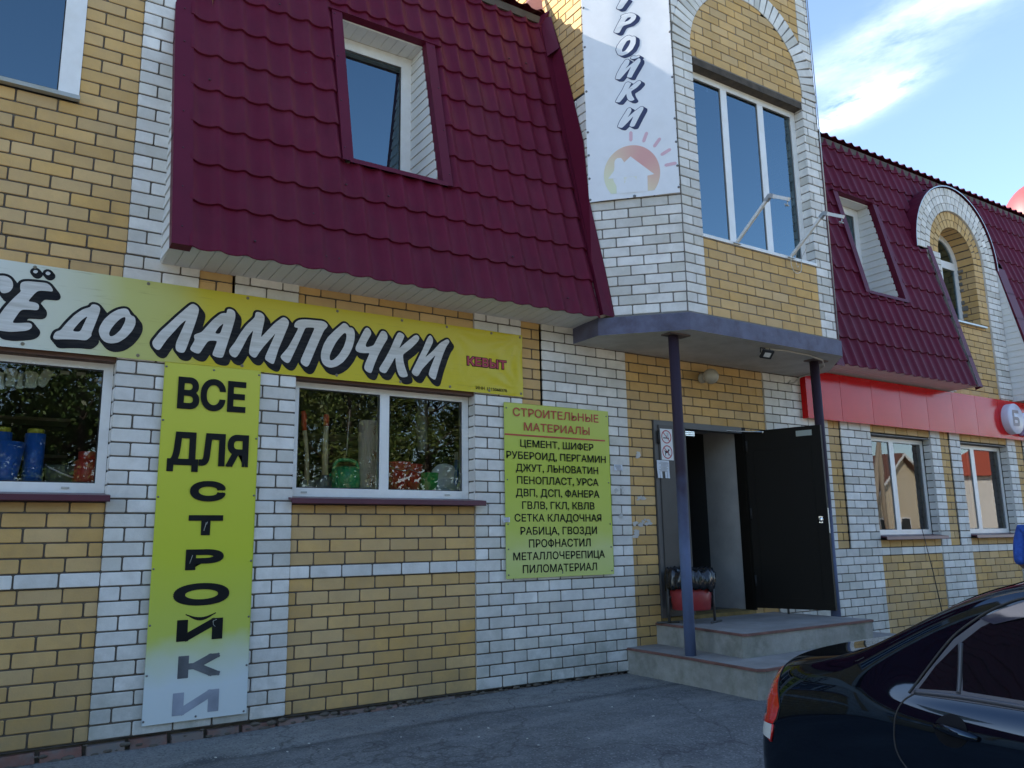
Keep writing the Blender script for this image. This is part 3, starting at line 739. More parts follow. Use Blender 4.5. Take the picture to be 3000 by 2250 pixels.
# inner sills the goods stand on, and the dim room behind
mb = MB()
for a, b in ((-4.9, -3.26), (-0.95, 0.80), (2.07, 3.76)):
    mb.box((a, YW + .062, 1.655), (b, 0.75, 1.70), 0)
mb.build('inner_sill', INNER_SILL, SHOP)
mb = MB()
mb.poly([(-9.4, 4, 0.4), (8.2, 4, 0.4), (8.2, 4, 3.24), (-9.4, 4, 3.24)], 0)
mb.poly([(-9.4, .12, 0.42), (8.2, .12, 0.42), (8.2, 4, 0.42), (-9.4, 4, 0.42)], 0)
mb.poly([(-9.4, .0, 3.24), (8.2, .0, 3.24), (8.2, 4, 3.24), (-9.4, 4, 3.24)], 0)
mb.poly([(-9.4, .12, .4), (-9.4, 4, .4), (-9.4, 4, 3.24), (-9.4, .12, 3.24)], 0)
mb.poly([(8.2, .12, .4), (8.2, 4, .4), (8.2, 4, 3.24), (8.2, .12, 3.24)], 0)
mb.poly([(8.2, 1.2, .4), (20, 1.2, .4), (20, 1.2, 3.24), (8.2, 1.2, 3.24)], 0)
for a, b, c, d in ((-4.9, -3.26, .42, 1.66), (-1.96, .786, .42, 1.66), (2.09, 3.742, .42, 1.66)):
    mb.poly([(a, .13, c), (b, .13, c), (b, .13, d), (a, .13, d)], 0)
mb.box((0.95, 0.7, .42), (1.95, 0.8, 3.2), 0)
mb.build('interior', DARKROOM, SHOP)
# shelves inside
mb = MB()
for x0_, x1_ in ((-0.9, 0.75), (2.2, 3.7)):
    for z in (1.75, 2.1, 2.45):
        mb.box((x0_, 2.6, z), (x1_, 3.0, z + .03), 0)
mb.build('shelving', mat('shelf_board', (0.25, 0.22, 0.18), 0.7), SHOP)

# ---- upper storey, left bay of brick and its window
UW = (-1.35, 0.404, 4.47, 5.95)
panel('upper_wall', SHOP, YM, FRONT, [(-1.85, 0.797, 3.36, 7.75)], 0.537, 0.0, holes=[UW])
mb = MB()
courses(mb, FRONT, 3.36, 7.75, lambda z: [(0.797, 1.318 if z < 5.1 else 1.018)], 0.797, HP)
mb.poly([(0.799, -HP + .006, 3.36), (0.799, .02, 3.36), (0.799, .02, 7.75), (0.799, -HP + .006, 7.75)], 0, (.2, .3, .5))
mb.build('pilaster', WM, SHOP)
mb = MB()
courses(mb, FRONT, 3.36, 7.75, lambda z: [(-2.4, -1.85)], -2.4, HP)
mb.build('pilaster', WM, SHOP)
f = window(-1.35, 0.404, 4.48, 5.95, -0.012, (-0.5,), fw=0.135, gl=GLASS_UP, bottom=0.02, mw=.2)
mb = MB(); mb.box((-1.4, -0.055, 4.447), (0.408, -0.004, 4.478), 0); mb.build('sill', mat('galvanised_sill', (0.38, 0.40, 0.39), 0.5, metal=.2, stain=[((.30, .26, .14), .6, 5, None, None)]), f)
mb = MB()
mb.poly([(-1.3, .35, 4.4), (.4, .35, 4.4), (.4, .35, 6), (-1.3, .35, 6)], 0)
mb.build('interior', DARKROOM, SHOP)

# ---- mansard roofs
EY, EZ, SLOPE = -0.446, 3.36, 0.2229        # eave, and run per metre of rise
TN = Vector((0, -1, SLOPE)).normalized()
TU = Vector((0, SLOPE, 1)).normalized()


def roof_y(z):
    return EY + (z - EZ) * SLOPE


def tiles(x0, x1, v0, length, inside, phase, o=None, tu=TU, tn=TN, v_off=0.0, dx=0.0155, amp=0.033, step=0.025, ext=0.0, name='roof', parent=None):
    o = o or Vector((0, EY, EZ))
    mb = MB()
    nx = int((x1 - x0) / dx) + 1
    xs = [x0 + (x1 - x0) * i / nx for i in range(nx + 1)]

    def wv(x):
        t_ = ((x - phase) / 0.192) % 1.0
        c = 0.5 + 0.5 * math.cos(2 * math.pi * (t_ + 0.06 * math.sin(2 * math.pi * t_)))
        return amp * c ** 1.25
    ws = [wv(x) for x in xs]
    nc = int(math.ceil((length - v_off) / 0.351)) + 1
    for c in range(-1 if v_off > 0 else 0, nc):
        va, vb = v_off + c * 0.351, v_off + (c + 1) * 0.351
        va_, vb_ = max(va, 0), min(vb, length)
        if c == 0 and ext:
            va_ = -ext
        if vb_ - va_ < 0.01:
            continue
        cutr = [va_] + [v for v in (va + 0.012, va + 0.05, va + 0.14, va + 0.25) if max(va_, 0) < v < vb_ - .005] + [vb_]
        rows = []
        for v in cutr:
            hs = step * (1 - (v - va) / 0.351)
            if v - va < 0.006 and v_off + c * .351 >= 0:
                hs -= 0.003
            rows.append([o + Vector((x, 0, 0)) + tu * v + tn * (w_ + hs) for x, w_ in zip(xs, ws)])
        i0 = mb.add([p for r in rows for p in r])
        n = len(xs)
        for r in range(len(rows) - 1):
            vm = 0.5 * (cutr[r] + cutr[r + 1])
            for k in range(nx):
                if inside(0.5 * (xs[k] + xs[k + 1]), (o + tu * vm).z):
                    mb.face((i0 + r * n + k, i0 + r * n + k + 1, i0 + (r + 1) * n + k + 1, i0 + (r + 1) * n + k), 0, None, True)
        # the step down to the course below
        j = mb.add(rows[0]); j2 = mb.add([p - tn * (step * 1.25 if c >= 0 and va > 0.01 else 0.006) - tu * 0.004 for p in rows[0]])
        for k in range(nx):
            if inside(0.5 * (xs[k] + xs[k + 1]), (o + tu * (va_ + .01)).z):
                mb.face((j2 + k, j2 + k + 1, j + k + 1, j + k), 0, None, True)
    return mb.build(name, TILE, parent or SHOP)


# left roof
D1 = (2.43, 3.29, 4.40, 5.97)      # opening of the dormer window
RT = 6.93


def chx(z):
    """x at which the left roof meets the stair bay"""
    y = roof_y(z)
    return 4.88 if y > -0.33 else 4.88 + (-0.33 - y)


roofA = tiles(1.13, 4.86, 0, (RT - EZ) / TU.z, lambda x, z: not (D1[0] - .06 < x < D1[1] + .06 and D1[2] - .01 < z < D1[3] + .02), 2.487, ext=.045)


def strip(mb, pts_a, pts_b, mat_=0):
    for i in range(len(pts_a) - 1):
        mb.poly([pts_a[i], pts_a[i + 1], pts_b[i + 1], pts_b[i]], mat_)


def on_roof(x, z, h=0.0):
    return Vector((x, roof_y(z), z)) + TN * h


# left edge trim, folded round the corner
mb = MB()
za, zb_ = EZ - 0.045, RT
for i in range(4):
    z0 = za + (zb_ - za) * i / 4; z1 = za + (zb_ - za) * (i + 1) / 4 + (0.02 if i < 3 else 0)
    hh = 0.052 - 0.003 * i
    mb.poly([on_roof(1.012, z0, hh), on_roof(1.15, z0, hh), on_roof(1.15, z1, hh), on_roof(1.012, z1, hh)])
    mb.poly([on_roof(1.012, z0, hh), on_roof(1.012, z1, hh), on_roof(1.012, z1, -.03), on_roof(1.012, z0, -.03)])
    mb.poly([on_roof(1.15, z0, hh), on_roof(1.15, z0, 0.0), on_roof(1.15, z1, 0.0), on_roof(1.15, z1, hh)])
mb.poly([on_roof(1.012, za, .052), on_roof(1.15, za, .052), on_roof(1.15, za, -.03), on_roof(1.012, za, -.03)])
mb.build('flashing', TILE_TRIM, roofA)
# valley flashing against the stair bay
mb = MB()
zz_ = [3.345, 3.9, 4.575, 5.206, 5.933, 6.404, 6.81]
outer = [(5.055, -0.482), (4.97, -0.432), (4.872, -0.36), (4.868, -0.31), (4.868, -0.119), (4.868, 0.011), (4.868, 0.15)]
inn = [Vector((chx(z) - .012, roof_y(z) - .045, z)) for z in zz_]
left = [on_roof(x, z, 0.05) for x, z in zip((4.885, 4.87, 4.845, 4.822, 4.805, 4.79, 4.775), zz_)]
out_ = [Vector((a, b, z)) for (a, b), z in zip(outer, zz_)]
inn[0] = Vector((5.0, roof_y(3.345) - .05, 3.345))
strip(mb, left, inn); strip(mb, inn, out_)
strip(mb, [on_roof(p.x, p.z, 0.0) for p in left], left)
mb.poly([left[-1], inn[-1], Vector((4.868, .20, 7.0)), Vector((4.79, roof_y(6.93) - .04, 6.95))])
mb.build('flashing', TILE_TRIM, roofA)
mb = MB()       # bent lap sheet at the top of the valley
mb.poly([(4.862, 0.04, 6.45), (4.862, 0.17, 6.90), (4.80, 0.30, 6.93), (4.80, 0.17, 6.40)])
mb.build('flashing', TILE_TRIM, roofA)
mb = MB()       # a bent pink-red sheet end standing above the roof edge
mb.poly([(4.60, .30, 7.02), (4.84, .28, 7.00), (4.87, .36, 7.36), (4.72, .36, 7.22)])
mb.build('sheet_end', mat('faded_red_sheet', (0.50, 0.24, 0.24), 0.5), roofA)


def soffit(x0, x1, z, y0, y1, pitch=0.1, taper=0.0, m=None):
    mb = MB()
    x = x0
    up = Vector((0, y1 - y0, -.026))
    while x < x1 - .01:
        xe = min(x + pitch, x1)
        mb.obox((x + .0035, y0, z + .026), (xe - x - .007, 0, 0), up, (0, 0, .012), 0)
        x = xe
    mb.obox((x0, y0 + .002, z + .026 + .007), (x1 - x0, 0, 0), up * .99, (0, 0, .02), 0)
    return mb.build('soffit', m or SIDING, SHOP)


soffit(1.03, 5.0, 3.322, -0.422, -0.002)
# gable cheek of the left roof: white siding


def cheek(x, side, z0, z1, yback, y_of=roof_y, pitch=0.105, inset=0.0, parent=None):
    mb = MB()
    z = z0
    while z < z1 - .01:
        ze = min(z + pitch, z1)
        ya, yb2 = y_of(z) + inset, y_of(ze) + inset
        a, b = (x, x + side * 0.011)
        if yback - max(ya, yb2) > 0.0:
            p = [(b, ya, z), (b, yback, z), (b - side * .009, yback, ze - .004), (b - side * .009, yb2, ze - .004)]
            mb.poly(p if side < 0 else p[::-1])
            q = [(b, ya, z), (b, yback, z), (b - side * .009, yback, z), (b - side * .009, ya, z)]
            mb.poly(q)
        z = ze
    mb.poly([(x + side * .0005, y_of(z0) + inset, z0), (x + side * .0005, yback, z0), (x + side * .0005, yback, z1), (x + side * .0005, min(y_of(z1) + inset, yback), z1)], 0)
    return mb.build('siding', SIDING, parent or SHOP)


cheek(1.035, -1, 3.34, 5.36, 0.0, inset=0.0)


def dormer(x0, x1, z0, z1, yw, roof, trim=0.092):
    """recessed window in the mansard with sided cheeks, boarded head and flashings"""
    cheek(x1, -1, z0, z1, yw, inset=0.03, pitch=0.1)
    cheek(x0, 1, z0, z1, yw, inset=0.03, pitch=0.1)
    mb = MB()
    x = x0
    while x < x1 - .01:
        xe = min(x + .1, x1)
        mb.box((x + .002, roof_y(z1) + .03, z1), (xe - .002, yw, z1 + .012), 0); x = xe
    mb.box((x0, roof_y(z1) + .032, z1 + .006), (x1, yw, z1 + .03), 0)
    mb.build('head_board', SIDING, SHOP)
    mb = MB()
    for a, b, s in ((x0 - trim, x0 + .004, -1), (x1 - .004, x1 + trim, 1)):
        e = x0 if s < 0 else x1
        for zz0, zz1 in ((z0 - .02, z1 + .03),):
            mb.poly([on_roof(a, zz0, .05), on_roof(b, zz0, .05), on_roof(b, zz1, .05), on_roof(a, zz1, .05)])
            mb.poly([on_roof(e - s * .004, zz0, .05), on_roof(e - s * .004, zz1, .05), on_roof(e - s * .004, zz1, -.045), on_roof(e - s * .004, zz0, -.045)])
            q = a if s < 0 else b
            mb.poly([on_roof(q, zz0, .05), on_roof(q, zz1, .05), on_roof(q, zz1, .0), on_roof(q, zz0, .0)])
    mb.poly([on_roof(x0 - .03, z0 - .035, .055), on_roof(x1 + .04, z0 - .035, .055), on_roof(x1 + .04, z0 + .012, .05), on_roof(x0 - .03, z0 + .012, .05)])
    mb.poly([on_roof(x0, z0 + .012, .05), on_roof(x1, z0 + .012, .05), (x1, yw, z0 + .03), (x0, yw, z0 + .03)])
    mb.poly([on_roof(x0 - .12, z1 + .015, .06), on_roof(x1 + .16, z1 + .015, .06), on_roof(x1 + .16, z1 + .05, .03), on_roof(x0 - .12, z1 + .05, .03)])
    mb.poly([on_roof(x0 - .12, z1 + .015, .06), on_roof(x1 + .16, z1 + .015, .06), on_roof(x1 + .16, z1 + .015, -.02), on_roof(x0 - .12, z1 + .015, -.02)])
    mb.build('flashing', TILE_TRIM, roof)
    w = window(x0 + .002, x1 - .002, z0 + .02, z1 - .002, yw, fw=0.11, gl=GLASS_UP, bottom=.08)
    mb = MB()
    mb.poly([(x0, yw + .28, z0), (x1, yw + .28, z0), (x1, yw + .28, z1), (x0, yw + .28, z1)], 0)
    mb.build('interior', DARKROOM, SHOP)
    return w


dormer(D1[0], D1[1], D1[2], D1[3], 0.40, roofA)

# right roof, with the dormer of brick cut out of it
D2 = (9.64, 10.46, 4.385, 5.90)
AX, AZ_, AR_ = 12.43, 5.43, 1.135      # arch of the brick dormer
R2X = 13.60


def insideB(x, z):
    if D2[0] - .06 < x < D2[1] + .06 and D2[2] - .01 < z < D2[3] + .02:
        return False
    if z < AZ_:
        return not (11.60 < x < R2X + .24)
    return (x - AX) ** 2 + (z - AZ_) ** 2 > (AR_ + .02) ** 2 and not (z < AZ_ + .3 and AX < x < R2X + .24 - (z - AZ_) * .3)


roofB = tiles(8.42, 20.0, 0, (6.83 - 3.285) / TU.z, insideB, 9.014, o=Vector((0, EY - .017, 3.285)), v_off=0.0, dx=0.0175, ext=.03)
mb = MB()
zs_ = [3.245 + (AZ_ + .02 - 3.245) * i / 5 for i in range(6)]
for i in range(5):
    z0, z1 = zs_[i], zs_[i + 1] + .02
    mb.poly([on_roof(11.585, z0, .05), on_roof(11.70, z0, .05), on_roof(11.70, z1, .05), on_roof(11.585, z1, .05)])
    mb.poly([on_roof(11.70, z0, .05), on_roof(11.70, z0, -.06), on_roof(11.70, z1, -.06), on_roof(11.70, z1, .05)])
    mb.poly([on_roof(R2X, z0, .05), on_roof(R2X + .25, z0, .05), on_roof(R2X + .25, z1, .05), on_roof(R2X, z1, .05)])
    mb.poly([on_roof(R2X, z0, .05), on_roof(R2X, z0, -.06), on_roof(R2X, z1, -.06), on_roof(R2X, z1, .05)])
mb.poly([on_roof(8.40, 3.22, .05), on_roof(8.56, 3.22, .05), on_roof(8.56, 4.2, .05), on_roof(8.40, 4.2, .05)])
mb.poly([on_roof(8.40, 3.22, .05), on_roof(8.40, 4.2, .05), on_roof(8.40, 4.2, -.1), on_roof(8.40, 3.22, -.1)])
mb.build('flashing', TILE_TRIM, roofB)
soffit(8.42, 11.69, 3.262, -0.43, -0.002, m=SIDING)
soffit(R2X + .02, 20.0, 3.262, -0.43, -0.002, m=SIDING)
cheek(R2X - .012, -1, 3.27, AZ_ + .1, 0.0, pitch=.1)
cheek(11.685, 1, 3.27, AZ_ + .05, 0.0, pitch=.1)
dormer(D2[0], D2[1], D2[2], D2[3], 0.32, roofB, trim=.095)

# brick dormer front
def arc_hole(cx, cz, r, z0):
    def f(z):
        if z < z0:
            return None
        if z < cz:
            return (cx - r, cx + r)
        if z - cz < r:
            w_ = math.sqrt(r * r - (z - cz) ** 2)
            return (cx - w_, cx + w_)
        return None
    return f


panel('dormer_wall', SHOP, YM, FRONT, [(11.93, 13.19, 3.285, AZ_)], 12.0, 0.0, holes=[arc_hole(AX, AZ_, .5, 4.40)])
panel('dormer_wall', SHOP, WM, FRONT, [(11.58, 11.93, 3.285, AZ_), (13.19, 13.575, 3.285, AZ_)], 13.19, HP + .01)
mb = MB()
mb.poly([(13.192, -HP - .006, 3.29), (13.192, .01, 3.29), (13.192, .01, AZ_), (13.192, -HP - .006, AZ_)], 0, (.2, .3, .5))
mb.poly([(13.573, -HP - .006, 3.29), (13.573, .12, 3.29), (13.573, .3, AZ_), (13.573, -HP - .006, AZ_)], 0, (.2, .3, .5))
mb.build('pilaster_side', WM, SHOP)


def voussoirs(mb, F, cx, cz, r0, r1, n, h, a0=0.0, a1=math.pi, gap=0.005):
    for i in range(n):
        t0 = a0 + (a1 - a0) * i / n; t1 = a0 + (a1 - a0) * (i + 1) / n
        g0, g1 = gap / r0, gap / r0
        tint = (random.random() ** 2 * .7, random.random(), random.random())
        # mortar behind
        mb.poly([F.p(cx + r0 * math.cos(t0), cz + r0 * math.sin(t0), h - .008), F.p(cx + r0 * math.cos(t1), cz + r0 * math.sin(t1), h - .008), F.p(cx + r1 * math.cos(t1), cz + r1 * math.sin(t1), h - .008), F.p(cx + r1 * math.cos(t0), cz + r1 * math.sin(t0), h - .008)], 1)
        # straight-sided brick: same width inside and outside, so the joint widens outwards
        tm = .5 * (t0 + t1)
        w_ = r0 * (t1 - t0) * .5 - gap + .35 * (r1 - r0) * (t1 - t0) * .5
        w0_ = r0 * (t1 - t0) * .5 - gap * .8
        e_r = Vector((math.cos(tm), math.sin(tm))); e_t = Vector((-e_r.y, e_r.x))
        ra, rb = r0 + .003, r1 - .004
        jit = random.gauss(0, .001)

        def ring(ins, hh):
            q = [(ra + ins, -w0_ + ins), (rb - ins, -w_ + ins), (rb - ins, w_ - ins), (ra + ins, w0_ - ins)]
            return [F.p(cx + e_r.x * a + e_t.x * b, cz + e_r.y * a + e_t.y * b, hh + jit) for a, b in q]
        i0 = mb.add(ring(0, h - .012)); i1 = mb.add(ring(0, h - .003)); i2 = mb.add(ring(.003, h))
        for x_, y_ in ((i0, i1), (i1, i2)):
            for k_ in range(4):
                mb.face((x_ + k_, x_ + (k_ + 1) % 4, y_ + (k_ + 1) % 4, y_ + k_), 0, tint)
        mb.face(range(i2, i2 + 4), 0, tint)


mb = MB()
voussoirs(mb, FRONT, AX, AZ_, .495, .62, 17, 0.0); voussoirs(mb, FRONT, AX, AZ_, .62, .75, 20, 0.0)
mb.build('dormer_arch', YM, SHOP)
mb = MB()
for r0, r1, n in ((.755, .88, 23), (.88, 1.005, 26), (1.005, 1.13, 29)):
    voussoirs(mb, FRONT, AX, AZ_, r0, r1, n, HP + .01)
# side of the white rings where they stand proud of the yellow ones
for i in range(24):
    t0, t1 = math.pi * i / 24, math.pi * (i + 1) / 24
    mb.poly([(AX + .755 * math.cos(t0), -HP - .006, AZ_ + .755 * math.sin(t0)), (AX + .755 * math.cos(t1), -HP - .006, AZ_ + .755 * math.sin(t1)), (AX + .755 * math.cos(t1), .01, AZ_ + .755 * math.sin(t1)), (AX + .755 * math.cos(t0), .01, AZ_ + .755 * math.sin(t0))], 0, (.2, .3, .5))
mb.build('dormer_arch', WM, SHOP)
# reveal and rounded head of the dormer window
mb = MB()
for s in (-1, 1):
    F = Frame((AX + s * .498, 0.0, 0), (0, 1, 0), (-s, 0, 0))
    courses(mb, F, 4.40, AZ_, lambda z: [(0.0, .26)], .0 if s > 0 else .1, 0.0)
for i in range(13):
    t0, t1 = math.pi * i / 13, math.pi * (i + 1) / 13
    tint = (random.random() * .6, random.random(), 0)
    mb.poly([(AX + .498 * math.cos(t0 + .02), .0, AZ_ + .498 * math.sin(t0 + .02)), (AX + .498 * math.cos(t1 - .02), .0, AZ_ + .498 * math.sin(t1 - .02)), (AX + .498 * math.cos(t1 - .02), .26, AZ_ + .498 * math.sin(t1 - .02)), (AX + .498 * math.cos(t0 + .02), .26, AZ_ + .498 * math.sin(t0 + .02))], 0, tint)
    mb.poly([(AX + .502 * math.cos(t0), .0, AZ_ + .502 * math.sin(t0)), (AX + .502 * math.cos(t1), .0, AZ_ + .502 * math.sin(t1)), (AX + .502 * math.cos(t1), .26, AZ_ + .502 * math.sin(t1)), (AX + .502 * math.cos(t0), .26, AZ_ + .502 * math.sin(t0))], 1)
mb.build('dormer_reveal', YM, SHOP)
# foam and mortar lumps along the frame
mb = MB()
for i in range(9):
    z = 4.5 + i * .105
    if random.random() < .75:
        l = random.uniform(.03, .1)
        mb.box((AX + .478 - random.random() * .006, .26 - l, z), (AX + .4985, .255, z + random.uniform(.04, .08)), 0)
mb.build('mounting_foam', MORTAR_L, SHOP)
# the arched window itself
yw = 0.25
fr = MB()
r_o, r_i = .497, .40


def arc_pts(r, n=18):
    return [(AX + r * math.cos(math.pi * i / n), AZ_ + r * math.sin(math.pi * i / n)) for i in range(n + 1)]


ao, ai = arc_pts(r_o), arc_pts(r_i)
for i in range(18):
    fr.poly([(ao[i][0], yw, ao[i][1]), (ao[i + 1][0], yw, ao[i + 1][1]), (ai[i + 1][0], yw, ai[i + 1][1]), (ai[i][0], yw, ai[i][1])])
    fr.poly([(ai[i][0], yw, ai[i][1]), (ai[i + 1][0], yw, ai[i + 1][1]), (ai[i + 1][0], yw + .05, ai[i + 1][1]), (ai[i][0], yw + .05, ai[i][1])])
fr.box((AX - r_o, yw, 4.40), (AX - r_i, yw + .06, AZ_)); fr.box((AX + r_i, yw, 4.40), (AX + r_o, yw + .06, AZ_))
fr.box((AX - r_i, yw + .002, 4.40), (AX + r_i, yw + .06, 4.47)); fr.box((AX - r_i, yw + .002, AZ_ - .06), (AX + r_i, yw + .06, AZ_ + .06))
fr.box((AX - .04, yw + .004, 4.47), (AX + .04, yw + .06, AZ_ - .06))
fA = fr.build('window', PVC, SHOP)
for a, b in ((AX - r_i, AX - .04), (AX + .04, AX + r_i)):
    g = MB(); g.poly([(a, yw + .02, 4.47), (b, yw + .02, 4.47), (b, yw + .02, AZ_ - .06), (a, yw + .02, AZ_ - .06)]); g.build('pane', GLASS_UP, fA)
g = MB(); pts = [(x_, yw + .02, z_) for x_, z_ in ai if z_ > AZ_ + .05]; g.poly([(AX + math.sqrt(r_i ** 2 - .0036), yw + .02, AZ_ + .06)] + pts + [(AX - math.sqrt(r_i ** 2 - .0036), yw + .02, AZ_ + .06)]); g.build('pane', GLASS_UP, fA)
mb = MB(); mb.box((AX - .52, -.06, 4.375), (AX + .56, yw, 4.398)); mb.build('sill', STEEL_G, fA)
mb = MB(); mb.poly([(AX - .5, .6, 4.3), (AX + .5, .6, 4.3), (AX + .5, .6, 6), (AX - .5, .6, 6)]); mb.build('interior', DARKROOM, SHOP)
# barrel roof over the dormer
mb = MB()
n = 28
for i in range(n):
    t0, t1 = -.02 + (math.pi + .04) * i / n, -.02 + (math.pi + .04) * (i + 1) / n
    ra, rb = AR_ + .012, AR_ + .012
    def bp(t_, y_, r_):
        return (AX + r_ * math.cos(t_), y_, AZ_ + r_ * math.sin(t_))
    rr = AR_ + .02
    mb.poly([bp(t0, -.055, rr), bp(t1, -.055, rr), bp(t1, .42, rr), bp(t0, .42, rr)])
    mb.poly([bp(t0, -.0555, rr + .002), bp(t1, -.0555, rr + .002), bp(t1, -.0555, rr - .014), bp(t0, -.0555, rr - .014)], 1)
mb.build('dormer_roof', [TILE_TRIM, STEEL_G], SHOP)

# roof screws
mb = MB()
random.seed(4)
for i in range(34):
    x, z = random.uniform(1.25, 4.7), EZ + .09 + .343 * random.randrange(0, 10)
    if D1[0] - .15 < x < D1[1] + .15 and z > 4.3 and z < 6.1:
        continue
    mb.lathe(on_roof(x, z + random.uniform(-.01, .02), .024), [(.008, 0), (.008, .008), (0, .010)], 8, axis=tuple(TN))
for i in range(11):
    mb.lathe(on_roof(1.08, EZ + .1 + .33 * i, .051), [(.006, 0), (.006, .005), (0, .006)], 8, axis=tuple(TN))
    for a in (D1[0] - .07, D1[1] + .07):
        if i % 3 == 0 and D1[2] + .1 + i * .16 < D1[3]:
            mb.lathe(on_roof(a, D1[2] + .1 + .16 * i, .051), [(.006, 0), (.006, .005), (0, .006)], 8, axis=tuple(TN))
mb.build('roof_screws', mat('plum_screw', (.035, .012, .02), .5), roofA)

# ---- upper, flatter roof with its wavy edge, and the board under it
UT = Vector((0, math.cos(R(20)), math.sin(R(20)))); UN = Vector((0, -math.sin(R(20)), math.cos(R(20))))
for x0, x1, zt, ph in ((1.02, 4.86, 6.955, 2.487), (8.42, 20.0, 6.86, 9.014), (-14, -2.42, 6.955, 2.487)):
    r = tiles(x0, x1, 0, 6.0, lambda x, z: True, ph, o=Vector((0, 0.255, zt)), tu=UT, tn=UN, dx=0.024)
    mb = MB(); mb.box((x0, .285, zt - .10), (x1, .34, zt - .012), 0); mb.build('eave_board', mat('dark_eave_board', (0.075, 0.062, 0.05), .8, var=.3) if 'dark_eave_board' not in bpy.data.materials else bpy.data.materials['dark_eave_board'], r)
# left-hand mansard beyond the brick bay (seen in the reflections)
roofC = tiles(-14.0, -2.42, 0, (RT - EZ) / TU.z, lambda x, z: True, 2.487, dx=0.048)
soffit(-14, -2.42, 3.325, -.425, -.002, pitch=.4)
# hidden shell that keeps daylight out of the building
mb = MB()
mb.box((-14, 9.8, -.3), (20, 10, 7.6)); mb.box((-14, .05, -.3), (-13.8, 9.8, 8.5)); mb.box((19.8, .05, -.3), (20, 9.8, 8.5))
mb.box((-13.8, .32, 3.40), (19.8, 9.8, 3.5))
mb.poly([(-14, 5.8, 8.86), (20, 5.8, 8.86), (20, 10, 7.5), (-14, 10, 7.5)]); mb.poly([(-14, .9, 6.98), (20, .9, 6.98), (20, 5.85, 8.80), (-14, 5.85, 8.80)])
mb.box((-2.4, 3.0, 3.5), (1.0, 3.1, 7.75)); mb.box((-2.4, .05, 7.70), (1.318, 3.1, 7.75))
mb.poly([(1.3, .02, 5.4), (1.3, 3.1, 5.4), (1.3, 3.1, 7.75), (1.3, .02, 7.75)]); mb.poly([(-2.4, .02, 3.4), (-2.4, 3.1, 3.4), (-2.4, 3.1, 7.75), (-2.4, .02, 7.75)])
mb.build('hidden_shell', YELL_B, SHOP)

# ---- stair bay (tower) over the entrance
TX0, TX1, TY = 5.53, 7.80, -0.97
TF = Frame((0, TY, 0), (1, 0, 0), (0, -1, 0))
CHL = math.hypot(.65, .64)
CF = Frame((4.88, -.33, 0), (TX0 - 4.88, TY + .33, 0), (-.64, -.65, 0))
CF2 = Frame((TX1, TY, 0), (.65, .64, 0), (.64, -.65, 0))
SF = Frame((4.88, 1.2, 0), (0, -1, 0), (-1, 0, 0))
SF2 = Frame((8.45, -.33, 0), (0, 1, 0), (1, 0, 0))
TZ0, TZ1 = 3.364, 9.3
TAX, TAZ, TR0, TR1 = 6.672, 6.19, .893, 1.148
JX = (5.80, 7.548)
WZ = (4.185, 6.115)
k0z = 0


def white_front(z):
    """white brick of the front: two edge strips"""
    return [(TX0, JX[0]), (JX[1], TX1)]


mb = MB()
courses(mb, TF, TZ0, TAZ, white_front, JX[0], .0, zb=TZ0)
ring = arc_hole(TAX, TAZ, TR1 - .01, TAZ)
courses(mb, TF, TAZ, TZ1, lambda z: [(TX0, min(TX0 + .2, ring(z)[0] if ring(z) else 99)), (max(TX1 - .2, ring(z)[1] if ring(z) else -99), TX1)] if True else [], JX[0], .0, zb=TZ0)
courses(mb, CF, TZ0, TZ1, lambda z: [(0, CHL)], CHL, .0, zb=TZ0)
courses(mb, SF, TZ0, 5.745, lambda z: [(0, 1.53)], 1.53, .0, zb=TZ0)
courses(mb, CF2, TZ0, TZ1, lambda z: [(0, CHL)], 0, .0, zb=TZ0)
# reveals beside the big window
for x, s in ((JX[0], 1), (JX[1], -1)):
    F = Frame((x, TY, 0), (0, 1, 0), (s, 0, 0))
    courses(mb, F, WZ[0], WZ[1], lambda z: [(0, .125)], .13, 0, zb=TZ0)
for x, y in ((TX0, TY), (TX1, TY)):
    mb.box((x - .006, y + .0, TZ0), (x + .006, y + .02, TZ1), 1)
mb.build('stair_bay', WL, SHOP)
mb = MB()
courses(mb, TF, TZ0, WZ[0] - .03, lambda z: [(JX[0], JX[1])], JX[0] + .065, -.004, zb=TZ0)
arch_in = arc_hole(TAX, TAZ, TR0 + .02, 6.0)
courses(mb, TF, WZ[1], TZ1, lambda z: ([(arch_in(z)[0], arch_in(z)[1])] if arch_in(z) and z > TAZ else ([(JX[0] - .02, JX[1] + .02)] if z <= TAZ else [])), 5.86, -.004, zb=TZ0)
ring2 = arc_hole(TAX, TAZ, TR1 - .02, TAZ)


def spandrel(z):
    r_ = ring2(z)
    if r_:
        return [(TX0 + .2, r_[0]), (r_[1], TX1 - .2)]
    return [(TX0 + .2, TX1 - .2)]


courses(mb, TF, TAZ, TZ1, spandrel, 5.9, -.004, zb=TZ0)
courses(mb, SF, 5.745, TZ1, lambda z: [(0, 1.53)], 1.53, .0, zb=TZ0)
courses(mb, SF2, TZ0, TZ1, lambda z: [(0, 1.53)], 0, .0, zb=TZ0)
mb.box((JX[0] - .0, TY + .006, WZ[1] - .001), (JX[1], TY + .14, WZ[1] + .02), 1)
mb.build('stair_bay', YL, SHOP)
mb = MB()
voussoirs(mb, TF, TAX, TAZ, TR0, TR1, 34, .006, gap=.0045)
mb.build('bay_arch', WL, SHOP)
mb = MB()
mb.poly([(4.88, 1.2, TZ1), (4.88, -.33, TZ1), (TX0, TY, TZ1), (TX1, TY, TZ1), (8.45, -.33, TZ1), (8.45, 1.2, TZ1)])
mb.box((4.9, 1.2, 3.5), (8.43, 1.3, TZ1))
mb.build('bay_cap', STEEL_G, SHOP)
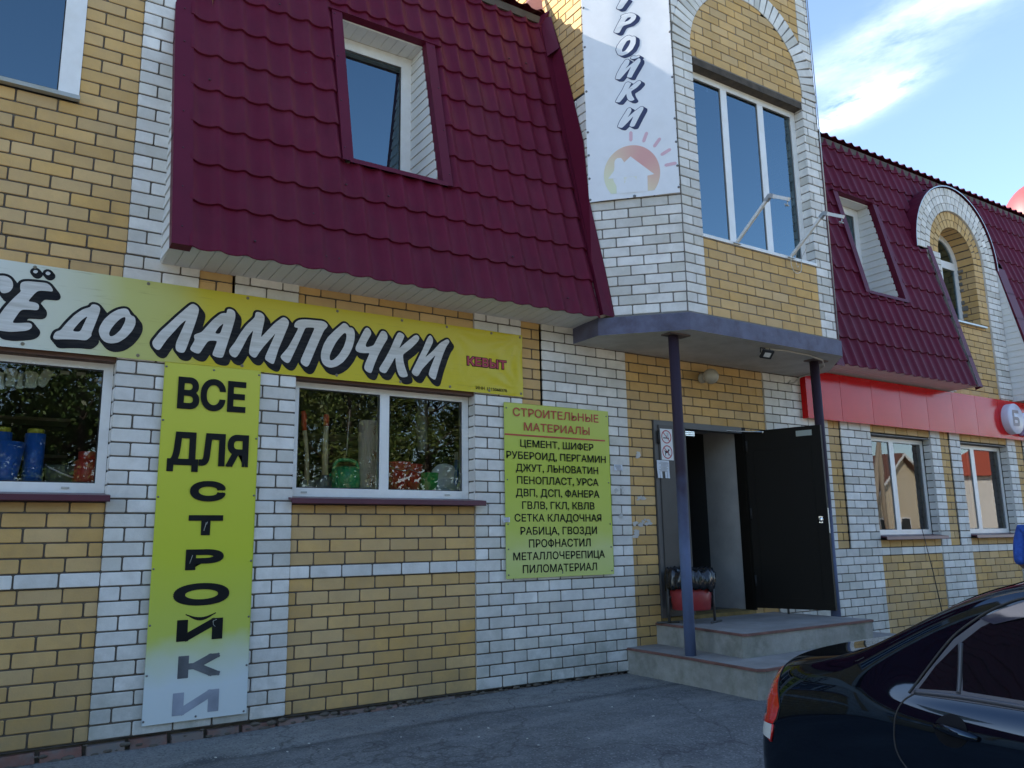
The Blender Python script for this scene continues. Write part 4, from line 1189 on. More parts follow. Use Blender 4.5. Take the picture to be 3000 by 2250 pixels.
mb = MB()
mb.box((JX[0] + .02, TY + .004, WZ[1] - .075), (JX[1] - .004, TY + .13, WZ[1] - .002), 0)
mb.build('lintel', mat('dark_lintel', (0.07, 0.055, 0.04), .9, var=.4, vscale=12), SHOP)
fT = window(JX[0], JX[1] - .002, WZ[0], WZ[1] - .07, TY + .112, (6.37, 6.955), fw=.075, gl=GLASS_UP, bottom=.03, mw=.093)
mb = MB(); mb.box((JX[0] - .01, TY - .012, WZ[0] - .028), (JX[1] + .0, TY + .14, WZ[0] + .004)); mb.build('sill', PVC, fT)
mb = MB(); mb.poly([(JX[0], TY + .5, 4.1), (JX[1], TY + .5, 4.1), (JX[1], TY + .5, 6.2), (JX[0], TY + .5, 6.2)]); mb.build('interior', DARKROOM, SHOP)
mb = MB(); mb.tube([(TX1 + .012, TY - .012, TZ0), (TX1 + .012, TY - .012, TZ1)], .007, 6); mb.build('corner_wire', STEEL_G, SHOP)

# stepped crack in the white brick (open joints)
mb = MB()
crk = [(.912, 4.045), (.78, 4.045), (.78, 3.945), (.65, 3.945), (.65, 3.848), (.52, 3.848), (.52, 3.75), (.39, 3.75), (.39, 3.65)]
for (a, z0), (b, z1) in zip(crk[:-1], crk[1:]):
    p, q = CF.p(a, z0, -.0070), CF.p(b, z1, -.0070)
    mb.tube([p, q], .0032, 5)
mb.build('wall_crack', GASKET, SHOP)

# ---- canopy slab under the bay
SL = [(4.885, 0.0), (4.885, -.41), (5.49, -1.025), (7.79, -1.025), (8.42, -.39), (8.42, 0.0)]
mb = MB()
zb0, zt0 = 3.166, 3.335
n = len(SL)
i0 = mb.add([(x, y, zb0) for x, y in SL]); i1 = mb.add([(x, y, zt0) for x, y in SL])
for k in range(n):
    mb.face((i0 + k, i0 + (k + 1) % n, i1 + (k + 1) % n, i1 + k), 0)
inset = [(x + (6.65 - x) * .012, y + .012 if y < 0 else y) for x, y in SL]
slab_o = mb.build('canopy_slab', BLUEPAINT, SHOP)
mb = MB()
mb.poly([(x, y, zb0 + .001) for x, y in SL][::-1], 0)
mb.build('slab_underside', UNDERSLAB, slab_o)
mb = MB()
mb.poly([(x, y, zt0) for x, y in SL], 0)
b_in = [(4.92, .0), (4.92, -.36), (5.53, -.968), (7.80, -.968), (8.40, -.36), (8.40, .0)]
i0 = mb.add([(x, y, zt0) for x, y in SL]); i1 = mb.add([(x, y, TZ0 + .004) for x, y in b_in])
for k in range(n - 1):
    seg = 9
    for q in range(seg):
        def lerp(P, k_, t_):
            a, b = P[k_], P[k_ + 1]
            return (a[0] + (b[0] - a[0]) * t_, a[1] + (b[1] - a[1]) * t_)
        t0, t1 = q / seg, (q + 1) / seg
        w0 = .035 if True else 0
        o0, o1, c0, c1 = lerp(SL, k, t0), lerp(SL, k, t1), lerp(b_in, k, t0), lerp(b_in, k, t1)
        mb.poly([(o0[0], o0[1] + .012, zt0 - .006), (o1[0], o1[1] + .012, zt0 - .006), (c1[0], c1[1] - .012, TZ0 + .001), (c0[0], c0[1] - .012, TZ0 + .001)], 0)
mb.build('mortar_fillet', MORTAR_L, slab_o)
# ---------------------------------------------------------------- lettering
DG = None


def curve_mesh(polys):
    """even-odd filled flat mesh from closed 2D outlines"""
    cu_ = bpy.data.curves.new('outline', 'CURVE')
    cu_.dimensions = '2D'; cu_.fill_mode = 'FRONT'
    for P in polys:
        s = cu_.splines.new('POLY')
        s.points.add(len(P) - 1)
        for p, q in zip(s.points, P):
            p.co = (q[0], q[1], 0, 1)
        s.use_cyclic_u = True
    ob = bpy.data.objects.new('outline', cu_); COL.objects.link(ob)
    dg = bpy.context.evaluated_depsgraph_get()
    me = ob.evaluated_get(dg).to_mesh()
    vs = [tuple(v.co) for v in me.vertices]; fs = [tuple(p.vertices) for p in me.polygons]
    ob.evaluated_get(dg).to_mesh_clear()
    bpy.data.objects.remove(ob); bpy.data.curves.remove(cu_)
    return vs, fs


def round_poly(P, it=2, cut=0.010):
    for _ in range(it):
        o = []
        n = len(P)
        for i in range(n):
            a, b = Vector(P[i]), Vector(P[(i + 1) % n])
            L_ = (b - a).length
            c = min(.25 * L_, cut)
            d = (b - a).normalized() if L_ > 0 else Vector((0, 0))
            o += [tuple(a + d * c), tuple(b - d * c)]
        P = o
    return P


_tc = {}


def text_mesh(body, bold=0.0):
    key = (body, bold)
    if key in _tc:
        return _tc[key]
    c = bpy.data.curves.new('lettering', 'FONT')
    c.body = body; c.size = 1.0; c.offset = bold; c.resolution_u = 4; c.fill_mode = 'FRONT'
    o = bpy.data.objects.new('lettering', c); COL.objects.link(o)
    dg = bpy.context.evaluated_depsgraph_get()
    me = o.evaluated_get(dg).to_mesh()
    vs = [tuple(v.co) for v in me.vertices]; fs = [tuple(p.vertices) for p in me.polygons]
    o.evaluated_get(dg).to_mesh_clear()
    bpy.data.objects.remove(o); bpy.data.curves.remove(c)
    _tc[key] = (vs, fs)
    return vs, fs


CAPV = text_mesh('Н')[0]
CAP = (min(v[1] for v in CAPV), max(v[1] for v in CAPV))


def put_text(mb, body, x0, x1, z0, z1, fn, bold=0.0, mat_=0, full=False):
    """letters fitted between x0..x1 with cap height z0..z1; fn(u, z) gives the point in space; strokes thickened by bold (cap heights)"""
    vs, fs = text_mesh(body.replace('Ф', 'О'))
    vs = [list(v) for v in vs]
    fs = [tuple(f) for f in fs]
    for n_, ch in enumerate(body):
        if ch != 'Ф':
            continue
        o_ = text_mesh('О')[0]
        w_ = max(v[0] for v in o_) - min(v[0] for v in o_)
        xr = max(v[0] for v in text_mesh(body[:n_].replace('Ф', 'О') + 'О')[0])
        zm = .5 * (CAP[0] + CAP[1]); hc = CAP[1] - CAP[0]
        for v in vs:
            if xr - w_ - .01 <= v[0] <= xr + .01:
                v[1] = zm + (v[1] - zm) * .78
        k0 = len(vs); xm = xr - w_ / 2
        vs += [[xm - .055, CAP[0] - .03 * hc], [xm + .055, CAP[0] - .03 * hc], [xm + .055, CAP[1] + .03 * hc], [xm - .055, CAP[1] + .03 * hc]]
        fs.append((k0, k0 + 1, k0 + 2, k0 + 3))
    a, b = min(v[0] for v in vs), max(v[0] for v in vs)
    lo, hi = (min(v[1] for v in vs), max(v[1] for v in vs)) if full else CAP
    r = bold * (z1 - z0)
    x0, x1, z0, z1 = x0 + r, x1 - r, z0 + r, z1 - r
    flat = [(x0 + (v[0] - a) / (b - a) * (x1 - x0), z0 + (v[1] - lo) / (hi - lo) * (z1 - z0)) for v in vs]
    i0 = mb.add([fn(*p) for p in flat])
    for f in fs:
        mb.face([i0 + k for k in f], mat_)
    if r > 0:
        cnt = {}
        for f in fs:
            for i in range(len(f)):
                e = tuple(sorted((f[i], f[(i + 1) % len(f)])))
                cnt[e] = cnt.get(e, 0) + 1
        # outline edges, found by place because the mesh may hold doubled points
        for (i, j), c in cnt.items():
            if c != 1:
                continue
            p, q = Vector(flat[i]), Vector(flat[j])
            d = q - p
            if d.length < 1e-6:
                continue
            d.normalize(); s_ = Vector((-d.y, d.x)) * r; e_ = d * r * .9
            dl = random.uniform(.0002, .0009)
            mb.poly([(t3[0], t3[1] - dl, t3[2]) for t3 in (fn(*(p + s_ - e_)), fn(*(p - s_ - e_)), fn(*(q - s_ + e_)), fn(*(q + s_ + e_)))], mat_)


def blob_outline(mb, P, r, fn, mat_=0):
    """thick line round an outline, as overlapping strips and discs"""
    n = len(P)
    for i in range(n):
        a, b = Vector(P[i]), Vector(P[(i + 1) % n])
        d = b - a
        if d.length < 1e-5:
            continue
        d.normalize(); q = Vector((-d.y, d.x)) * r
        mb.poly([fn(*(a + q)), fn(*(a - q)), fn(*(b - q)), fn(*(b + q))], mat_)
        mb.poly([fn(a.x + r * math.cos(t * math.pi / 5), a.y + r * math.sin(t * math.pi / 5)) for t in range(10)], mat_)


def sweep_shadow(mb, P, dx, dz, fn, mat_=0):
    n = len(P)
    for i in range(n):
        a, b = P[i], P[(i + 1) % n]
        mb.poly([fn(*a), fn(*b), fn(b[0] + dx, b[1] + dz), fn(a[0] + dx, a[1] + dz)], mat_)


INK = mat('black_print', (0.010, 0.011, 0.012), 0.6, spec=.15, var=.3, vscale=4)
INKD = mat('weathered_black_print', (0.010, 0.011, 0.014), 0.6, spec=.15, stain=[((0.11, .10, .08), .22, 4, None, None)], vstretch=(1, 1, 12))
INKG = mat('bleached_black_print', (0.105, 0.115, 0.13), 0.5, var=.45, vscale=5)
INKG2 = mat('faded_grey_print', (0.27, 0.30, 0.36), 0.5, var=.2, vscale=6)
PALE = mat('pale_print', (0.62, 0.61, 0.575), 0.45, var=.06, stain=[((0.28, .26, .2), .45, 2.2, None, None)], vstretch=(1, 1, 14))
REDP = mat('red_print', (0.44, 0.055, 0.025), 0.45, var=.12)
CRIM = mat('crimson_print', (0.42, 0.035, 0.055), 0.45)
NAVY = mat('navy_print', (0.022, 0.028, 0.085), 0.45)
GROM = mat('brass_grommet', (0.24, 0.21, 0.15), 0.45, metal=.5)
SCREW = mat('dull_screw', (0.16, 0.16, 0.16), 0.45, metal=.5)

# ---- long banner over the windows
BX0, BX1, BZ0, BZ1 = -3.4, 4.262, 2.585, 3.172


def wrinkle(x, z):
    """depth of the vinyl at a point of the sheet: taut creases running from the fixings"""
    d = 0.0
    for cx, cz, amp, rng in ((4.235, 3.145, .014, .75), (4.235, 2.61, .010, .6), (3.45, 3.16, .008, .4), (2.6, 2.6, .006, .5), (3.0, 3.16, .005, .5), (1.9, 3.16, .004, .5), (3.6, 2.6, .006, .4)):
        r_ = math.hypot(x - cx, z - cz)
        if r_ < rng:
            th = math.atan2(z - cz, x - cx)
            d += amp * math.sin(th * 13 + cx) * (r_ / rng) ** .5 * (1 - r_ / rng) ** 1.3
    d *= max(0.12, min(1.0, (x - 3.35) / .25)) if x < 3.6 else 1.0
    d += .0020 * noise.noise(Vector((x * 1.5, z * 7, 3.1)))
    return d


def bpt(off):
    return lambda x, z: (x, -.030 - off - wrinkle(x, z), z)


BAN = thing('banner', (0.4, -.03, BZ0), 'long yellow banner with big slanted letters over the shop windows', 'banner')
mb = MB()
xs = [BX0 + (BX1 - BX0) * i / 260 for i in range(261)]
rows = []
for j in range(27):
    v = j / 26
    rows.append([Vector((x, -.030 - wrinkle(x, BZ0 + v * (BZ1 - BZ0)), BZ0 + v * (BZ1 - BZ0) + (.004 * math.sin(x * 2.1) - .010) * (1 if j in (0,) else 0))) for x in xs])
mb.grid(rows)
BANM = fade_mat('yellow_vinyl_faded_at_left', 0, [(-3.4, (.66, .67, .64)), (0.02, (.64, .66, .60)), (.55, (.56, .57, .40)), (.85, (.50, .50, .17)), (1.15, (.50, .48, .12)), (1.4, (.57, .47, .022)), (4.3, (.58, .47, .018))], 1.6, .22, .32, dirt=.55)
mb.build('vinyl_sheet', BANM, BAN)
LT = [[round_poly(h) for h in L_] for L_ in LET]
mb = MB()
fn = bpt(.0022)
for L_ in LT:
    P = L_[0]
    if len(P) < 30:
        s_ = .40
    else:
        s_ = 1.0
    blob_outline(mb, P, .0185, fn)
    for t_ in (.33, .66, 1.0):
        Q = [(x + .030 * t_ * s_ * (1.1), z - .040 * t_ * s_) for x, z in P]
        blob_outline(mb, Q, .0185, fn)
    sweep_shadow(mb, P, .033 * s_, -.040 * s_, fn)
    vs, fs = curve_mesh([P])
    for q in (0, .5, 1.0):
        i0 = mb.add([fn(v[0] + .033 * s_ * q, v[1] - .040 * s_ * q) for v in vs])
        for f in fs:
            mb.face([i0 + k for k in f])
mb.build('letter_shadow', INKD, BAN)
mb = MB()
fn = bpt(.0075)
vs, fs = curve_mesh([h for L_ in LT for h in L_])
i0 = mb.add([fn(v[0], v[1]) for v in vs])
for f in fs:
    mb.face([i0 + k for k in f])
mb.build('lettering', PALE, BAN)
mb = MB()
(b1, q1), (b2, q2) = BN
put_text(mb, b1, q1[0], q1[1], q1[2], q1[3], bpt(.0025), .10, 0)
put_text(mb, b1, q1[0] + .006, q1[1] - .006, q1[2] + .006, q1[3] - .006, bpt(.0060), .045, 1)
mb.build('name_lettering', [INK, CRIM], BAN); mb = MB()
put_text(mb, b2, q2[0], q2[1], q2[2], q2[3], bpt(.0025), .02, 0)
mb.build('number_lettering', [INK, CRIM], BAN)
for x in (-2.6, -1.9, -1.2, -.5, .22, .93, 1.65, 2.42, 2.98, 3.45, 3.9, 4.235):
    for z in (BZ1 - .022, BZ0 + .022):
        p = bpt(.001)(x + random.uniform(-.03, .03) * (x < 4.2), z)
        mb = MB()
        mb.lathe(p, [(.0115, .0), (.0125, .002), (.010, .004), (.006, .0035), (.0055, .001), (.004, .007), (.0, .0075)], 12, 0, axis=(0, -1, 0))
        mb.build('grommet', GROM, BAN)

# ---- tall sign on the first pilaster
VS = thing('vertical_sign', (1.45, -.03, .069), 'tall narrow yellow sign bleached white at its foot', 'sign')
SGN = -.036


def board(parent, x0, x1, z0, z1, m_, y=SGN, th=.004, skew=0.0):
    mb = MB()
    nx, nz_ = 8, 24
    rows = [[Vector((x0 + (x1 - x0) * i / nx, y - .0025 * math.sin(3.1 * i / nx + 4 * j / nz_), z0 + (z1 - z0) * j / nz_)) for i in range(nx + 1)] for j in range(nz_ + 1)]
    mb.grid(rows)
    for a, b in (((x0, z0), (x1, z0)), ((x1, z0), (x1, z1)), ((x1, z1), (x0, z1)), ((x0, z1), (x0, z0))):
        mb.poly([(a[0], y - .003, a[1]), (b[0], y - .003, b[1]), (b[0], y + th, b[1]), (a[0], y + th, a[1])])
    mb.poly([(x0, y + th, z0), (x1, y + th, z0), (x1, y + th, z1), (x0, y + th, z1)])
    return mb.build('sheet', m_, parent)


VSM = fade_mat('yellow_green_sheet_bleached_low', 2, [(.05, (.60, .66, .66)), (.30, (.60, .67, .68)), (.50, (.56, .62, .45)), (.66, (.50, .56, .10)), (1.2, (.53, .58, .045)), (1.9, (.56, .58, .055)), (2.6, (.57, .57, .075))], 3.0, .11, .35)
board(VS, 1.102, 1.800, .069, 2.580, VSM)
fl_ = lambda o: (lambda x, z: (x, SGN - .0026 - o, z))
mb = MB()
for body, (x0, x1, z0, z1) in TX:
    if body == 'breve':
        pts = [(x0 + (x1 - x0) * t_ / 10, z1 - .028 * math.sin(math.pi * t_ / 10)) for t_ in range(11)]
        for i in range(10):
            a, b = pts[i], pts[i + 1]
            wa, wb = .020 * math.sin(math.pi * max(i, .8) / 10) + .003, .020 * math.sin(math.pi * min(i + 1, 9.2) / 10) + .003
            mb.poly([fl_(.001)(a[0], a[1]), fl_(.001)(b[0], b[1]), fl_(.001)(b[0], b[1] - wb), fl_(.001)(a[0], a[1] - wa)])
        continue
    lst = len(body) > 1
    m_ = 0
    if z0 < .3:
        m_ = 2
    elif z0 < .45:
        m_ = 1
    put_text(mb, body, x0, x1, z0, z1, fl_(.001), .045 if lst else .095, m_)
mb.build('lettering', [INK, INKG, INKG2], VS)
for x, z in ((1.115, 2.545), (1.787, 2.545), (1.115, 2.15), (1.787, 2.05), (1.115, 1.60), (1.787, 1.62), (1.115, 1.10), (1.787, 1.14), (1.115, .72), (1.787, .74), (1.115, .39), (1.787, .40), (1.112, .095), (1.78, .085), (1.45, .09), (1.45, 2.55)):
    mb = MB(); mb.lathe((x, SGN - .0022, z), [(.0075, 0), (.0075, .002), (.004, .0045), (0, .005)], 10, 0, axis=(0, -1, 0))
    mb.build('screw', SCREW, VS)
mb = MB()      # scrapes through the ink
for a, b in (((1.452, 1.42), (1.438, 1.36)), ((1.46, 1.425), (1.455, 1.405)), ((1.37, 1.19), (1.352, 1.13)), ((1.535, .725), (1.56, .735)), ((1.535, .725), (1.538, .70)), ((1.538, .70), (1.552, .685))):
    mb.tube([fl_(.0015)(*a), fl_(.0015)(*b)], .0022, 4)
mb.build('scratches', mat('bare_scratch', (.42, .42, .36), .6), VS)

# ---- list of building materials
LSN = thing('price_list_sign', (4.66, -.03, .92), 'square yellow sign listing building materials beside the door', 'sign')
LSM = fade_mat('yellow_green_sheet', 2, [(.9, (.50, .58, .17)), (1.15, (.53, .58, .22)), (1.35, (.49, .56, .10)), (1.9, (.46, .54, .055)), (2.6, (.50, .55, .10))], 2.3, .16, .35)
board(LSN, 4.040, 5.280, .922, 2.513, LSM)
mb = MB()
for body, (x0, x1, z0, z1) in LS:
    if body == 'rule':
        mb.poly([fl_(.001)(x0, z0), fl_(.001)(x1, z0), fl_(.001)(x1, z1), fl_(.001)(x0, z1)], 1); continue
    put_text(mb, body, x0, x1, z0, z1, fl_(.001), .022, 1 if z0 > 2.22 else 0)
mb.build('lettering', [INK, REDP], LSN)
for x in (4.065, 4.66, 5.255):
    for z in (2.46, 1.80, 1.40, 1.18, .955):
        if x == 4.66 and z not in (2.46, .955):
            continue
        mb = MB(); mb.lathe((x, SGN - .0022, z), [(.0075, 0), (.0075, .002), (.004, .0045), (0, .005)], 10, 0, axis=(0, -1, 0))
        mb.build('screw', SCREW, LSN)

# ---- sheet on the chamfer of the stair bay
PB = Vector((5.53, -.97, 0)) + Vector((-1, -1, 0)).normalized() * .030
UB = Vector((1, -1, 0)).normalized(); NB = Vector((-1, -1, 0)).normalized()
TB = thing('bay_banner', (5.2, -.65, 4.55), 'white upright banner with slanted letters and faded sunrise emblem', 'banner')


def tb(off):
    def f(u, z):
        q = PB + UB * u + NB * (off + .004 * math.sin(u * 7) * math.sin(z * 3.1) + .005 * noise.noise(Vector((u * 6, z * 1.2, 9))))
        return (q.x, q.y, z)
    return f


WHB = mat('white_vinyl', (.74, .755, .77), .35, var=.03, stain=[((.62, .62, .60), .25, 2.5, None, None)])
mb = MB()
e = LOGO['edges']
rows = []
for j in range(61):
    v = j / 60
    zl, zr = e[1][1] + v * (8.6 - e[1][1]), e[2][1] + v * (8.6 - e[2][1])
    rows.append([tb(0)(-.899 + .886 * i / 16 - .006 * (i == 16) * v, zl + (zr - zl) * i / 16) for i in range(17)])
mb.grid(rows)
mb.build('vinyl_sheet', WHB, TB)
TL_ = [[round_poly(h, 2, .006) for h in L_] for L_ in TLET]
mb = MB(); fn = tb(.0016)
for n_, L_ in enumerate(TL_):
    P = L_[0]
    blob_outline(mb, P, .0062, fn)
    vs, fs = curve_mesh([P])
    for t_ in (.35, .7, 1.0):
        blob_outline(mb, [(x + .033 * t_, z - .026 * t_) for x, z in P], .006, fn)
        i0 = mb.add([fn(v[0] + .033 * t_, v[1] - .026 * t_) for v in vs])
        for f in fs:
            mb.face([i0 + k for k in f])
    sweep_shadow(mb, P, .033, -.026, fn)
mb.build('letter_shadow', NAVY, TB)
mb = MB(); fn = tb(.0032)
vs, fs = curve_mesh([h for L_ in TL_[:4] + TL_[5:] for h in L_])
i0 = mb.add([fn(v[0], v[1]) for v in vs])
for f in fs:
    mb.face([i0 + k for k in f])
fn2 = tb(.0046)
vs, fs = curve_mesh([TL_[4][0]])
i0 = mb.add([fn2(v[0], v[1]) for v in vs])
for f in fs:
    mb.face([i0 + k for k in f])
mb.build('lettering', WHB, TB)
SUNM = bpy.data.materials.new('faded_emblem_print'); SUNM.use_nodes = True
t_ = SUNM.node_tree; at_ = t_.nodes.new('ShaderNodeAttribute'); at_.attribute_name = 'tint'
t_.links.new(at_.outputs['Color'], t_.nodes['Principled BSDF'].inputs['Base Color']); t_.nodes['Principled BSDF'].inputs['Roughness'].default_value = .4
mb = MB(); fn = tb(.0016)
cx, cz, ru, rz = -.466, 4.795, .275, .300
zcut = 4.60
N_ = 72


def emblem_colour(th, z):
    # print that runs from yellow-green at the left foot through orange to red at the upper right
    a = max(0.0, min(1.0, (math.cos(th - .85) + 1) / 2))
    c0, c1, c2 = Vector((.70, .73, .50)), Vector((.72, .58, .40)), Vector((.66, .34, .30))
    return tuple(c0.lerp(c1, a * 2) if a < .5 else c1.lerp(c2, a * 2 - 1))


for i in range(N_):
    t0, t1 = 2 * math.pi * i / N_, 2 * math.pi * (i + 1) / N_
    p0 = (cx + ru * math.cos(t0), max(zcut, cz + rz * math.sin(t0))); p1 = (cx + ru * math.cos(t1), max(zcut, cz + rz * math.sin(t1)))
    if p0[1] <= zcut and p1[1] <= zcut:
        p0, p1 = (p0[0], zcut), (p1[0], zcut)
    mb.poly([fn(cx, cz), fn(*p0), fn(*p1)], 0, emblem_colour(.5 * (t0 + t1), 0))
for a, b in LOGO['rays']:
    a, b = Vector(a), Vector(b); d = (b - a).normalized(); q = Vector((-d.y, d.x)) * .0165
    ring_ = [a + q, a - d * .014 + q * .4, a - d * .014 - q * .4, a - q, b - q, b + d * .014 - q * .4, b + d * .014 + q * .4, b + q]
    mb.poly([fn(*p) for p in ring_], 0, (.66, .42, .47))
mb.build('emblem', SUNM, TB)
mb = MB(); fn = tb(.0034)
hp = [p for p in LOGO['house']]
vs, fs = curve_mesh([[(-.70, 4.763), (-.619, 4.866), (-.611, 4.922), (-.55, 4.925), (-.548, 4.907), (-.472, 4.977), (-.249, 4.766), (-.315, 4.757), (-.320, 4.595), (-.622, 4.595), (-.622, 4.757)]])
i0 = mb.add([fn(v[0], v[1]) for v in vs])
for f in fs:
    mb.face([i0 + k for k in f])
mb.build('emblem_house', WHB, TB)
mb = MB(); fn = tb(.0046)
for a in (-.545, -.500, -.455):
    for z in (4.70, 4.735):
        mb.poly([fn(a, z), fn(a + .036, z), fn(a + .036, z + .028), fn(a, z + .028)])
mb.build('emblem_window', mat('very_faded_yellow', (.72, .72, .62), .4), TB)
for z in (4.575, 4.80, 5.05, 5.30, 5.75, 6.25, 6.7):
    for u in (-.885, -.022):
        mb = MB(); mb.lathe(tb(.001)(u, z + (.03 if u > -.5 else -.012)), [(.012, 0), (.012, .003), (.006, .006), (0, .006)], 10, 0, axis=tuple(NB)); mb.build('grommet', SCREW, TB)
mb = MB()
mb.lathe(tb(.001)(-.45, 4.556), [(.016, 0), (.016, .003), (.008, .006), (0, .006)], 10, 0, axis=tuple(NB))
mb.build('grommet', SCREW, TB)

# ---- notices by the door
NS = thing('prohibition_sign', (6.06, -.02, 2.05), 'white card with no smoking and no dogs symbols on grey door leaf', 'sign')
mb = MB(); y_ = -.0375
q = MISC['nosmoke']
mb.poly([(q[0][0], y_, q[0][1]), (q[3][0], y_, q[3][1]), (q[2][0], y_, q[2][1]), (q[1][0], y_, q[1][1])])
mb.build('card', mat('white_card', (.68, .69, .70), .4), NS)
mb = MB()
for (cx_, cz_) in ((6.064, 2.300), (6.068, 2.140)):
    r0, r1 = .060, .071
    for i in range(36):
        t0, t1 = 2 * math.pi * i / 36, 2 * math.pi * (i + 1) / 36
        mb.poly([(cx_ + r0 * math.cos(t0), y_ - .0016, cz_ + r0 * math.sin(t0)), (cx_ + r1 * math.cos(t0), y_ - .0016, cz_ + r1 * math.sin(t0)), (cx_ + r1 * math.cos(t1), y_ - .0016, cz_ + r1 * math.sin(t1)), (cx_ + r0 * math.cos(t1), y_ - .0016, cz_ + r0 * math.sin(t1))], 1)
    d = Vector((1, -1)).normalized(); qn = Vector((1, 1)).normalized() * .0045
    a, b = Vector((cx_, cz_)) - d * .062, Vector((cx_, cz_)) + d * .062
    mb.poly([(p.x, y_ - .0024, p.y) for p in (a + qn, b + qn, b - qn, a - qn)], 1)
cx_, cz_ = 6.064, 2.300
mb.box((cx_ - .045, y_ - .0015, cz_ - .018), (cx_ + .02, y_ - .0003, cz_ - .008), 0)
mb.box((cx_ + .022, y_ - .0015, cz_ - .018), (cx_ + .036, y_ - .0003, cz_ - .008), 0)
for ox in (0, .014):
    mb.tube([(cx_ + .012 + ox, y_ - .001, cz_ - .002), (cx_ + .004 + ox, y_ - .001, cz_ + .012), (cx_ + .018 + ox, y_ - .001, cz_ + .024), (cx_ + .006 + ox, y_ - .001, cz_ + .040)], .0012, 4)
cx_, cz_ = 6.068, 2.140
dog = [(-.038, .012), (-.043, .026), (-.036, .020), (-.028, .010), (.008, .012), (.014, .030), (.020, .034), (.022, .028), (.036, .024), (.034, .018), (.022, .014), (.018, -.006), (.022, -.036), (.015, -.036), (.010, -.010), (-.014, -.010), (-.024, -.022), (-.022, -.040), (-.029, -.040), (-.033, -.020), (-.030, -.004)]
vs, fs = curve_mesh([[(cx_ + x, cz_ + z) for x, z in dog]])
i0 = mb.add([(v[0], y_ - .0009, v[1]) for v in vs])
for f in fs:
    mb.face([i0 + k for k in f])
mb.build('symbols', [INK, CRIM], NS)


def paper(name, label, q, y_, lines, tabs=False, curl=.0):
    T_ = thing(name, (q[0][0], y_, q[-1][1]), label, 'notice')
    mb = MB()
    (x0, z1), (x1, z1b) = q[0], q[1]
    z0 = q[-1][1]
    n = 6
    rows = [[Vector((x0 + (x1 - x0) * i / n + .008 * j / 8 * .0, y_ - curl * (1 - j / 8) ** 2 - .0012 * math.sin(i * 1.3 + j), z0 + (z1 - z0) * j / 8)) for i in range(n + 1)] for j in range(9)]
    if not tabs:
        mb.grid(rows)
    else:
        mb.grid(rows[3:])
        for i in (0, 1, 2, 3, 4):
            if i == 2:
                continue
            a, b = x0 + (x1 - x0) * i / 5 + .003, x0 + (x1 - x0) * (i + 1) / 5 - .001
            zt_ = rows[3][0].z
            mb.poly([(a, y_ - curl * .5 - .004, z0), (b, y_ - curl * .5 - .003, z0), (b, y_ - .001, zt_), (a, y_ - .001, zt_)])
    mb.build('sheet', mat('notice_paper', (.66, .70, .76), .8), T_)
    mb = MB()
    for i in range(lines):
        z = z1 - (z1 - z0) * (.10 + (.50 if tabs else .8) * i / max(1, lines - 1))
        a = x0 + (x1 - x0) * random.uniform(.10, .3); b = x1 - (x1 - x0) * random.uniform(.08, .25)
        mb.box((a, y_ - curl - .0042, z - .0018), (b, y_ - curl - .0036, z + .0012))
    mb.build('print_lines', INKG, T_)
    return T_


paper('flyer', 'tear-off paper flyer taped under the prohibition card', [(5.912, 2.050), (6.085, 2.050), (6.085, 1.866)], -.0365, 8, True, .004)
paper('flyer', 'small white flyer on the white bricks left of the door', [(5.345, 1.985), (5.455, 1.985), (5.455, 1.925)], -.022, 5, False, .003)
paper('flyer', 'little printed sticker on left edge of the material list', [(4.010, 1.462), (4.080, 1.462), (4.080, 1.418)], -.046, 4)
# torn remains of old bills on the bricks
mb = MB()
random.seed(11)
for x, z, s in ((5.70, 1.66, .07), (5.66, 1.40, .10), (5.78, 1.42, .06), (5.40, 1.73, .09), (5.68, 2.10, .03), (5.40, 1.47, .06), (5.60, 1.30, .05)):
    for k in range(5):
        cx_, cz_ = x + random.uniform(-s, s) * .6, z + random.uniform(-.03, .03)
        r_ = random.uniform(.012, .034)
        pts = [(cx_ + r_ * random.uniform(.5, 1.6) * math.cos(t), -.0045 - (HP if x < 5.56 else 0) - k * .0004, cz_ + r_ * random.uniform(.3, .9) * math.sin(t)) for t in [i * math.pi / 5 for i in range(10)]]
        mb.poly(pts)
o = mb.build('bill_remains', mat('torn_paper', (.50, .49, .46), .9, var=.2))
tag(o, 'torn scraps of old white bills stuck to the bricks beside the door', 'paper scraps', kind='stuff')

# ---- red fascia with the round emblem
FA = thing('fascia_sign', (8.36, -.10, 2.65), 'glossy red panelled fascia with round white emblem over the right windows', 'sign')
REDG = mat('glossy_red_panel', (0.56, 0.008, 0.010), .16, spec=.20, coat=0.0, var=.04)
FY, FZ0, FZ1 = -.10, 2.652, 3.245
seams = [8.36, 9.04, 9.695, 10.33, 10.975, 11.625, 12.26, 12.905, 13.55, 14.2, 14.85, 15.5, 16.15, 16.8, 17.45]
for a, b in zip(seams[:-1], seams[1:]):
    mb = MB()
    rows = [[Vector((a + .003 + (b - a - .006) * i / 6, FY - .004 * math.sin(math.pi * i / 6) * math.sin(math.pi * j / 6), FZ0 + (FZ1 - FZ0) * j / 6)) for i in range(7)] for j in range(7)]
    mb.grid(rows)
    for (x0, z0), (x1, z1) in (((a + .003, FZ0), (b - .003, FZ0)), ((b - .003, FZ0), (b - .003, FZ1)), ((b - .003, FZ1), (a + .003, FZ1)), ((a + .003, FZ1), (a + .003, FZ0))):
        mb.poly([(x0, FY, z0), (x1, FY, z1), (x1, -.02, z1), (x0, -.02, z0)])
    mb.build('panel', REDG, FA)
mb = MB(); mb.box((8.37, FY + .03, FZ0 + .004), (17.44, -.018, FZ1 - .004)); mb.build('backing', GASKET, FA)
mb = MB()
cx_, cz_, r_, yf_ = 13.19, 2.952, .233, -.205
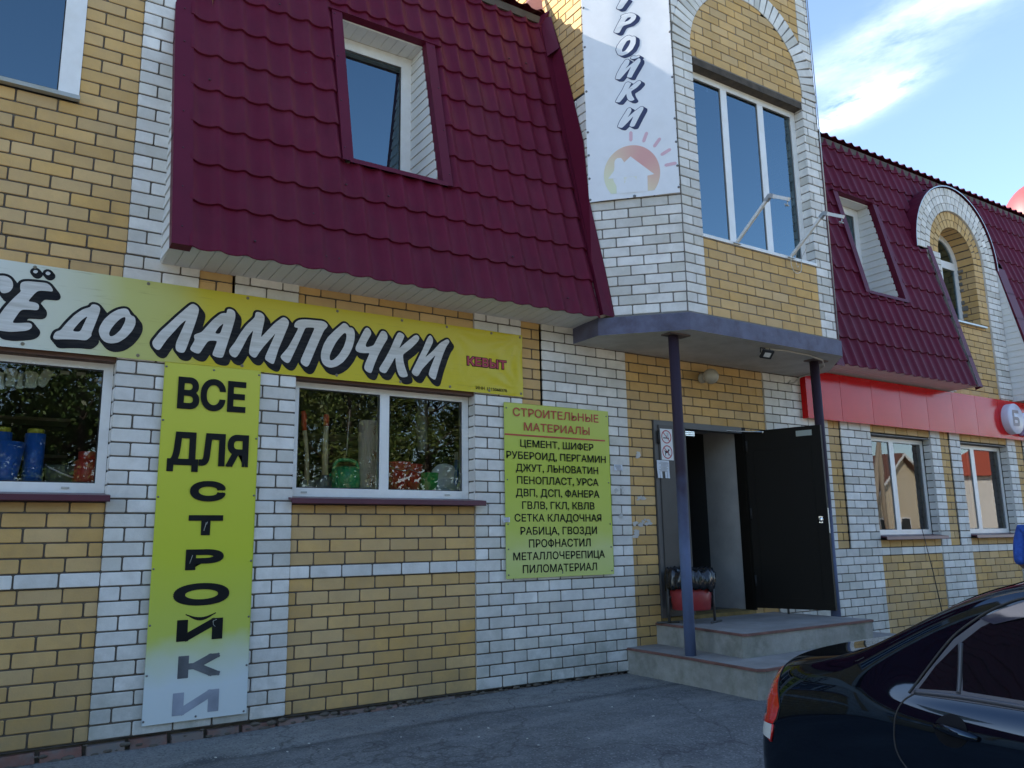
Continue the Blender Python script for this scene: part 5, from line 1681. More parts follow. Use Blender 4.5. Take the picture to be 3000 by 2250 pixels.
mb.lathe((cx_, FY, cz_), [(r_, .0), (r_, .100), (r_ - .004, .105), (0, .105)], 56, 0, axis=(0, -1, 0))
dsk = mb.build('emblem_disc', mat('pale_lilac_acrylic', (.60, .60, .70), .35, var=.03), FA)
mb = MB()
fnb = lambda x, z: (x, yf_ - .004, z)
L0, L1, H0, H1 = cx_ - .100, cx_ + .095, cz_ - .115, cz_ + .130
th = .052
mb.poly([fnb(L0, H0), fnb(L0 + th, H0), fnb(L0 + th, H1), fnb(L0, H1)])
mb.poly([fnb(L0 + th, H1 - th * .9), fnb(L1 - .01, H1 - th * .9), fnb(L1 - .01, H1), fnb(L0 + th, H1)])
ot = [(L0 + th, cz_ + .028), (L1 - .05, cz_ + .028), (L1 - .012, cz_ + .012), (L1, cz_ - .025), (L1, cz_ - .065), (L1 - .012, H0 + .015), (L1 - .05, H0), (L0 + th, H0)]
it = [(L0 + th, cz_ - .020), (L1 - .066, cz_ - .020), (L1 - .052, cz_ - .028), (L1 - .05, cz_ - .040), (L1 - .05, cz_ - .05), (L1 - .052, H0 + .055), (L1 - .066, H0 + .047), (L0 + th, H0 + .047)]
for i in range(7):
    mb.poly([fnb(*ot[i]), fnb(*ot[i + 1]), fnb(*it[i + 1]), fnb(*it[i])])
mb.build('emblem_letter', mat('dark_plum_inlay', (.10, .065, .10), .4), dsk)
mb = MB(); mb.box((13.44, -.19, 2.72), (13.90, -.105, 3.06)); mb.build('light_box', mat('lilac_box', (.42, .42, .62), .4), FA)

# ---- steps
ST = thing('entrance_steps', (6.5, -.8, 0), 'worn two tier concrete steps with red edged treads at the shop door', 'steps')


def step(parent, P, z0, z1, name):
    mb = MB()
    n = len(P)
    i0 = mb.add([(x, y, z0) for x, y in P]); i1 = mb.add([(x, y, z1 - .022) for x, y in P])
    for k in range(n):
        mb.face((i0 + k, i0 + (k + 1) % n, i1 + (k + 1) % n, i1 + k), 0)
    c = Vector((sum(p[0] for p in P) / n, sum(p[1] for p in P) / n))
    ed = [(x + (-.012 if x < c.x else .012), y - .012 if y < -.2 else y) for x, y in P]
    j0 = mb.add([(x, y, z1 - .022) for x, y in ed]); j1 = mb.add([(x, y, z1 - .004) for x, y in ed]); j2 = mb.add([(x, y, z1) for x, y in P])
    for k in range(n):
        k2 = (k + 1) % n
        mb.face((i1 + k, i1 + k2, j0 + k2, j0 + k), 2)
        mb.face((j0 + k, j0 + k2, j1 + k2, j1 + k), 2)
        mb.face((j1 + k, j1 + k2, j2 + k2, j2 + k), 2)
    mb.poly([(x, y, z1) for x, y in P], 1)
    return mb.build(name, [CONCRETE, TREAD, REDEDGE], parent)


step(ST, [(5.435, .01), (5.40, -.9), (5.335, -1.66), (5.40, -1.70), (8.3, -1.66), (8.3, .01)], -.20, .225, 'lower_step')
step(ST, [(5.835, .01), (5.80, -.55), (5.70, -1.21), (5.74, -1.235), (7.60, -1.20), (7.62, .01)], .2255, .430, 'upper_step')
mb = MB()
mb.box((5.92, -.012, .4305), (7.30, .30, .468), 0)
mb.build('threshold', mat('ochre_threshold', (.22, .15, .05), .8, var=.3), ST)

# ---- canopy posts


def post(x, y, z0, z1, label):
    T_ = thing('canopy_post', (x, y, z0), label, 'post', 'steel posts under the canopy')
    mb = MB()
    mb.tube([(x, y, z0), (x - .002, y, z0 + .9), (x + .002, y - .002, z0 + 1.6), (x, y, z1)], .050, 20)
    mb.build('pipe', POSTM, T_)
    mb = MB(); mb.box((x - .10, y - .07, z1 - .012), (x + .16, y + .06, z1 + .002)); mb.build('cap_plate', mat('rusty_plate', (.13, .10, .09), .8, var=.3) if 'rusty_plate' not in bpy.data.materials else bpy.data.materials['rusty_plate'], T_)
    return T_


POSTM = mat('post_blue_below_plum', (0.115, 0.155, 0.27), 0.62, spec=.2, var=.2, vscale=3, bump=.2, bscale=30, stain=[((0.060, 0.040, 0.055), .35, 6, None, None)])
# the lower half of each post is blue, the upper half dark plum, blended by noise
_t = POSTM.node_tree; _b = _t.nodes['Principled BSDF']; _l = _b.inputs['Base Color'].links[0].from_socket
_g = _t.nodes.new('ShaderNodeNewGeometry'); _s = _t.nodes.new('ShaderNodeSeparateXYZ'); _t.links.new(_g.outputs['Position'], _s.inputs[0])
_n = _t.nodes.new('ShaderNodeTexNoise'); _n.inputs['Scale'].default_value = 5; _t.links.new(_g.outputs['Position'], _n.inputs['Vector'])
_a = _t.nodes.new('ShaderNodeMath'); _a.operation = 'MULTIPLY_ADD'; _t.links.new(_n.outputs['Fac'], _a.inputs[0]); _a.inputs[1].default_value = .8; _t.links.new(_s.outputs[2], _a.inputs[2])
_m = _t.nodes.new('ShaderNodeMapRange'); _m.inputs['From Min'].default_value = 1.5; _m.inputs['From Max'].default_value = 2.3; _t.links.new(_a.outputs[0], _m.inputs['Value'])
_x = _t.nodes.new('ShaderNodeMix'); _x.data_type = 'RGBA'; _t.links.new(_m.outputs[0], _x.inputs[0]); _t.links.new(_l, _x.inputs[6]); _x.inputs[7].default_value = (.034, .022, .034, 1)
_t.links.new(_x.outputs[2], _b.inputs['Base Color'])
post(5.485, -.80, .2255, 3.165, 'round blue and plum steel post standing on the lower step')
post(7.705, -.72, .20, 3.165, 'round dark steel post beside the free edge of the open door')

# ---- door
DR = thing('entrance_door', (6.6, 0, .45), 'dark steel double door with its right leaf standing open', 'door')
mb = MB()
DZ0, DZ1 = .468, 2.474
mb.box((5.908, -.022, DZ0), (5.975, .10, DZ1)); mb.box((5.975, -.020, DZ1 - .065), (7.255, .10, DZ1))
mb.build('door_frame', DOORFRAME, DR)
mb = MB(); mb.box((7.262, -.022, DZ0), (7.312, .10, DZ1)); mb.build('door_frame', DOORPAINT, DR)
mb = MB()
mb.box((5.965, -.034, DZ0 + .01), (6.352, .03, DZ1 - .05)); lf = mb.build('fixed_leaf', mat('grey_brown_leaf', (.055, .052, .048), .5, var=.15, vscale=3, bump=.1, bscale=200), DR)
mb = MB()
for z in (2.22, .75):
    mb.tube([(5.955, -.040, z), (5.955, -.040, z + .14)], .014, 10)
mb.build('hinge', GASKET, lf)
mb = MB(); mb.box((6.354, -.03, 2.332), (6.490, -.018, 2.380))
for z in (2.345, 2.366):
    mb.box((6.362, -.034, z - .003), (6.482, -.030, z + .003), 1)
mb.build('name_plate', [CHROME, GASKET], lf)
HX, HY = 7.295, -.025
dvec = Vector((.262, -.80, 0)).normalized(); nvec = Vector((-dvec.y, dvec.x, 0)) * -1   # nvec points to the room side seen from outside
nvec = Vector((dvec.y, -dvec.x, 0))
LEN = .845
Z0, Z1 = .492, 2.425
mb = MB()
mb.obox(Vector((HX, HY, Z0)), dvec * LEN, -nvec * .055, Vector((0, 0, Z1 - Z0)), 0)
op = mb.build('open_leaf', DOORPAINT, DR)
mb = MB()
for a0, a1, zc0, zc1 in ((.075, LEN - .11, Z0 + .10, Z0 + .112), (.075, LEN - .11, Z1 - .22, Z1 - .208), (.075, .087, Z0 + .112, Z1 - .22), (LEN - .122, LEN - .11, Z0 + .112, Z1 - .22)):
    mb.obox(Vector((HX, HY, zc0)) + dvec * a0 + nvec * .0006, dvec * (a1 - a0), nvec * .004, Vector((0, 0, zc1 - zc0)))
mb.build('pressed_border', DOORPAINT, op)
for z in (.72, 1.45, 2.2):
    mb = MB(); mb.tube([Vector((HX + .004, HY - .012, z)), Vector((HX + .004, HY - .012, z + .12))], .011, 8); mb.build('hinge', GASKET, op)
mb = MB()
c = Vector((HX, HY, 0))
lk = c + dvec * (LEN - .07) + nvec * .001
mb.lathe((lk.x, lk.y, 1.42), [(.028, 0), (.028, .006), (.02, .010), (.0, .011)], 8, 0, axis=tuple(nvec))
mb.obox(Vector((lk.x, lk.y, 1.385)) + nvec * .001 - dvec * .02, dvec * .04, nvec * .006, Vector((0, 0, .07)))
mb.build('lock', CHROME, op)
mb = MB()
e0 = c + dvec * (LEN + .001)
mb.obox(Vector((e0.x, e0.y, 1.28)) - nvec * .035, dvec * .003, nvec * .022, Vector((0, 0, .26)))
mb.build('lock_plate', STEEL_G, op)
mb = MB()
p_ = c + dvec * (LEN - .26) + nvec * .001
mb.obox(Vector((p_.x, p_.y, 2.32)), dvec * .17, nvec * .008, Vector((0, 0, .06)), 0)
mb.build('name_plate', mat('grey_green_plate', (.30, .33, .29), .5), op)
mb = MB()
a_ = c + dvec * .22 + nvec * .03
mb.tube([(6.93, .02, 2.435), (7.12, -.06, 2.42), (a_.x, a_.y, 2.40)], .008, 8); mb.tube([(a_.x, a_.y, 2.40), (a_.x - nvec.x * .03, a_.y - nvec.y * .03, 2.40)], .012, 8)
mb.build('closer_arm', CHROME, op)
mb = MB()      # mark left by the legs under the leaf
mb.tube([(HX + dvec.x * .35, HY + dvec.y * .35, Z0), (HX + dvec.x * .35, HY + dvec.y * .35, Z0 - .05)], .012, 8)
mb.build('door_stop', GASKET, op)
# plastered side and dark lobby behind the opening
mb = MB()
mb.poly([(7.286, .10, .46), (7.286, .60, .46), (7.286, .60, 2.5), (7.286, .10, 2.5)], 0)
mb.poly([(5.9, .10, 2.47), (7.3, .10, 2.47), (7.3, .60, 2.47), (5.9, .60, 2.47)], 0)
mb.build('door_reveal', PLASTER, SHOP)
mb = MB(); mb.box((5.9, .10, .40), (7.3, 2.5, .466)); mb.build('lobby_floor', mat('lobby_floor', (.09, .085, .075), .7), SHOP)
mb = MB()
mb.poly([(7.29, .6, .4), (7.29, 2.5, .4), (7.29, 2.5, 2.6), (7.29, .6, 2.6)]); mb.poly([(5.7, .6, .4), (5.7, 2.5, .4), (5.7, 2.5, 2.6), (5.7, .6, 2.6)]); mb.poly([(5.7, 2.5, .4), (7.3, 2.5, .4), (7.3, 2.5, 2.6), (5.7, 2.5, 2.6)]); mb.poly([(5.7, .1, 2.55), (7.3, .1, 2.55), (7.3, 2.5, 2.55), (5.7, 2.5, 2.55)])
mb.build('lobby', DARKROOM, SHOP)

# ---- bin
BI = thing('litter_bin', (6.06, -.27, .43), 'red litter bin lined with black bag beside the door', 'bin')
mb = MB()
bx, by = 6.06, -.27
prof = [(.180, .13), (.186, .135), (.212, .40)]
mb.lathe((bx, by, .43), [(.0, .125)] + prof + [(.203, .40), (.175, .18)], 28)
mb.build('bucket', mat('red_bin_paint', (.26, .025, .028), .45, var=.15), BI)
mb = MB()
random.seed(5)
rings_ = []
for j, (r_, h) in enumerate(((.220, .350), (.236, .335), (.250, .375), (.256, .42), (.250, .47), (.232, .51), (.205, .525), (.185, .50), (.17, .40))):
    ring_ = []
    for k in range(96):
        t0 = 2 * math.pi * k / 96
        fold = noise.noise(Vector((math.cos(t0) * 6.5, math.sin(t0) * 6.5, j * .35 + t0 * .2)))
        crease = abs(noise.noise(Vector((math.cos(t0) * 13, math.sin(t0) * 13, j * .8)))) ** .7
        w_ = .030 * fold - .022 * crease
        hang = .075 * max(0.0, noise.noise(Vector((math.cos(t0) * 2.2, math.sin(t0) * 2.2, 7)))) + .02 * noise.noise(Vector((math.cos(t0) * 9, math.sin(t0) * 9, 2)))
        ring_.append(Vector((bx + (r_ + w_) * math.cos(t0), by + (r_ + w_) * math.sin(t0), .43 + h + .5 * w_ - (hang * (1 - j / 3.5) if j < 3 else 0) + (.03 * fold if 3 < j < 8 else 0))))
    ring_.append(ring_[0]); rings_.append(ring_)
mb.grid(rings_)
mb.build('liner', mat('black_polythene', (.012, .013, .016), .22, spec=.6), BI)
mb = MB()
for s in (-1, 1):
    d = Vector((.87, -.5, 0)) * .226 * s
    mb.tube([(bx + d.x, by + d.y, .437), (bx + d.x, by + d.y, .80)], .013, 8)
    mb.tube([(bx + d.x - .11, by + d.y - .06 * s, .440), (bx + d.x + .11, by + d.y + .02 * s, .440)], .011, 8)
    mb.tube([(bx + d.x, by + d.y, .68), (bx + d.x * .82, by + d.y * .82, .68)], .009, 6)
mb.build('stand', mat('bin_stand_paint', (.05, .048, .045), .5), BI)

# ---- lamps
GL = thing('globe_lamp', (6.68, -.02, 2.99), 'dusty round globe lamp on orange bricks under the canopy', 'lamp')
mb = MB()
mb.lathe((6.66, -.02, 2.985), [(.055, 0), (.055, .05), (.045, .055), (.045, .065)], 20, axis=(0, -1, 0)); mb.build('base', mat('old_white_plastic', (.36, .34, .28), .5), GL)
mb = MB()
mb.lathe((6.66, -.085, 2.985), [(.048, 0)] + [(.085 * math.sin(t * math.pi / 14), .075 - .085 * math.cos(t * math.pi / 14)) for t in range(3, 15)], 28, axis=(0, -1, 0)); mb.build('globe', mat('dusty_opal_glass', (.42, .39, .32), .3, var=.1), GL)
FL = thing('floodlight', (6.70, -.885, 3.16), 'small black floodlight hanging from the canopy underside', 'lamp')
mb = MB()
c = Vector((6.655, -.93, 3.085))
ax = Vector((-.25, -.62, -.74)).normalized(); ux = Vector((1, -.25, 0)).normalized(); ux = (ux - ax * ux.dot(ax)).normalized(); vx = ax.cross(ux)
mb.obox(c - ux * .062 - vx * .048, ux * .124, vx * .096, ax * .024); mb.obox(c - ux * .045 - vx * .035 - ax * .018, ux * .09, vx * .07, ax * .018)
hb = mb.build('housing', GASKET, FL)
mb = MB(); mb.obox(c - ux * .036 - vx * .026 + ax * .0245, ux * .072, vx * .052, ax * .001); mb.build('lens', mat('lamp_lens', (.55, .55, .53), .2), hb)
mb = MB(); mb.tube([c + ux * .066 - ax * .01, Vector((6.745, -.90, 3.150)), Vector((6.655, -.86, 3.160)), c - ux * .066 - ax * .01], .006, 6); mb.build('bracket', GASKET, FL)
mb = MB()
mb.tube([(6.70, -.89, 3.150), (6.78, -.90, 3.145), (6.95, -.905, 3.156), (7.4, -.88, 3.158), (7.75, -.80, 3.156), (8.02, -.62, 3.155), (8.25, -.36, 3.154), (8.30, -.08, 3.15), (8.24, -.03, 3.08), (8.12, -.03, 3.06), (8.16, -.04, 3.10)], .009, 8)
tag(mb.build('lamp_cable', mat('grey_conduit', (.45, .44, .40), .6)), 'pale grey cable running under the canopy slab from the floodlight', 'cable')


# ---- angled lamp arms on the bay sill
def arm(x, z, label, wires=False):
    T_ = thing('sign_bracket', (x, -.98, z), label, 'bracket', 'white angled arms on the bay window sill')
    b_, e_, t_ = Vector((x, -.985, z)), Vector((x, -1.435, z + .340)), Vector((x, -1.650, z + .222))
    mb = MB()
    d = (e_ - b_).normalized(); s_ = Vector((1, 0, 0)); n_ = d.cross(s_)
    mb.obox(b_ - s_ * .0135 - n_ * .0135, d * (e_ - b_).length, s_ * .027, n_ * .027)
    mb.build('long_arm', ARMM, T_)
    mb = MB()
    d2 = (t_ - e_).normalized(); n2 = d2.cross(s_)
    mb.obox(e_ - s_ * .016 - n2 * .016 + d2 * .02, d2 * ((t_ - e_).length - .02), s_ * .032, n2 * .032)
    mb.build('short_arm', ARMM, T_)
    mb = MB()
    mb.obox(e_ - s_ * .019 - n_ * .019 - d * .06, d * .068, s_ * .038, n_ * .038); mb.obox(e_ - s_ * .02 - n2 * .02, d2 * .05, s_ * .04, n2 * .04)
    mb.obox(b_ - s_ * .05 - Vector((0, .02, .012)), s_ * .10, Vector((0, .04, 0)), Vector((0, 0, .008)))
    mb.tube([t_ + Vector((0, .02, -.01)), t_ + Vector((0, .025, -.05)), t_ + Vector((.02, .06, -.045))], .006, 6); mb.tube([t_ + Vector((-.03, .03, -.045)), t_ + Vector((.03, .03, -.05))], .007, 6)
    mb.build('joint', STEEL_G, T_)
    if wires:
        mb = MB()
        m_ = b_.lerp(e_, .42)
        w = [m_ + Vector((.02, -.01, .02)), m_ + Vector((.06, -.02, -.02)), Vector((x + .17, -1.0, z + .02)), Vector((x + .14, -1.0, z - .13)), Vector((x + .05, -.995, z - .17)), Vector((x - .02, -1.0, z - .09)), b_ + Vector((-.01, -.02, .02))]
        mb.tube(smooth_path(w), .0032, 5)
        w = [m_ + Vector((-.01, -.012, 0)), Vector((x + .05, -1.03, z + .06)), Vector((x + .04, -1.02, z - .06)), Vector((x + .08, -1.0, z - .10)), Vector((x + .11, -.99, z - .08))]
        mb.tube(smooth_path(w), .0030, 5)
        for k in range(5):
            q = b_.lerp(e_, .06 + .08 * k)
            mb.tube(smooth_path([q + Vector((-.02, -.01, .0)), q + Vector((0, -.025, .02)), q + Vector((.025, -.005, .01)), q + Vector((.01, .02, -.01)), q + Vector((-.022, 0, .01))]), .0028, 5)
        mb.build('loose_wire', mat('white_cable', (.62, .62, .58), .6), T_)
    return T_


def smooth_path(P, n=6):
    P = [Vector(p) for p in P]
    o = []
    for i in range(len(P) - 1):
        p0, p1, p2, p3 = P[max(i - 1, 0)], P[i], P[i + 1], P[min(i + 2, len(P) - 1)]
        for k in range(n):
            t = k / n
            o.append(.5 * ((2 * p1) + (p2 - p0) * t + (2 * p0 - 5 * p1 + 4 * p2 - p3) * t * t + (3 * p1 - p0 - 3 * p2 + p3) * t ** 3))
    o.append(P[-1])
    return o


ARMM = mat('white_bracket_paint', (.70, .71, .69), .45, var=.06, stain=[((.42, .40, .36), .3, 12, None, None)])
arm(6.259, 4.178, 'white angled arm without wires at the left mullion of the bay window')
arm(7.098, 4.178, 'white angled arm with tangled loose wires at the right end of the bay sill', True)
# ---------------------------------------------------------------- goods in the shop windows
ZS = 1.701
YG = .36


def single(mb, name, mats, label, cat, group=None):
    return tag(mb.build(name, mats), label, cat, group)


BLUEPL = mat('blue_plastic', (.02, .15, .62), .35)
YELPL = mat('yellow_plastic', (.55, .55, .05), .4)
REDPL = mat('red_plastic', (.62, .05, .035), .35)
GRNPL = mat('green_plastic', (.015, .40, .16), .3)
for x, lab in ((.350, 'blue film roll with yellow cap, right of two in the left shop window'), (.146, 'blue film roll with yellow cap at the photo\'s left edge')):
    T_ = thing('film_roll', (x, YG, ZS), lab, 'roll', 'blue rolls in the left shop window')
    mb = MB(); mb.tube([(x, YG, ZS), (x, YG, 2.05)], .064, 20); mb.build('body', BLUEPL, T_)
    mb = MB(); mb.lathe((x, YG, 2.05), [(.0, 0), (.052, 0), (.054, .026), (.05, .034), (0, .036)], 20); mb.build('cap', YELPL, T_)
mb = MB(); mb.lathe((.185, YG - .11, ZS), [(.0, 0), (.07, .002), (.075, .05), (.105, .27), (.10, .27), (.07, .06)], 22); single(mb, 'bucket', BLUEPL, 'open blue plastic bucket in front of the film rolls', 'bucket')
T_ = thing('gas_bottle', (.695, YG, ZS), 'squat red gas bottle in the corner of the left shop window', 'bottle')
mb = MB(); mb.lathe((.695, YG, ZS), [(.0, .0), (.095, .005), (.102, .03), (.102, .13), (.09, .165), (.06, .185)], 26); mb.build('body', REDPL, T_)
mb = MB(); mb.lathe((.695, YG, ZS), [(.06, .18), (.068, .185), (.068, .235), (.058, .238), (.055, .19)], 22); mb.build('collar', REDPL, T_)
T_ = thing('paint_bucket', (.52, YG, ZS), 'grey bucket with white handle on the left window sill', 'bucket')
mb = MB(); mb.lathe((.52, YG, ZS), [(.0, 0), (.082, .002), (.10, .13), (.094, .13), (.078, .01)], 24); mb.build('body', mat('grey_green_plastic', (.10, .12, .09), .5), T_)
mb = MB(); mb.tube([(.425, YG - .02, ZS + .135), (.45, YG - .07, ZS + .11), (.52, YG - .115, ZS + .07), (.59, YG - .09, ZS + .045), (.615, YG - .02, ZS + .05)], .0055, 6); mb.build('handle', PVC, T_)
PKM = mat('clear_packet', (.52, .58, .50), .3)
for i, (x, z, w, h, a) in enumerate(((.03, 2.43, .05, .13, 0), (.105, 2.41, .035, .12, .1), (.165, 2.44, .045, .13, -.05), (.225, 2.42, .032, .11, .05), (.285, 2.435, .05, .12, .0), (.371, 2.455, .036, .13, .42))):
    mb = MB()
    c, s = math.cos(a), math.sin(a)
    ring_ = []
    for k in range(20):
        t = 2 * math.pi * k / 20
        px, pz = w * abs(math.cos(t)) ** .5 * (1 if math.cos(t) > 0 else -1) * .95, h * .5 * abs(math.sin(t)) ** .5 * (1 if math.sin(t) > 0 else -1)
        ring_.append((x + px * c - pz * s * -1, z + pz * c - px * s))
    mb.poly([(p[0], YG - .012, p[1]) for p in ring_]); i0 = mb.add([(p[0], YG - .012, p[1]) for p in ring_]); i1 = mb.add([(p[0], YG + .012, p[1]) for p in ring_])
    for k in range(20):
        mb.face((i0 + k, i0 + (k + 1) % 20, i1 + (k + 1) % 20, i1 + k), 0, None, True)
    labs = ['pale packet hanging at the left edge', 'narrow pale packet, second from left in the hanging row', 'broad pale packet, third from left in the hanging row', 'narrow pale packet, fourth from left in the hanging row', 'broad pale packet next to the tilted one', 'tilted pale oblong packet at the end of the hanging row']
    single(mb, 'hanging_packet', PKM, labs[i] + ' of the left window', 'packet', 'packets hanging in the left shop window')
for x, lab in ((.497, 'left'), (.603, 'right')):
    mb = MB(); mb.box((x - .03, YG, 2.496), (x + .03, YG + .002, 2.522)); single(mb, 'price_card', mat('price_card', (.40, .42, .34), .6), 'small price card hanging at the top of the left window, %s one' % lab, 'card', 'price cards in the left window')
WOODH = mat('ash_handle', (.66, .56, .33), .5, var=.2, vscale=9, vstretch=(6, 6, 1))
REDDIP = mat('red_dipped_paint', (.66, .08, .03), .4)
IRON = mat('grey_forged_iron', (.16, .17, .18), .45, metal=.6)
T_ = thing('axe', (2.32, YG, ZS), 'axe standing head down, wooden handle with red dipped end', 'axe')
mb = MB(); mb.tube([(2.335, YG, ZS + .03), (2.325, YG, ZS + .3), (2.300, YG, 2.19)], [.022, .017, .020], 12); mb.build('handle', WOODH, T_)
mb = MB(); mb.tube([(2.300, YG, 2.19), (2.288, YG, 2.33), (2.28, YG, 2.355)], [.0205, .024, .018], 12); mb.build('grip_end', REDDIP, T_)
mb = MB(); mb.obox((2.27, YG - .02, ZS + .002), (.11, 0, 0), (0, .04, 0), (0.02, 0, .075)); mb.obox((2.38, YG - .012, ZS - .0), (.035, .01, -.0), (0, .02, 0), (.02, 0, .10)); mb.build('axe_head', IRON, T_)
T_ = thing('shovel', (2.50, YG, ZS), 'shovel with pale wooden shaft and red tip beside the axe', 'shovel')
mb = MB(); mb.tube([(2.490, YG, ZS + .10), (2.485, YG, 2.0), (2.487, YG, 2.24)], [.027, .025, .022], 12); mb.build('shaft', WOODH, T_)
mb = MB(); mb.tube([(2.487, YG, 2.24), (2.487, YG, 2.33), (2.487, YG, 2.342)], [.0225, .024, .018], 12); mb.build('grip_end', REDDIP, T_)
mb = MB()
mb.grid([[Vector((2.49 + .075 * (i / 6 - .5) * 2 * (1 if j < 3 else .7 - .2 * (j - 3)), YG - .03 + .03 * (i / 6 * 2 - 1) ** 2, ZS + .12 * j / 4)) for i in range(7)] for j in range(5)]); mb.build('blade', IRON, T_)
T_ = thing('watering_can', (2.672, YG, ZS), 'green plastic watering can with arched handle behind the glass', 'watering can')
mb = MB()
mb.lathe((2.672, YG, ZS), [(0, 0), (.118, .002), (.125, .02), (.128, .09), (.120, .16), (.10, .19), (.085, .20), (.08, .185)], 28)
mb.build('body', GRNPL, T_)
mb = MB(); mb.tube(smooth_path([(2.565, YG, ZS + .13), (2.570, YG, ZS + .21), (2.61, YG, ZS + .252), (2.70, YG, ZS + .257), (2.765, YG, ZS + .235), (2.79, YG, ZS + .16), (2.785, YG, ZS + .08)]), .015, 10); mb.build('handle', GRNPL, T_)
mb = MB(); mb.tube([(2.60, YG + .02, ZS + .05), (2.545, YG + .03, ZS + .14)], [.03, .016], 10); mb.build('spout', GRNPL, T_)
mb = MB()
rr = .088
rows = []
for j in range(2):
    rows.append([Vector((2.882 + (rr + .0025 * (k % 2)) * math.cos(2 * math.pi * k / 72), YG + (rr + .0025 * (k % 2)) * math.sin(2 * math.pi * k / 72), ZS + .605 * j)) for k in range(73)])
mb.grid(rows, smooth=False)
mb.poly([(2.882 + .085 * math.cos(2 * math.pi * k / 36), YG + .085 * math.sin(2 * math.pi * k / 36), ZS + .60) for k in range(36)])
RL = thing('oilcloth_roll', (2.882, YG, ZS), 'upright ribbed beige roll printed with red leaf sprigs', 'roll')
mb.build('roll_body', mat('beige_ribbed_cloth', (.66, .57, .52), .7), RL)
mb = MB()
random.seed(3)
for zc, ac in ((.53, -1.2), (.30, -1.35), (.27, -1.05), (.09, -1.9), (.10, -.75), (.03, -1.3)):
    for k in range(7):
        a0, z0 = ac + random.uniform(-.35, .35), ZS + zc + random.uniform(-.035, .04)
        pts = []
        for m_ in range(5):
            a_ = a0 + .30 * (m_ / 4 - .5) * random.choice((1, 1, -1)); pts.append((2.882 + .0925 * math.cos(a_), YG + .0925 * math.sin(a_), z0 + .022 * math.sin(m_ * 1.4 + k)))
        mb.tube(pts, .0016, 4)
mb.build('sprig_print', mat('sprig_red', (.33, .09, .07), .7), RL)
T_ = thing('pail', (3.16, YG, ZS), 'red pail, left of the two red pails in the window', 'bucket', 'red pails in the shop window')
mb = MB(); mb.lathe((3.16, YG, ZS), [(0, 0), (.082, .002), (.115, .24), (.122, .245), (.118, .255), (.108, .245), (.08, .02)], 26); mb.build('body', REDPL, T_)
mb = MB(); mb.tube(smooth_path([(3.05, YG, ZS + .23), (3.07, YG - .09, ZS + .20), (3.16, YG - .13, ZS + .17), (3.25, YG - .09, ZS + .20), (3.27, YG, ZS + .23)]), .003, 6); mb.build('handle', STEEL_G, T_)
T2 = dup(T_, (3.31, YG + .05, ZS), 'red pail next to the green pail in the window', 0.3, .96)
mb = MB(); mb.lathe((3.47, YG, ZS), [(0, 0), (.07, .002), (.092, .165), (.097, .168), (.086, .165), (.066, .02)], 24); single(mb, 'pail', mat('light_green_plastic', (.03, .48, .10), .35), 'small bright green pail between red pail and pale basin', 'bucket')
mb = MB()
c = Vector((3.635, YG - .01, ZS + .112)); ax = Vector((-.12, -1, .28)).normalized()
mb.lathe(c, [(0, -.06), (.085, -.055), (.135, .02), (.150, .022), (.150, .026), (.132, .026), (.085, -.045), (0, -.05)], 30, axis=tuple(ax)); single(mb, 'wash_basin', mat('pale_blue_plastic', (.72, .80, .82), .35), 'pale blue wash basin leaning against the window', 'basin')
T_ = thing('spirit_level', (3.745, YG - .03, ZS), 'blue spirit level standing upright in the window corner', 'tool')
mb = MB(); mb.box((3.733, YG - .045, ZS), (3.757, YG, ZS + .30)); mb.build('body', BLUEPL, T_)
mb = MB(); mb.box((3.738, YG - .047, ZS + .30), (3.752, YG - .002, ZS + .37)); mb.build('end_piece', PVC, T_)
mb = MB(); mb.tube([(3.556, YG + .3, 2.10), (3.556, YG + .3, 2.60)], .05, 16); single(mb, 'hanging_tube', mat('milky_tube', (.30, .34, .32), .4), 'long milky tube hanging behind the right pane', 'tube')
mb = MB(); mb.poly([(3.463, YG, 2.440), (3.520, YG, 2.447), (3.528, YG, 2.484), (3.468, YG, 2.478)]); single(mb, 'price_card', mat('green_card', (.42, .48, .42), .6), 'tilted greenish card hanging behind the right pane', 'card')
mb = MB(); mb.tube([(2.70, YG, 2.40), (2.675, YG, 2.0)], .003, 5); single(mb, 'twine', PVC, 'thin white cord hanging above the green watering can', 'cord')


# ---------------------------------------------------------------- ground
def ground_z(x, y):
    a = -.085 * max(0.0, min(1.0, (5.4 - x) / 5.4)) ** 1.4
    t = max(0.0, min(1.0, (-y - 1.9) / 2.6)); t = t * t * (3 - 2 * t)
    k = math.exp(-((y + .62 + .05 * math.sin(x * 1.7)) / .07) ** 2) * .012 if x < 5.3 else 0
    ap = .018 * (1 if y > -.62 else 0) * (1 if x < 5.3 else 0)
    n = .006 * noise.noise(Vector((x * .9, y * .9, 0))) + .003 * noise.noise(Vector((x * 4, y * 4, 3)))
    return -.012 + a - .27 * t - k + n


def lin(a, b, n):
    return [a + (b - a) * i / n for i in range(n)]


gx = lin(-400, -60, 8) + lin(-60, -8, 13) + lin(-8, -.5, 20) + lin(-.5, 6.2, 110) + lin(6.2, 14, 30) + lin(14, 80, 22) + lin(80, 400, 8) + [400]
gy = lin(-400, -60, 8) + lin(-60, -10, 20) + lin(-10, -3.2, 24) + lin(-3.2, .2, 70) + lin(.2, 20, 5) + lin(20, 400, 8) + [400]
mb = MB()
mb.grid([[Vector((x, y, ground_z(x, y))) for x in gx] for y in gy])
AS = mat('old_asphalt', (0.118, 0.122, 0.126), .92, var=.20, vscale=1.3, bump=.9, bscale=160, stain=[((.20, .20, .19), .45, 2.4, None, None), ((.065, .067, .07), .55, 3.6, None, None)])
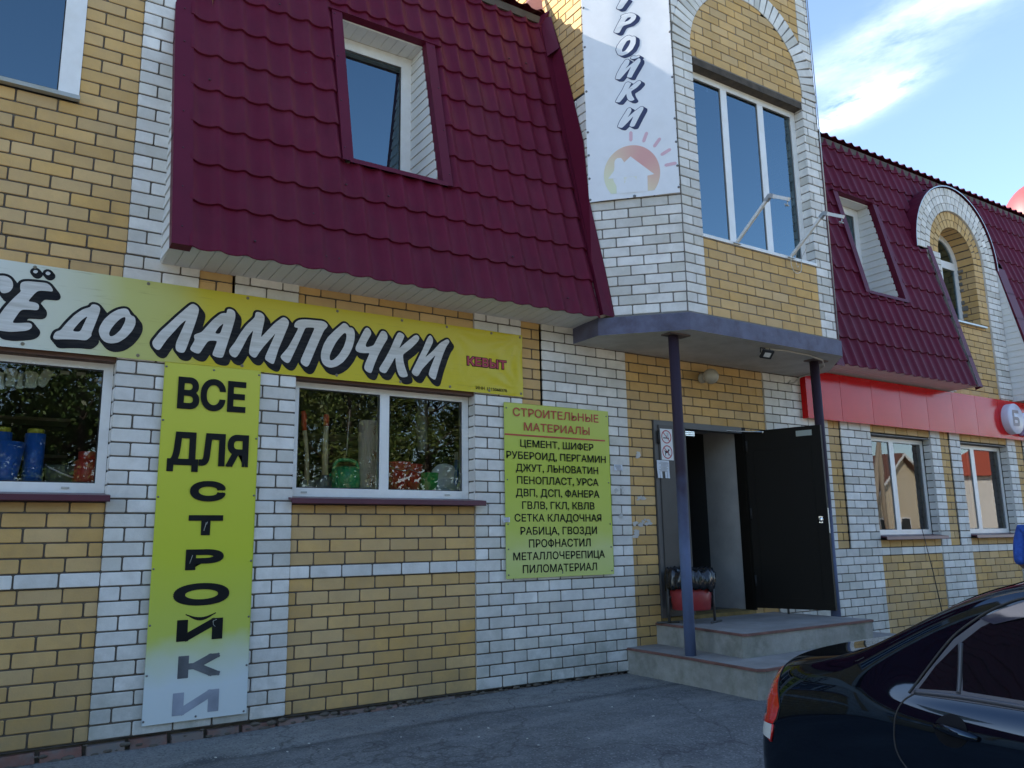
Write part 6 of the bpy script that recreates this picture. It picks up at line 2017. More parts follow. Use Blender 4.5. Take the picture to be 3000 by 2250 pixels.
# a paler concrete apron runs along the wall with an uneven edge
t_ = AS.node_tree; b_ = t_.nodes['Principled BSDF']; l_ = b_.inputs['Base Color'].links[0].from_socket
g_ = t_.nodes.new('ShaderNodeNewGeometry'); s_ = t_.nodes.new('ShaderNodeSeparateXYZ'); t_.links.new(g_.outputs['Position'], s_.inputs[0])
n_ = t_.nodes.new('ShaderNodeTexNoise'); n_.inputs['Scale'].default_value = 2.2; n_.inputs['Detail'].default_value = 6; t_.links.new(g_.outputs['Position'], n_.inputs['Vector'])
a_ = t_.nodes.new('ShaderNodeMath'); a_.operation = 'MULTIPLY_ADD'; t_.links.new(n_.outputs['Fac'], a_.inputs[0]); a_.inputs[1].default_value = .34; t_.links.new(s_.outputs[1], a_.inputs[2])


def band(v, lo, hi, a0, a1):
    m_ = t_.nodes.new('ShaderNodeMapRange'); m_.inputs['From Min'].default_value = lo; m_.inputs['From Max'].default_value = hi; m_.inputs['To Min'].default_value = a0; m_.inputs['To Max'].default_value = a1
    t_.links.new(v, m_.inputs['Value']); return m_.outputs[0]


def mixg(f, c0, c1):
    m_ = t_.nodes.new('ShaderNodeMix'); m_.data_type = 'RGBA'; t_.links.new(f, m_.inputs[0]); t_.links.new(c0, m_.inputs[6]); m_.inputs[7].default_value = (*c1, 1); return m_.outputs[2]


n2 = t_.nodes.new('ShaderNodeTexNoise'); n2.inputs['Scale'].default_value = 7; n2.inputs['Detail'].default_value = 7; n2.inputs['Roughness'].default_value = .7; t_.links.new(g_.outputs['Position'], n2.inputs['Vector'])
f1 = band(a_.outputs[0], -.46, -.38, 0, .8)
mm = t_.nodes.new('ShaderNodeMath'); mm.operation = 'MULTIPLY'; t_.links.new(f1, mm.inputs[0]); t_.links.new(band(n2.outputs['Fac'], .35, .6, .25, 1), mm.inputs[1])
c_ = mixg(mm.outputs[0], l_, (.225, .225, .212))
# dark line where water runs off the apron
e1 = band(a_.outputs[0], -.62, -.50, 0, 1); e2 = band(a_.outputs[0], -.50, -.43, 1, 0)
m2 = t_.nodes.new('ShaderNodeMath'); m2.operation = 'MULTIPLY'; t_.links.new(e1, m2.inputs[0]); t_.links.new(e2, m2.inputs[1])
m3 = t_.nodes.new('ShaderNodeMath'); m3.operation = 'MULTIPLY'; t_.links.new(m2.outputs[0], m3.inputs[0]); m3.inputs[1].default_value = .62
c_ = mixg(m3.outputs[0], c_, (.04, .04, .042))
# pale dust scuffs
vd = t_.nodes.new('ShaderNodeMapping'); vd.inputs['Scale'].default_value = (.55, 1.9, 1); t_.links.new(g_.outputs['Position'], vd.inputs['Vector'])
n3 = t_.nodes.new('ShaderNodeTexNoise'); n3.inputs['Scale'].default_value = 1.15; n3.inputs['Detail'].default_value = 8; n3.inputs['Roughness'].default_value = .68; t_.links.new(vd.outputs[0], n3.inputs['Vector'])
c_ = mixg(band(n3.outputs['Fac'], .50, .68, 0, .62), c_, (.25, .25, .24))
# stony grain
n5 = t_.nodes.new('ShaderNodeTexVoronoi'); n5.inputs['Scale'].default_value = 95; t_.links.new(g_.outputs['Position'], n5.inputs['Vector'])
sc5 = t_.nodes.new('ShaderNodeSeparateColor'); t_.links.new(n5.outputs['Color'], sc5.inputs[0])
c_ = mixg(band(sc5.outputs[0], .80, .95, 0, .55), c_, (.27, .27, .26))
c_ = mixg(band(sc5.outputs[1], .72, .95, 0, .6), c_, (.045, .047, .05))
# hairline cracks
vo = t_.nodes.new('ShaderNodeTexVoronoi'); vo.feature = 'DISTANCE_TO_EDGE'; vo.inputs['Scale'].default_value = .75
vm = t_.nodes.new('ShaderNodeVectorMath'); vm.operation = 'ADD'; t_.links.new(g_.outputs['Position'], vm.inputs[0])
n4 = t_.nodes.new('ShaderNodeTexNoise'); n4.inputs['Scale'].default_value = 3; n4.inputs['Detail'].default_value = 4; t_.links.new(g_.outputs['Position'], n4.inputs['Vector'])
sc4 = t_.nodes.new('ShaderNodeVectorMath'); sc4.operation = 'SCALE'; sc4.inputs['Scale'].default_value = .5; t_.links.new(n4.outputs['Color'], sc4.inputs[0]); t_.links.new(sc4.outputs[0], vm.inputs[1]); t_.links.new(vm.outputs[0], vo.inputs['Vector'])
c_ = mixg(band(vo.outputs['Distance'], .0, .010, .6, 0), c_, (.03, .03, .03))
f_y = band(a_.outputs[0], -7.6, -6.9, 1, 0)
c_ = mixg(f_y, c_, (.50, .42, .31))  # unseen yard behind the camera made pale and warm to bounce light
t_.links.new(c_, b_.inputs['Base Color'])
structure(mb.build('ground', AS))
# litter on the asphalt
random.seed(21)
mb = MB()
for i in range(26):
    x, y = random.uniform(1.2, 5.2), random.uniform(-1.9, -.3)
    z = ground_z(x, y) + .004
    a = random.random() * 3.1; l = random.uniform(.008, .022)
    mb.tube([(x, y, z), (x + l * math.cos(a), y + l * math.sin(a), z)], .0032, 5, tint=None)
tag(mb.build('cigarette_butts', mat('paper_white', (.55, .53, .48), .8)), 'scattered cigarette butts and specks on the asphalt', 'litter', kind='stuff')

# ---------------------------------------------------------------- car
CX = 4.06     # centre line; the car stands square to the wall, tail towards it
GZ = -.282
ST_ = [
    (-3.43, [(0, .02), (.62, .02), (.70, .05), (.72, .14), (.72, .20), (.70, .25), (.60, .275), (.40, .285), (0, .29)]),
    (-3.455, [(0, -.02), (.68, -.02), (.765, .03), (.785, .16), (.782, .25), (.765, .295), (.66, .315), (.40, .325), (0, .33)]),
    (-3.505, [(0, -.05), (.72, -.05), (.815, .02), (.835, .18), (.830, .34), (.795, .50), (.70, .615), (.45, .685), (0, .70)]),
    (-3.57, [(0, -.06), (.74, -.06), (.835, .02), (.852, .20), (.850, .40), (.822, .555), (.745, .672), (.50, .716), (0, .728)]),
    (-3.70, [(0, -.06), (.76, -.06), (.842, .02), (.862, .22), (.862, .44), (.836, .60), (.772, .712), (.52, .722), (0, .733)]),
    (-3.93, [(0, -.06), (.76, -.06), (.845, .02), (.866, .24), (.868, .48), (.842, .632), (.785, .742), (.60, .728), (0, .735)]),
    (-4.09, [(0, -.06), (.76, -.06), (.845, .02), (.866, .25), (.870, .50), (.845, .638), (.772, .810), (.65, .800), (0, .775)]),
    (-4.39, [(0, -.06), (.76, -.06), (.845, .02), (.866, .25), (.874, .505), (.812, .638), (.722, .955), (.62, 1.000), (0, 1.02)]),
    (-4.70, [(0, -.06), (.76, -.06), (.845, .02), (.866, .25), (.874, .505), (.812, .636), (.682, 1.055), (.57, 1.100), (0, 1.125)]),
    (-5.2, [(0, -.06), (.76, -.06), (.845, .02), (.866, .25), (.874, .495), (.812, .632), (.662, 1.080), (.55, 1.135), (0, 1.160)]),
    (-5.8, [(0, -.06), (.76, -.06), (.845, .02), (.866, .25), (.874, .485), (.812, .622), (.664, 1.050), (.55, 1.105), (0, 1.130)]),
    (-6.3, [(0, -.06), (.76, -.06), (.845, .02), (.866, .25), (.868, .47), (.846, .600), (.715, .880), (.60, .925), (0, .950)]),
    (-6.62, [(0, -.06), (.76, -.06), (.845, .02), (.864, .24), (.864, .45), (.842, .565), (.790, .645), (.62, .680), (0, .695)]),
    (-7.2, [(0, -.06), (.75, -.06), (.840, .02), (.858, .22), (.854, .40), (.828, .510), (.760, .575), (.55, .605), (0, .625)]),
    (-7.72, [(0, -.05), (.72, -.05), (.800, .02), (.815, .18), (.805, .32), (.775, .41), (.700, .475), (.50, .505), (0, .520)]),
    (-7.92, [(0, .0), (.58, .0), (.640, .04), (.655, .14), (.650, .22), (.620, .30), (.560, .345), (.40, .365), (0, .375)]),
]
PAINT = mat('dark_blue_black_car_paint', (.0020, .0028, .0055), .035, metal=0.0, spec=.72)
PAINT.node_tree.nodes['Principled BSDF'].inputs['Specular Tint'].default_value = (.50, .74, 1.0, 1)  # reflections coloured blue so the mirrored sky reads bluer
CARG = mat('tinted_car_glass', (.004, .005, .006), .02, spec=.85)
CARG.node_tree.nodes['Principled BSDF'].inputs['Specular Tint'].default_value = (.70, .86, 1.0, 1)  # same blue put into the glass reflections, weaker
CTRIM = mat('grey_car_trim', (.055, .06, .072), .35)
TAILR = mat('red_tail_lens', (.46, .008, .006), .12, coat=1.0)
TAILW = mat('clear_tail_lens', (.55, .56, .52), .15, coat=1.0)
_new = []
for y, P in ST_:
    P = list(P)
    if -5.9 < y < -4.3:
        P[4] = (P[4][0], P[4][1] - .015)
        zb_ = P[5][1]
        P[5] = (.778, zb_)
        P[5:5] = [(.864, zb_ - .098), (.828, zb_ - .042)]
    else:
        a_, b_ = P[4], P[5]
        P[5:5] = [(a_[0] * .67 + b_[0] * .33 + .003, a_[1] * .67 + b_[1] * .33), (a_[0] * .33 + b_[0] * .67 + .003, a_[1] * .33 + b_[1] * .67)]
    _new.append((y, P))
ST_ = _new
CAR = thing('sedan', (CX, -5.7, GZ), 'dark blue black saloon parked tail towards the wall', 'car')
mb = MB()
nb = len(ST_[0][1])
idx = []
for y, P in ST_:
    full = [(CX - w, y, z) for w, z in P] + [(CX + w, y, z) for w, z in P[1:-1]][::-1]
    idx.append((mb.add(full), len(full)))
m_ = idx[0][1]
for i in range(len(idx) - 1):
    a, b = idx[i][0], idx[i + 1][0]
    for k in range(m_):
        mb.face((a + k, a + (k + 1) % m_, b + (k + 1) % m_, b + k), 0, None, True)
for (a, n_), rev in ((idx[0], True), (idx[-1], False)):
    loop = [a + k for k in range(n_)]
    # close the ends with quads across
    h = n_ // 2
    for k in range(h - 0):
        l0, l1 = loop[k], loop[k + 1]
        r0, r1 = loop[(n_ - k) % n_], loop[(n_ - k - 1) % n_]
        q = [l0, l1, r1, r0]
        q = [v for i_, v in enumerate(q) if v not in q[:i_]]
        if len(q) >= 3:
            mb.face(q[::-1] if rev else q, 0, None, True)
body = mb.build('body', PAINT, CAR)
bm = bmesh.new(); bm.from_mesh(body.data); bmesh.ops.recalc_face_normals(bm, faces=bm.faces); bm.to_mesh(body.data); bm.free()
sd = body.modifiers.new('sub', 'SUBSURF'); sd.levels = 3; sd.render_levels = 3
bpy.context.view_layer.update()
dg = bpy.context.evaluated_depsgraph_get()
ev = body.evaluated_get(dg).to_mesh()
BV = BVHTree.FromPolygons([tuple(v.co) for v in ev.vertices], [tuple(p.vertices) for p in ev.polygons])
vv = [tuple(v.co) for v in ev.vertices]; ff = [tuple(p.vertices) for p in ev.polygons]
body.modifiers.remove(sd)
me = bpy.data.meshes.new('body'); me.from_pydata(vv, [], ff); me.materials.append(PAINT); me.polygons.foreach_set('use_smooth', [True] * len(ff)); me.update()
body.data = me


def side(y, z, off=.003):
    h = BV.ray_cast(Vector((1.5, y, z)), Vector((1, 0, 0)))
    if h[0] is None:
        h = BV.find_nearest(Vector((3.2, y, z)))
        return h[0] + Vector((-off, 0, 0))
    n = h[1] if h[1].x < 0 else -h[1]
    return h[0] + n * off


def tail_pt(y, z, off=.003):
    h = BV.find_nearest(Vector((CX - .95, y, z)))
    n = (Vector((CX - .95, y, z)) - h[0]).normalized()
    return h[0] + n * off


def patch(name, poly, m_, parent, off=.003, res=.02, fn=side):
    """panel lying on the car's flank: outline in (y, z), refined and draped"""
    vs, fs = curve_mesh([poly])
    b_ = bmesh.new()
    bv = [b_.verts.new((v[0], v[1], 0)) for v in vs]
    for f in fs:
        try:
            b_.faces.new([bv[k] for k in f])
        except ValueError:
            pass
    for _ in range(4):
        long_ = [e_ for e_ in b_.edges if e_.calc_length() > res * 2]
        if not long_:
            break
        bmesh.ops.subdivide_edges(b_, edges=long_, cuts=1)
    bmesh.ops.triangulate(b_, faces=b_.faces)
    b_.verts.index_update()
    mb = MB()
    i0 = mb.add([fn(v.co.x, v.co.y, off) for v in b_.verts])
    for f in b_.faces:
        mb.face([i0 + v.index for v in f.verts], 0, None, True)
    b_.free()
    o = mb.build(name, m_, parent)
    return o


def dense(P, n=8):
    return smooth_path([Vector((p[0], p[1], 0)) for p in P], n)


def line(P, r, off, name, m_, parent, n=10, k=6):
    mb = MB()
    pts = [side(p.x, p.y, off) for p in dense(P, n)]
    mb.tube(pts, r, k)
    return mb.build(name, m_, parent)


# tail light wrapping the corner
TL0 = [(-3.590, .648), (-3.565, .60), (-3.548, .53), (-3.520, .42), (-3.500, .345), (-3.470, .345), (-3.45, .335), (-3.455, .42), (-3.475, .56), (-3.52, .65)]
red_ = [(-3.592, .648), (-3.606, .575), (-3.622, .52), (-3.630, .482), (-3.612, .430), (-3.588, .402), (-3.522, .398), (-3.512, .402), (-3.490, .41), (-3.496, .50), (-3.515, .57), (-3.555, .625)]
patch('tail_light', red_, TAILR, CAR, .005, .012)
tl = patch('tail_light', [(-3.582, .398), (-3.565, .330), (-3.475, .345), (-3.480, .40)], TAILW, CAR, .0055, .012)
tl['label'] = 'clear reversing lens below the red tail light'
mb = MB(); mb.tube([side(p[0], p[1], .004) for p in ((-3.588, .400), (-3.57, .325), (-3.475, .340))], .006, 6); mb.build('lens_rim', TAILR, tl)
line([(-3.592, .652), (-3.608, .575), (-3.625, .52), (-3.632, .482), (-3.614, .428), (-3.590, .400), (-3.568, .322)], .0022, .002, 'panel_gap', GASKET, CAR)
# side windows with their surround
sur = [(-4.268, .622), (-4.331, .715), (-4.427, .842), (-4.525, .922), (-4.60, .966), (-4.69, 1.000), (-4.85, 1.025), (-5.25, 1.028), (-5.7, .985), (-6.05, .870), (-6.45, .66), (-6.45, .612), (-5.5, .612)]
patch('window_surround', sur, CTRIM, CAR, .0025, .03)
g1_ = [(-4.300, .645), (-4.360, .735), (-4.443, .825), (-4.449, .652)]
patch('quarter_light', g1_, CARG, CAR, .0055, .03)
g2_ = [(-4.468, .655), (-4.458, .832), (-4.53, .893), (-4.60, .932), (-4.69, .962), (-4.85, .985), (-5.10, .988), (-5.10, .645)]
patch('side_window', g2_, CARG, CAR, .0055, .03)
patch('side_window', [(-5.18, .645), (-5.18, .988), (-5.65, .948), (-5.98, .855), (-6.30, .68), (-6.30, .64)], CARG, CAR, .0055, .03)
line([(-4.285, .632), (-4.47, .634), (-4.72, .630), (-5.1, .626), (-5.6, .620), (-6.3, .615)], .010, .004, 'belt_moulding', CTRIM, CAR)
line([(-4.453, .645), (-4.456, .83)], .009, .005, 'window_divider', CTRIM, CAR)
line([(-4.262, .625), (-4.325, .722), (-4.421, .850), (-4.520, .932), (-4.595, .976), (-4.69, 1.011), (-4.85, 1.034), (-5.25, 1.036), (-5.7, .99), (-6.05, .875)], .0045, .002, 'door_gap', GASKET, CAR)
patch('wind_deflector', [(-4.525, .922), (-4.58, .905), (-4.69, .938), (-4.80, .955), (-4.80, 1.012), (-4.69, .992), (-4.60, .958)], mat('smoked_deflector', (.03, .035, .05), .08, coat=.5), CAR, .012, .03)
line([(-4.285, .626), (-4.250, .60), (-4.228, .560), (-4.214, .50), (-4.210, .43), (-4.225, .38), (-4.27, .31), (-4.33, .10), (-4.35, -.03)], .0032, .001, 'door_gap', GASKET, CAR)
line([(-5.13, .62), (-5.13, .3), (-5.12, .0)], .0032, .001, 'door_gap', GASKET, CAR)
line([(-3.63, .655), (-3.8, .69), (-3.95, .742), (-4.04, .79)], .002, .0008, 'panel_gap', GASKET, CAR)
# door handle: a flat dark patch painted as the cup's shade, and a bar across it
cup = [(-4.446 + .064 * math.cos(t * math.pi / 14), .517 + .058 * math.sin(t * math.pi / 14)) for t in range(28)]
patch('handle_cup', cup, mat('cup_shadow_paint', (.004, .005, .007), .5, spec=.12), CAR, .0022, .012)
mb = MB()
pts = [side(y, z, o) for y, z, o in ((-4.385, .526, .004), (-4.42, .524, .018), (-4.47, .518, .023), (-4.52, .511, .018), (-4.548, .507, .006))]
sp = smooth_path(pts, 5)
mb.tube(sp, [.010 + .008 * math.sin(math.pi * i / (len(sp) - 1)) for i in range(len(sp))], 12); mb.build('door_handle', PAINT, CAR)
mb = MB()
pts = [side(y, z, o) for y, z, o in ((-5.30, .520, .004), (-5.34, .518, .018), (-5.40, .512, .023), (-5.45, .506, .006))]
sp = smooth_path(pts, 5); mb.tube(sp, [.010 + .008 * math.sin(math.pi * i / (len(sp) - 1)) for i in range(len(sp))], 12); mb.build('door_handle', PAINT, CAR)
# rear window, boot lip, wheels, aerial, plate
mb = MB()
rows = []
for j in range(9):
    y = -4.13 - .46 * j / 8
    wd = .60 - .04 * j / 8
    row = []
    for i in range(13):
        x = CX - wd + 2 * wd * i / 12
        h = BV.ray_cast(Vector((x, y, 2.0)), Vector((0, 0, -1)))
        row.append(h[0] + h[1] * .004 if h[1].z > 0 else h[0] - h[1] * .004)
    rows.append(row)
mb.grid(rows); mb.build('rear_window', CARG, CAR)
mb = MB()
rows = []
for j in range(11):
    y = -6.02 - .52 * j / 10
    wd = .56 + .10 * j / 10
    row = []
    for i in range(13):
        x = CX - wd + 2 * wd * i / 12
        h = BV.ray_cast(Vector((x, y, 2.0)), Vector((0, 0, -1)))
        row.append(h[0] + h[1] * .004 if h[1].z > 0 else h[0] - h[1] * .004)
    rows.append(row)
mb.grid(rows); mb.build('windscreen', CARG, CAR)
mb = MB()
a0, a1 = Vector((3.70, -4.175, .88)), Vector((3.70, -4.118, 1.285))
mb.tube([a0, a0.lerp(a1, .5) + Vector((0, -.004, 0)), a1], [.0026, .0019, .0014], 6); mb.tube([a0 + Vector((0, 0, -.03)), a0 + Vector((0, 0, .02))], .007, 8)
mb.build('aerial', RUBBER, CAR)
for x, s in ((CX - .80, -1), (CX + .80, 1)):
    for y in (-4.27, -6.95):
        mb = MB(); c = (x, y, GZ + .295)
        mb.lathe(c, [(.20, -.09), (.275, -.10), (.295, -.075), (.295, .055), (.275, .075), (.205, .078)], 32, axis=(s, 0, 0)); w = mb.build('wheel', RUBBER, CAR)
        mb = MB(); mb.lathe(c, [(.0, .045), (.05, .05), (.06, .035), (.19, .05), (.205, .07)], 10, axis=(s, 0, 0)); mb.build('rim', STEEL_G, w)
        if s < 0:
            ar = [(y + .33 * math.cos(t * math.pi / 16), GZ + .285 + .33 * math.sin(t * math.pi / 16)) for t in range(-2, 19)]
            patch('wheel_arch', ar, RUBBER, CAR, .0015, .05)
mb = MB(); mb.box((CX - .26, -3.418, .10), (CX + .26, -3.41, .21)); mb.build('number_plate', mat('plate_white', (.6, .6, .6), .4), CAR)
mb = MB()
for s in (-1, 1):
    mb.obox((CX + s * .55 - .1, -7.93, .18), (.2, .03 * s, 0), (0, .05, 0), (0, 0, .10))
mb.build('headlight', TAILW, CAR)
for s in (-1, 1):
    mb = MB(); mb.obox((CX + s * .86 + (-.2 if s < 0 else 0), -6.22, .60), (.2, 0, 0), (0, .10, 0), (0, 0, .13)); mb.build('door_mirror', PAINT, CAR)

# ---------------------------------------------------------------- person


def skin_mesh(name, joints, bones, root, mats, parent, sub=2):
    me = bpy.data.meshes.new(name)
    me.from_pydata([j[0] for j in joints], bones, [])
    o = bpy.data.objects.new(name, me); COL.objects.link(o)
    md = o.modifiers.new('skin', 'SKIN'); md.use_smooth_shade = True
    for v, j in zip(me.skin_vertices[0].data, joints):
        r = j[1]
        v.radius = r if isinstance(r, tuple) else (r, r)
    me.skin_vertices[0].data[root].use_root = True
    sb = o.modifiers.new('sub', 'SUBSURF'); sb.levels = sub; sb.render_levels = sub
    bpy.context.view_layer.update()
    dg = bpy.context.evaluated_depsgraph_get()
    ev = o.evaluated_get(dg).to_mesh()
    m2 = bpy.data.meshes.new(name)
    m2.from_pydata([tuple(v.co) for v in ev.vertices], [], [tuple(p.vertices) for p in ev.polygons])
    m2.polygons.foreach_set('use_smooth', [True] * len(m2.polygons))
    for x in mats:
        m2.materials.append(x)
    m2.update()
    bpy.data.objects.remove(o)
    o = bpy.data.objects.new(name, m2); COL.objects.link(o)
    if parent:
        o.parent = parent
        o.matrix_parent_inverse = Matrix.Translation(parent.location).inverted() if parent.type == 'EMPTY' else Matrix()
    return o


PX, PY = 8.715, -2.375
fwd = Vector((.93, .36, 0)).normalized(); rgt = Vector((fwd.y, -fwd.x, 0))
PGZ = ground_z(PX, PY)
base = Vector((PX, PY, PGZ))


def pp(r_, f, z):
    return tuple(base + rgt * r_ + fwd * f + Vector((0, 0, z)))


SKIN = mat('skin', (.42, .24, .16), .55, spec=.4)
KNIT = mat('blue_knit', (.028, .085, .36), .85, var=.35, vscale=26, bump=.8, bscale=120)
PANTS = mat('dark_trousers', (.02, .022, .03), .85)
HAIR = mat('brown_hair', (.05, .03, .018), .6)
PER = thing('person', (PX, PY, PGZ), 'person in a bright blue knitted top seen from behind at the right edge', 'person')
J = [(pp(0, 0, .86), (.125, .095)), (pp(0, .0, 1.02), (.118, .085)), (pp(0, .0, 1.18), (.135, .090)), (pp(0, -.005, 1.30), (.13, .075)), (pp(0, .0, 1.375), (.052, .05)), (pp(0, .02, 1.45), (.055, .058)), (pp(0, .025, 1.52), (.075, .088)), (pp(0, .015, 1.59), (.068, .078)),
     (pp(-.165, 0, 1.315), .052), (pp(-.205, -.02, 1.16), .043), (pp(-.215, -.05, 1.02), .037), (pp(-.19, .10, .96), .031), (pp(-.12, .20, .93), .024), (pp(-.09, .25, .93), (.022, .016)),
     (pp(.165, 0, 1.315), .052), (pp(.225, -.01, 1.16), .043), (pp(.245, -.02, 1.03), .037), (pp(.20, .08, .95), .031), (pp(.15, .18, .92), .024), (pp(.12, .23, .92), (.022, .016)),
     (pp(-.085, .0, .78), .085), (pp(-.095, .03, .45), .055), (pp(-.10, .0, .25), .052), (pp(-.10, -.02, .07), .036), (pp(-.10, .13, .025), .03),
     (pp(.085, .0, .78), .085), (pp(.10, -.02, .45), .055), (pp(.10, -.08, .25), .052), (pp(.10, -.13, .09), .036), (pp(.10, .02, .025), .03)]
Bn = [(0, 1), (1, 2), (2, 3), (3, 4), (4, 5), (5, 6), (6, 7), (3, 8), (8, 9), (9, 10), (10, 11), (11, 12), (12, 13), (3, 14), (14, 15), (15, 16), (16, 17), (17, 18), (18, 19), (0, 20), (20, 21), (21, 22), (22, 23), (23, 24), (0, 25), (25, 26), (26, 27), (27, 28), (28, 29)]
bd = skin_mesh('body', J, Bn, 0, [SKIN], PER)


def hand(c0, d, up, s):
    """palm-rooted fingers, each its own short chain"""
    d, up = Vector(d).normalized(), Vector(up).normalized()
    w = d.cross(up).normalized()
    for k, (o_, l) in enumerate(((-.026, .070), (-.009, .080), (.009, .076), (.025, .060))):
        p = Vector(c0) + d * .02 + w * o_
        js = [(tuple(p), .0085), (tuple(p + d * l * .45 - up * .006), .0080), (tuple(p + d * l * .75 - up * .020), .0072), (tuple(p + d * l * .90 - up * .036), .006)]
        skin_mesh('finger', js, [(0, 1), (1, 2), (2, 3)], 0, [SKIN], bd, 1)
    p = Vector(c0) - d * .012 + w * (.026 * s)
    skin_mesh('thumb', [(tuple(p), .0105), (tuple(p + d * .022 + w * .020 * s - up * .006), .0095), (tuple(p + d * .048 + w * .026 * s - up * .016), .0078)], [(0, 1), (1, 2)], 0, [SKIN], bd, 1)


hand(pp(-.09, .25, .93), rgt * .5 + fwd * .85, (0, 0, 1), 1)
hand(pp(.12, .23, .92), rgt * -.5 + fwd * .85, (0, 0, 1), -1)
TOPJ = [(pp(0, 0, .76), (.165, .125)), (pp(0, .0, .90), (.158, .118)), (pp(0, .0, 1.03), (.165, .118)), (pp(0, .0, 1.19), (.172, .118)), (pp(0, -.005, 1.31), (.155, .09)), (pp(0, .0, 1.362), (.072, .066)),
        (pp(-.168, 0, 1.318), .066), (pp(-.205, -.02, 1.165), .060), (pp(-.215, -.048, 1.035), .056), (pp(-.212, -.02, .985), .050),
        (pp(.168, 0, 1.318), .066), (pp(.228, -.01, 1.165), .060), (pp(.250, -.022, 1.045), .056), (pp(.240, .005, 1.0), .050)]
skin_mesh('knitted_top', TOPJ, [(0, 1), (1, 2), (2, 3), (3, 4), (4, 5), (4, 6), (6, 7), (7, 8), (8, 9), (4, 10), (10, 11), (11, 12), (12, 13)], 2, [KNIT], PER)
skin_mesh('trousers', [(pp(0, 0, .84), (.15, .115)), (pp(-.088, .0, .74), .098), (pp(-.097, .03, .45), .070), (pp(-.10, .0, .25), .068), (pp(-.10, -.02, .10), .058), (pp(.088, .0, .74), .098), (pp(.10, -.02, .45), .070), (pp(.10, -.08, .25), .068), (pp(.10, -.13, .12), .058)], [(0, 1), (1, 2), (2, 3), (3, 4), (0, 5), (5, 6), (6, 7), (7, 8)], 0, [PANTS], PER)
mb = MB()
hc = Vector(pp(0, .005, 1.545))
for j in range(1):
    rows = []
    for a in range(11):
        th = math.pi * a / 10 * .62
        rows.append([hc + rgt * (.092 * math.sin(th) * math.cos(2 * math.pi * k / 24)) + fwd * (.105 * math.sin(th) * math.sin(2 * math.pi * k / 24) - .03 * (a / 10)) + Vector((0, 0, .108 * math.cos(th) - (.05 * (a / 10) if math.sin(2 * math.pi * k / 24) < .3 else -.045 * (a / 10)))) for k in range(25)])
    mb.grid(rows)
mb.build('hair', HAIR, PER)
mb = MB()
for s in (-1, 1):
    e_ = Vector(pp(.030 * s, .105, 1.525)); mb.lathe(e_, [(0, -.010), (.009, -.006), (.011, 0), (.009, .006), (0, .010)], 10)
mb.build('eyes', mat('eye_white', (.5, .5, .5), .2), PER)
mb = MB(); mb.tube([Vector(pp(0, .105, 1.525)), Vector(pp(0, .125, 1.490)), Vector(pp(0, .108, 1.480))], [.008, .013, .009], 8); mb.build('nose', SKIN, PER)
mb = MB(); mb.tube([Vector(pp(-.022, .095, 1.455)), Vector(pp(0, .103, 1.453)), Vector(pp(.022, .095, 1.455))], [.003, .006, .003], 8); mb.build('mouth', mat('lips', (.32, .10, .09), .5), PER)
for s in (-1, 1):
    mb = MB(); mb.lathe(Vector(pp(.082 * s, .015, 1.515)), [(0, -.012), (.026, -.006), (.030, .0), (.020, .006), (0, .004)], 12, axis=tuple(rgt * s)); mb.build('ear', SKIN, PER)
for s, f_ in ((-1, .04), (1, -.07)):
    mb = MB(); c_ = Vector(pp(.10 * s, f_, .0))
    mb.tube([c_ - fwd * .11 + Vector((0, 0, .045)), c_ - fwd * .03 + Vector((0, 0, .045)), c_ + fwd * .10 + Vector((0, 0, .032)), c_ + fwd * .15 + Vector((0, 0, .025))], [.036, .044, .040, .02], 12); mb.build('shoe', RUBBER, PER)

# ---------------------------------------------------------------- far end of the building and what stands across the yard
DT = thing('dome_turret', (23.6, 3.3, 7.0), 'round red turret dome rising behind the roof edge at far right', 'dome')
DOMM = mat('red_dome_sheet', (.27, .060, .062), .5, var=.05)
mb = MB(); mb.lathe((23.6, 3.3, 7.0), [(.86, 0), (.86, 2.2)], 32); mb.build('drum', YELL_B, DT)
mb = MB(); mb.lathe((23.6, 3.3, 9.2), [(.98, 0), (.99, .05)] + [(.96 * math.cos(t * math.pi / 24), .08 + 1.35 * math.sin(t * math.pi / 24)) for t in range(0, 13)], 40); mb.build('dome', DOMM, DT)
mb = MB(); mb.box((20.0, .0, -.4), (27.5, 9.0, 6.9)); mb.poly([(20, 0, 6.9), (27.5, 0, 6.9), (27.5, 4.5, 9), (20, 4.5, 9)], 1); mb.poly([(20, 9, 6.9), (27.5, 9, 6.9), (27.5, 4.5, 9), (20, 4.5, 9)], 1)
NB_ = thing('neighbour_building', (23.7, 0, 0), 'end block of the building beyond the right roof', 'building')
mb.build('block', [YELL_B, TILE_TRIM], NB_)

LEAF = [mat('leaf_green_mid', (.070, .125, .026), .5, var=.35, vscale=1.2, tint=(.9, (.15, .18, .045))), mat('leaf_green_dark', (.036, .082, .02), .5, var=.35, vscale=1.2, tint=(.9, (.085, .14, .03)))]
BARK = mat('bark', (.10, .08, .06), .9, var=.3, vscale=6, bump=.6, bscale=30)


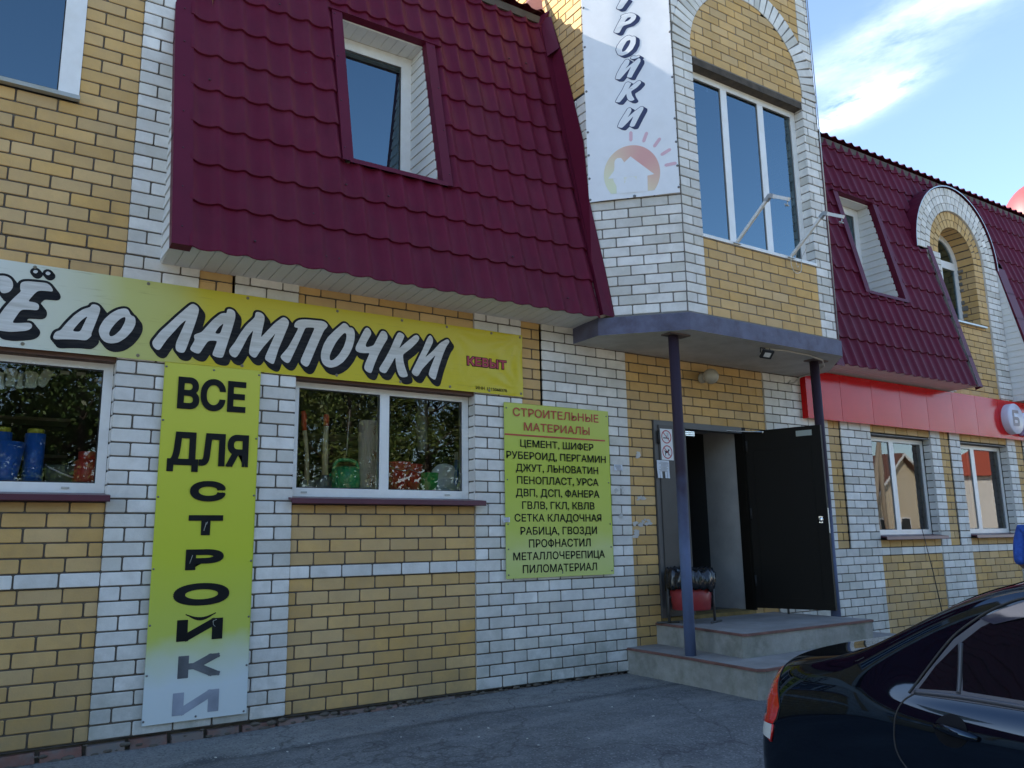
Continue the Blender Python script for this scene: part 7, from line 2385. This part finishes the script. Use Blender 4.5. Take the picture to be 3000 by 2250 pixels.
def tree(x, y, h, r, n, m_, label, seed):
    random.seed(seed)
    T_ = thing('tree', (x, y, ground_z(x, y)), label, 'tree', 'trees across the yard')
    z0 = ground_z(x, y)
    mb = MB()
    mb.tube([(x, y - .2, z0), (x + .1, y - .3, z0 + h * .35), (x - .05, y - .2, z0 + h * .8)], [.17, .11, .03], 8)
    cl = []
    for k in range(34):
        a, t = random.random() * 6.28, random.random()
        zz = z0 + h * (.12 + .84 * t)
        rr = r * (1 - .75 * abs(t - .35) ** 1.2) * random.uniform(.35, .95)
        c = Vector((x + rr * math.cos(a), y + rr * math.sin(a), zz))
        mb.tube([(x, y, zz - h * .12), tuple(c)], [.03, .008], 5)
        cl.append((c, random.uniform(.55, 1.05) * r * .42))
    mb.build('trunk', BARK, T_)
    mb = MB()
    for i in range(n):
        c, s = random.choice(cl)
        d = Vector((random.gauss(0, 1), random.gauss(0, 1), random.gauss(0, .8))).normalized() * s * random.random() ** .45
        p = c + d
        nrm = Vector((random.gauss(0, 1), random.gauss(0, 1), random.gauss(.6, 1))).normalized()
        u = nrm.orthogonal().normalized(); v = nrm.cross(u)
        a = random.random() * 6.28; u, v = u * math.cos(a) + v * math.sin(a), v * math.cos(a) - u * math.sin(a)
        l = random.uniform(.045, .095)
        tt = (random.random(), random.random(), 0)
        mb.poly([p - u * l, p - v * l * .5, p + u * l, p + v * l * .5], 0, tt)
    mb.build('crown', m_, T_)
    return T_


TA = tree(-1.4, -15.5, 9.0, 2.9, 15000, LEAF[1], 'dark leafy tree reflected in the left shop window', 1)
TB_ = tree(5.9, -16.5, 8.6, 2.7, 15000, LEAF[0], 'bright green tree reflected at left of the right shop window', 3)
TC_ = tree(11.6, -15.6, 7.6, 2.6, 15000, LEAF[0], 'sunlit loose tree reflected at right of the right shop window', 5)
dup(TA, (1.9, -16.2, ground_z(2, -16)), 'dense dark tree, second in the row across the yard', 1.3, .96)
dup(TA, (3.6, -18.8, ground_z(4, -19)), 'tall dark tree standing behind the row across the yard', 2.5, 1.1)
dup(TB_, (8.8, -15.8, ground_z(9, -16)), 'bright green tree in the middle of the row across the yard', 2.1, .92)
dup(TC_, (14.4, -17.2, ground_z(14, -17)), 'loose sunlit tree near the right end of the row across the yard', 1.0, 1.0)
dup(TB_, (17.4, -18.6, ground_z(17, -18)), 'bright green tree at the right end of the row across the yard', 4.0, .9)
dup(TC_, (9.9, -19.6, ground_z(10, -20)), 'pale tree standing behind the middle of the row', 3.0, .95)
mb = MB()
rows = [[Vector((x, -26.5 - .5 * math.sin(x), ground_z(x, -20) + z * 2.0 * (1 + .3 * noise.noise(Vector((x * .6, z, 2)))))) for x in lin(-30, 24, 80)] for z in (0, 1.0, 2.0, 2.6)]
random.seed(9)
for i in range(26000):
    x, z = random.uniform(-34, 24), random.random() ** .85 * 6.6
    p = Vector((x, -22.5 - random.random() * 3.5 - z * .2, ground_z(x, -20) + z * (1 + .45 * noise.noise(Vector((x * .35, 0, 2))))))
    nrm = Vector((random.gauss(0, 1), random.gauss(.6, 1), random.gauss(.5, 1))).normalized(); u = nrm.orthogonal().normalized(); v = nrm.cross(u); l = random.uniform(.10, .24)
    mb.poly([p - u * l, p - v * l * .6, p + u * l, p + v * l * .6], 0, (random.random(), random.random(), 0))
tag(mb.build('shrub_bank', LEAF[1]), 'bank of dense shrubs and saplings behind the trees across the yard', 'shrubs', kind='stuff')


def house(x, y, w, d, h, rh, wall, roof, label, gable=True, rz=0.0):
    H = thing('house', (x, y, ground_z(x, y)), label, 'house', 'houses across the road')
    z0 = ground_z(x, y)
    mb = MB(); mb.box((x - w / 2, y - d / 2, z0), (x + w / 2, y + d / 2, z0 + h))
    if gable:
        for s in (-1, 1):
            mb.poly([(x - w / 2, y + s * d / 2, z0 + h), (x + w / 2, y + s * d / 2, z0 + h), (x, y + s * d / 2, z0 + h + rh)])
    mb.build('wall', wall, H)
    mb = MB(); e = .5
    if gable:
        for s in (-1, 1):
            mb.poly([(x + s * (w / 2 + e), y - d / 2 - e, z0 + h - e * rh / (w / 2)), (x + s * (w / 2 + e), y + d / 2 + e, z0 + h - e * rh / (w / 2)), (x, y + d / 2 + e, z0 + h + rh + .02), (x, y - d / 2 - e, z0 + h + rh + .02)])
            mb.obox((x + s * (w / 2 + e), y + d / 2 + e, z0 + h - e * rh / (w / 2) - .2), (-s * (w / 2 + e), 0, rh * (1 + e / (w / 2))), (0, .05, 0), (0, 0, .2), 1)
    else:
        c = [(x - w / 2 - e, y - d / 2 - e), (x + w / 2 + e, y - d / 2 - e), (x + w / 2 + e, y + d / 2 + e), (x - w / 2 - e, y + d / 2 + e)]
        t0, t1 = (x - w / 5, y, z0 + h + rh), (x + w / 5, y, z0 + h + rh)
        P = [(a, b, z0 + h) for a, b in c]
        mb.poly([P[0], P[1], t1, t0]); mb.poly([P[1], P[2], t1]); mb.poly([P[2], P[3], t0, t1]); mb.poly([P[3], P[0], t0])
    mb.build('roof', [roof, PVC], H)
    for i in range(3):
        mb = MB(); xx = x - w * .3 + w * .3 * i
        mb.box((xx - .55, y + d / 2 + .0, z0 + h * .35), (xx + .55, y + d / 2 + .06, z0 + h * .75), 0); mb.box((xx - .45, y + d / 2 + .05, z0 + h * .38), (xx + .45, y + d / 2 + .07, z0 + h * .72), 1)
        mb.build('window', [PVC, GASKET], H)
    return H


CREAM = mat('cream_render', (.60, .52, .38), .9); WHR = mat('white_render', (.68, .66, .62), .9); REDR = mat('red_roof', (.42, .085, .045), .6); BRNR = mat('brown_roof', (.16, .07, .05), .7); ORNG = mat('orange_wall', (.50, .17, .06), .9)
house(55, -31, 9, 8, 3.6, 3.6, CREAM, BRNR, 'cream gabled house reflected in the first right window')
house(72, -29, 10, 9, 6.0, 2.6, WHR, REDR, 'white house with red hipped roof reflected in the second right window', False)
house(40, -34, 8, 7, 3.2, 3.0, WHR, BRNR, 'low white gabled house across the road')
mb = MB(); mb.box((45, -26.2, ground_z(50, -26)), (64, -26.0, ground_z(50, -26) + 1.7)); tag(mb.build('fence', ORNG), 'orange fence in front of the houses across the road', 'fence')
mb = MB(); mb.tube([(49.5, -25, ground_z(49, -25)), (49.5, -25, 9)], .16, 8); mb.tube([(48.0, -25, .0), (49.5, -25, 7.5)], .14, 8); tag(mb.build('utility_pole', mat('pole_wood', (.30, .25, .19), .9)), 'braced timber utility pole across the road', 'pole')
T_ = dup(TA, (50, -39, ground_z(50, -39)), 'tree behind the gabled house across the road', .7, 1.25)
T_ = dup(TA, (44, -40, ground_z(44, -40)), 'tree between the two gabled houses across the road', 1.9, 1.3)
T_ = dup(TA, (60, -40, ground_z(60, -40)), 'tree right of the cream house across the road', 2.9, 1.2)
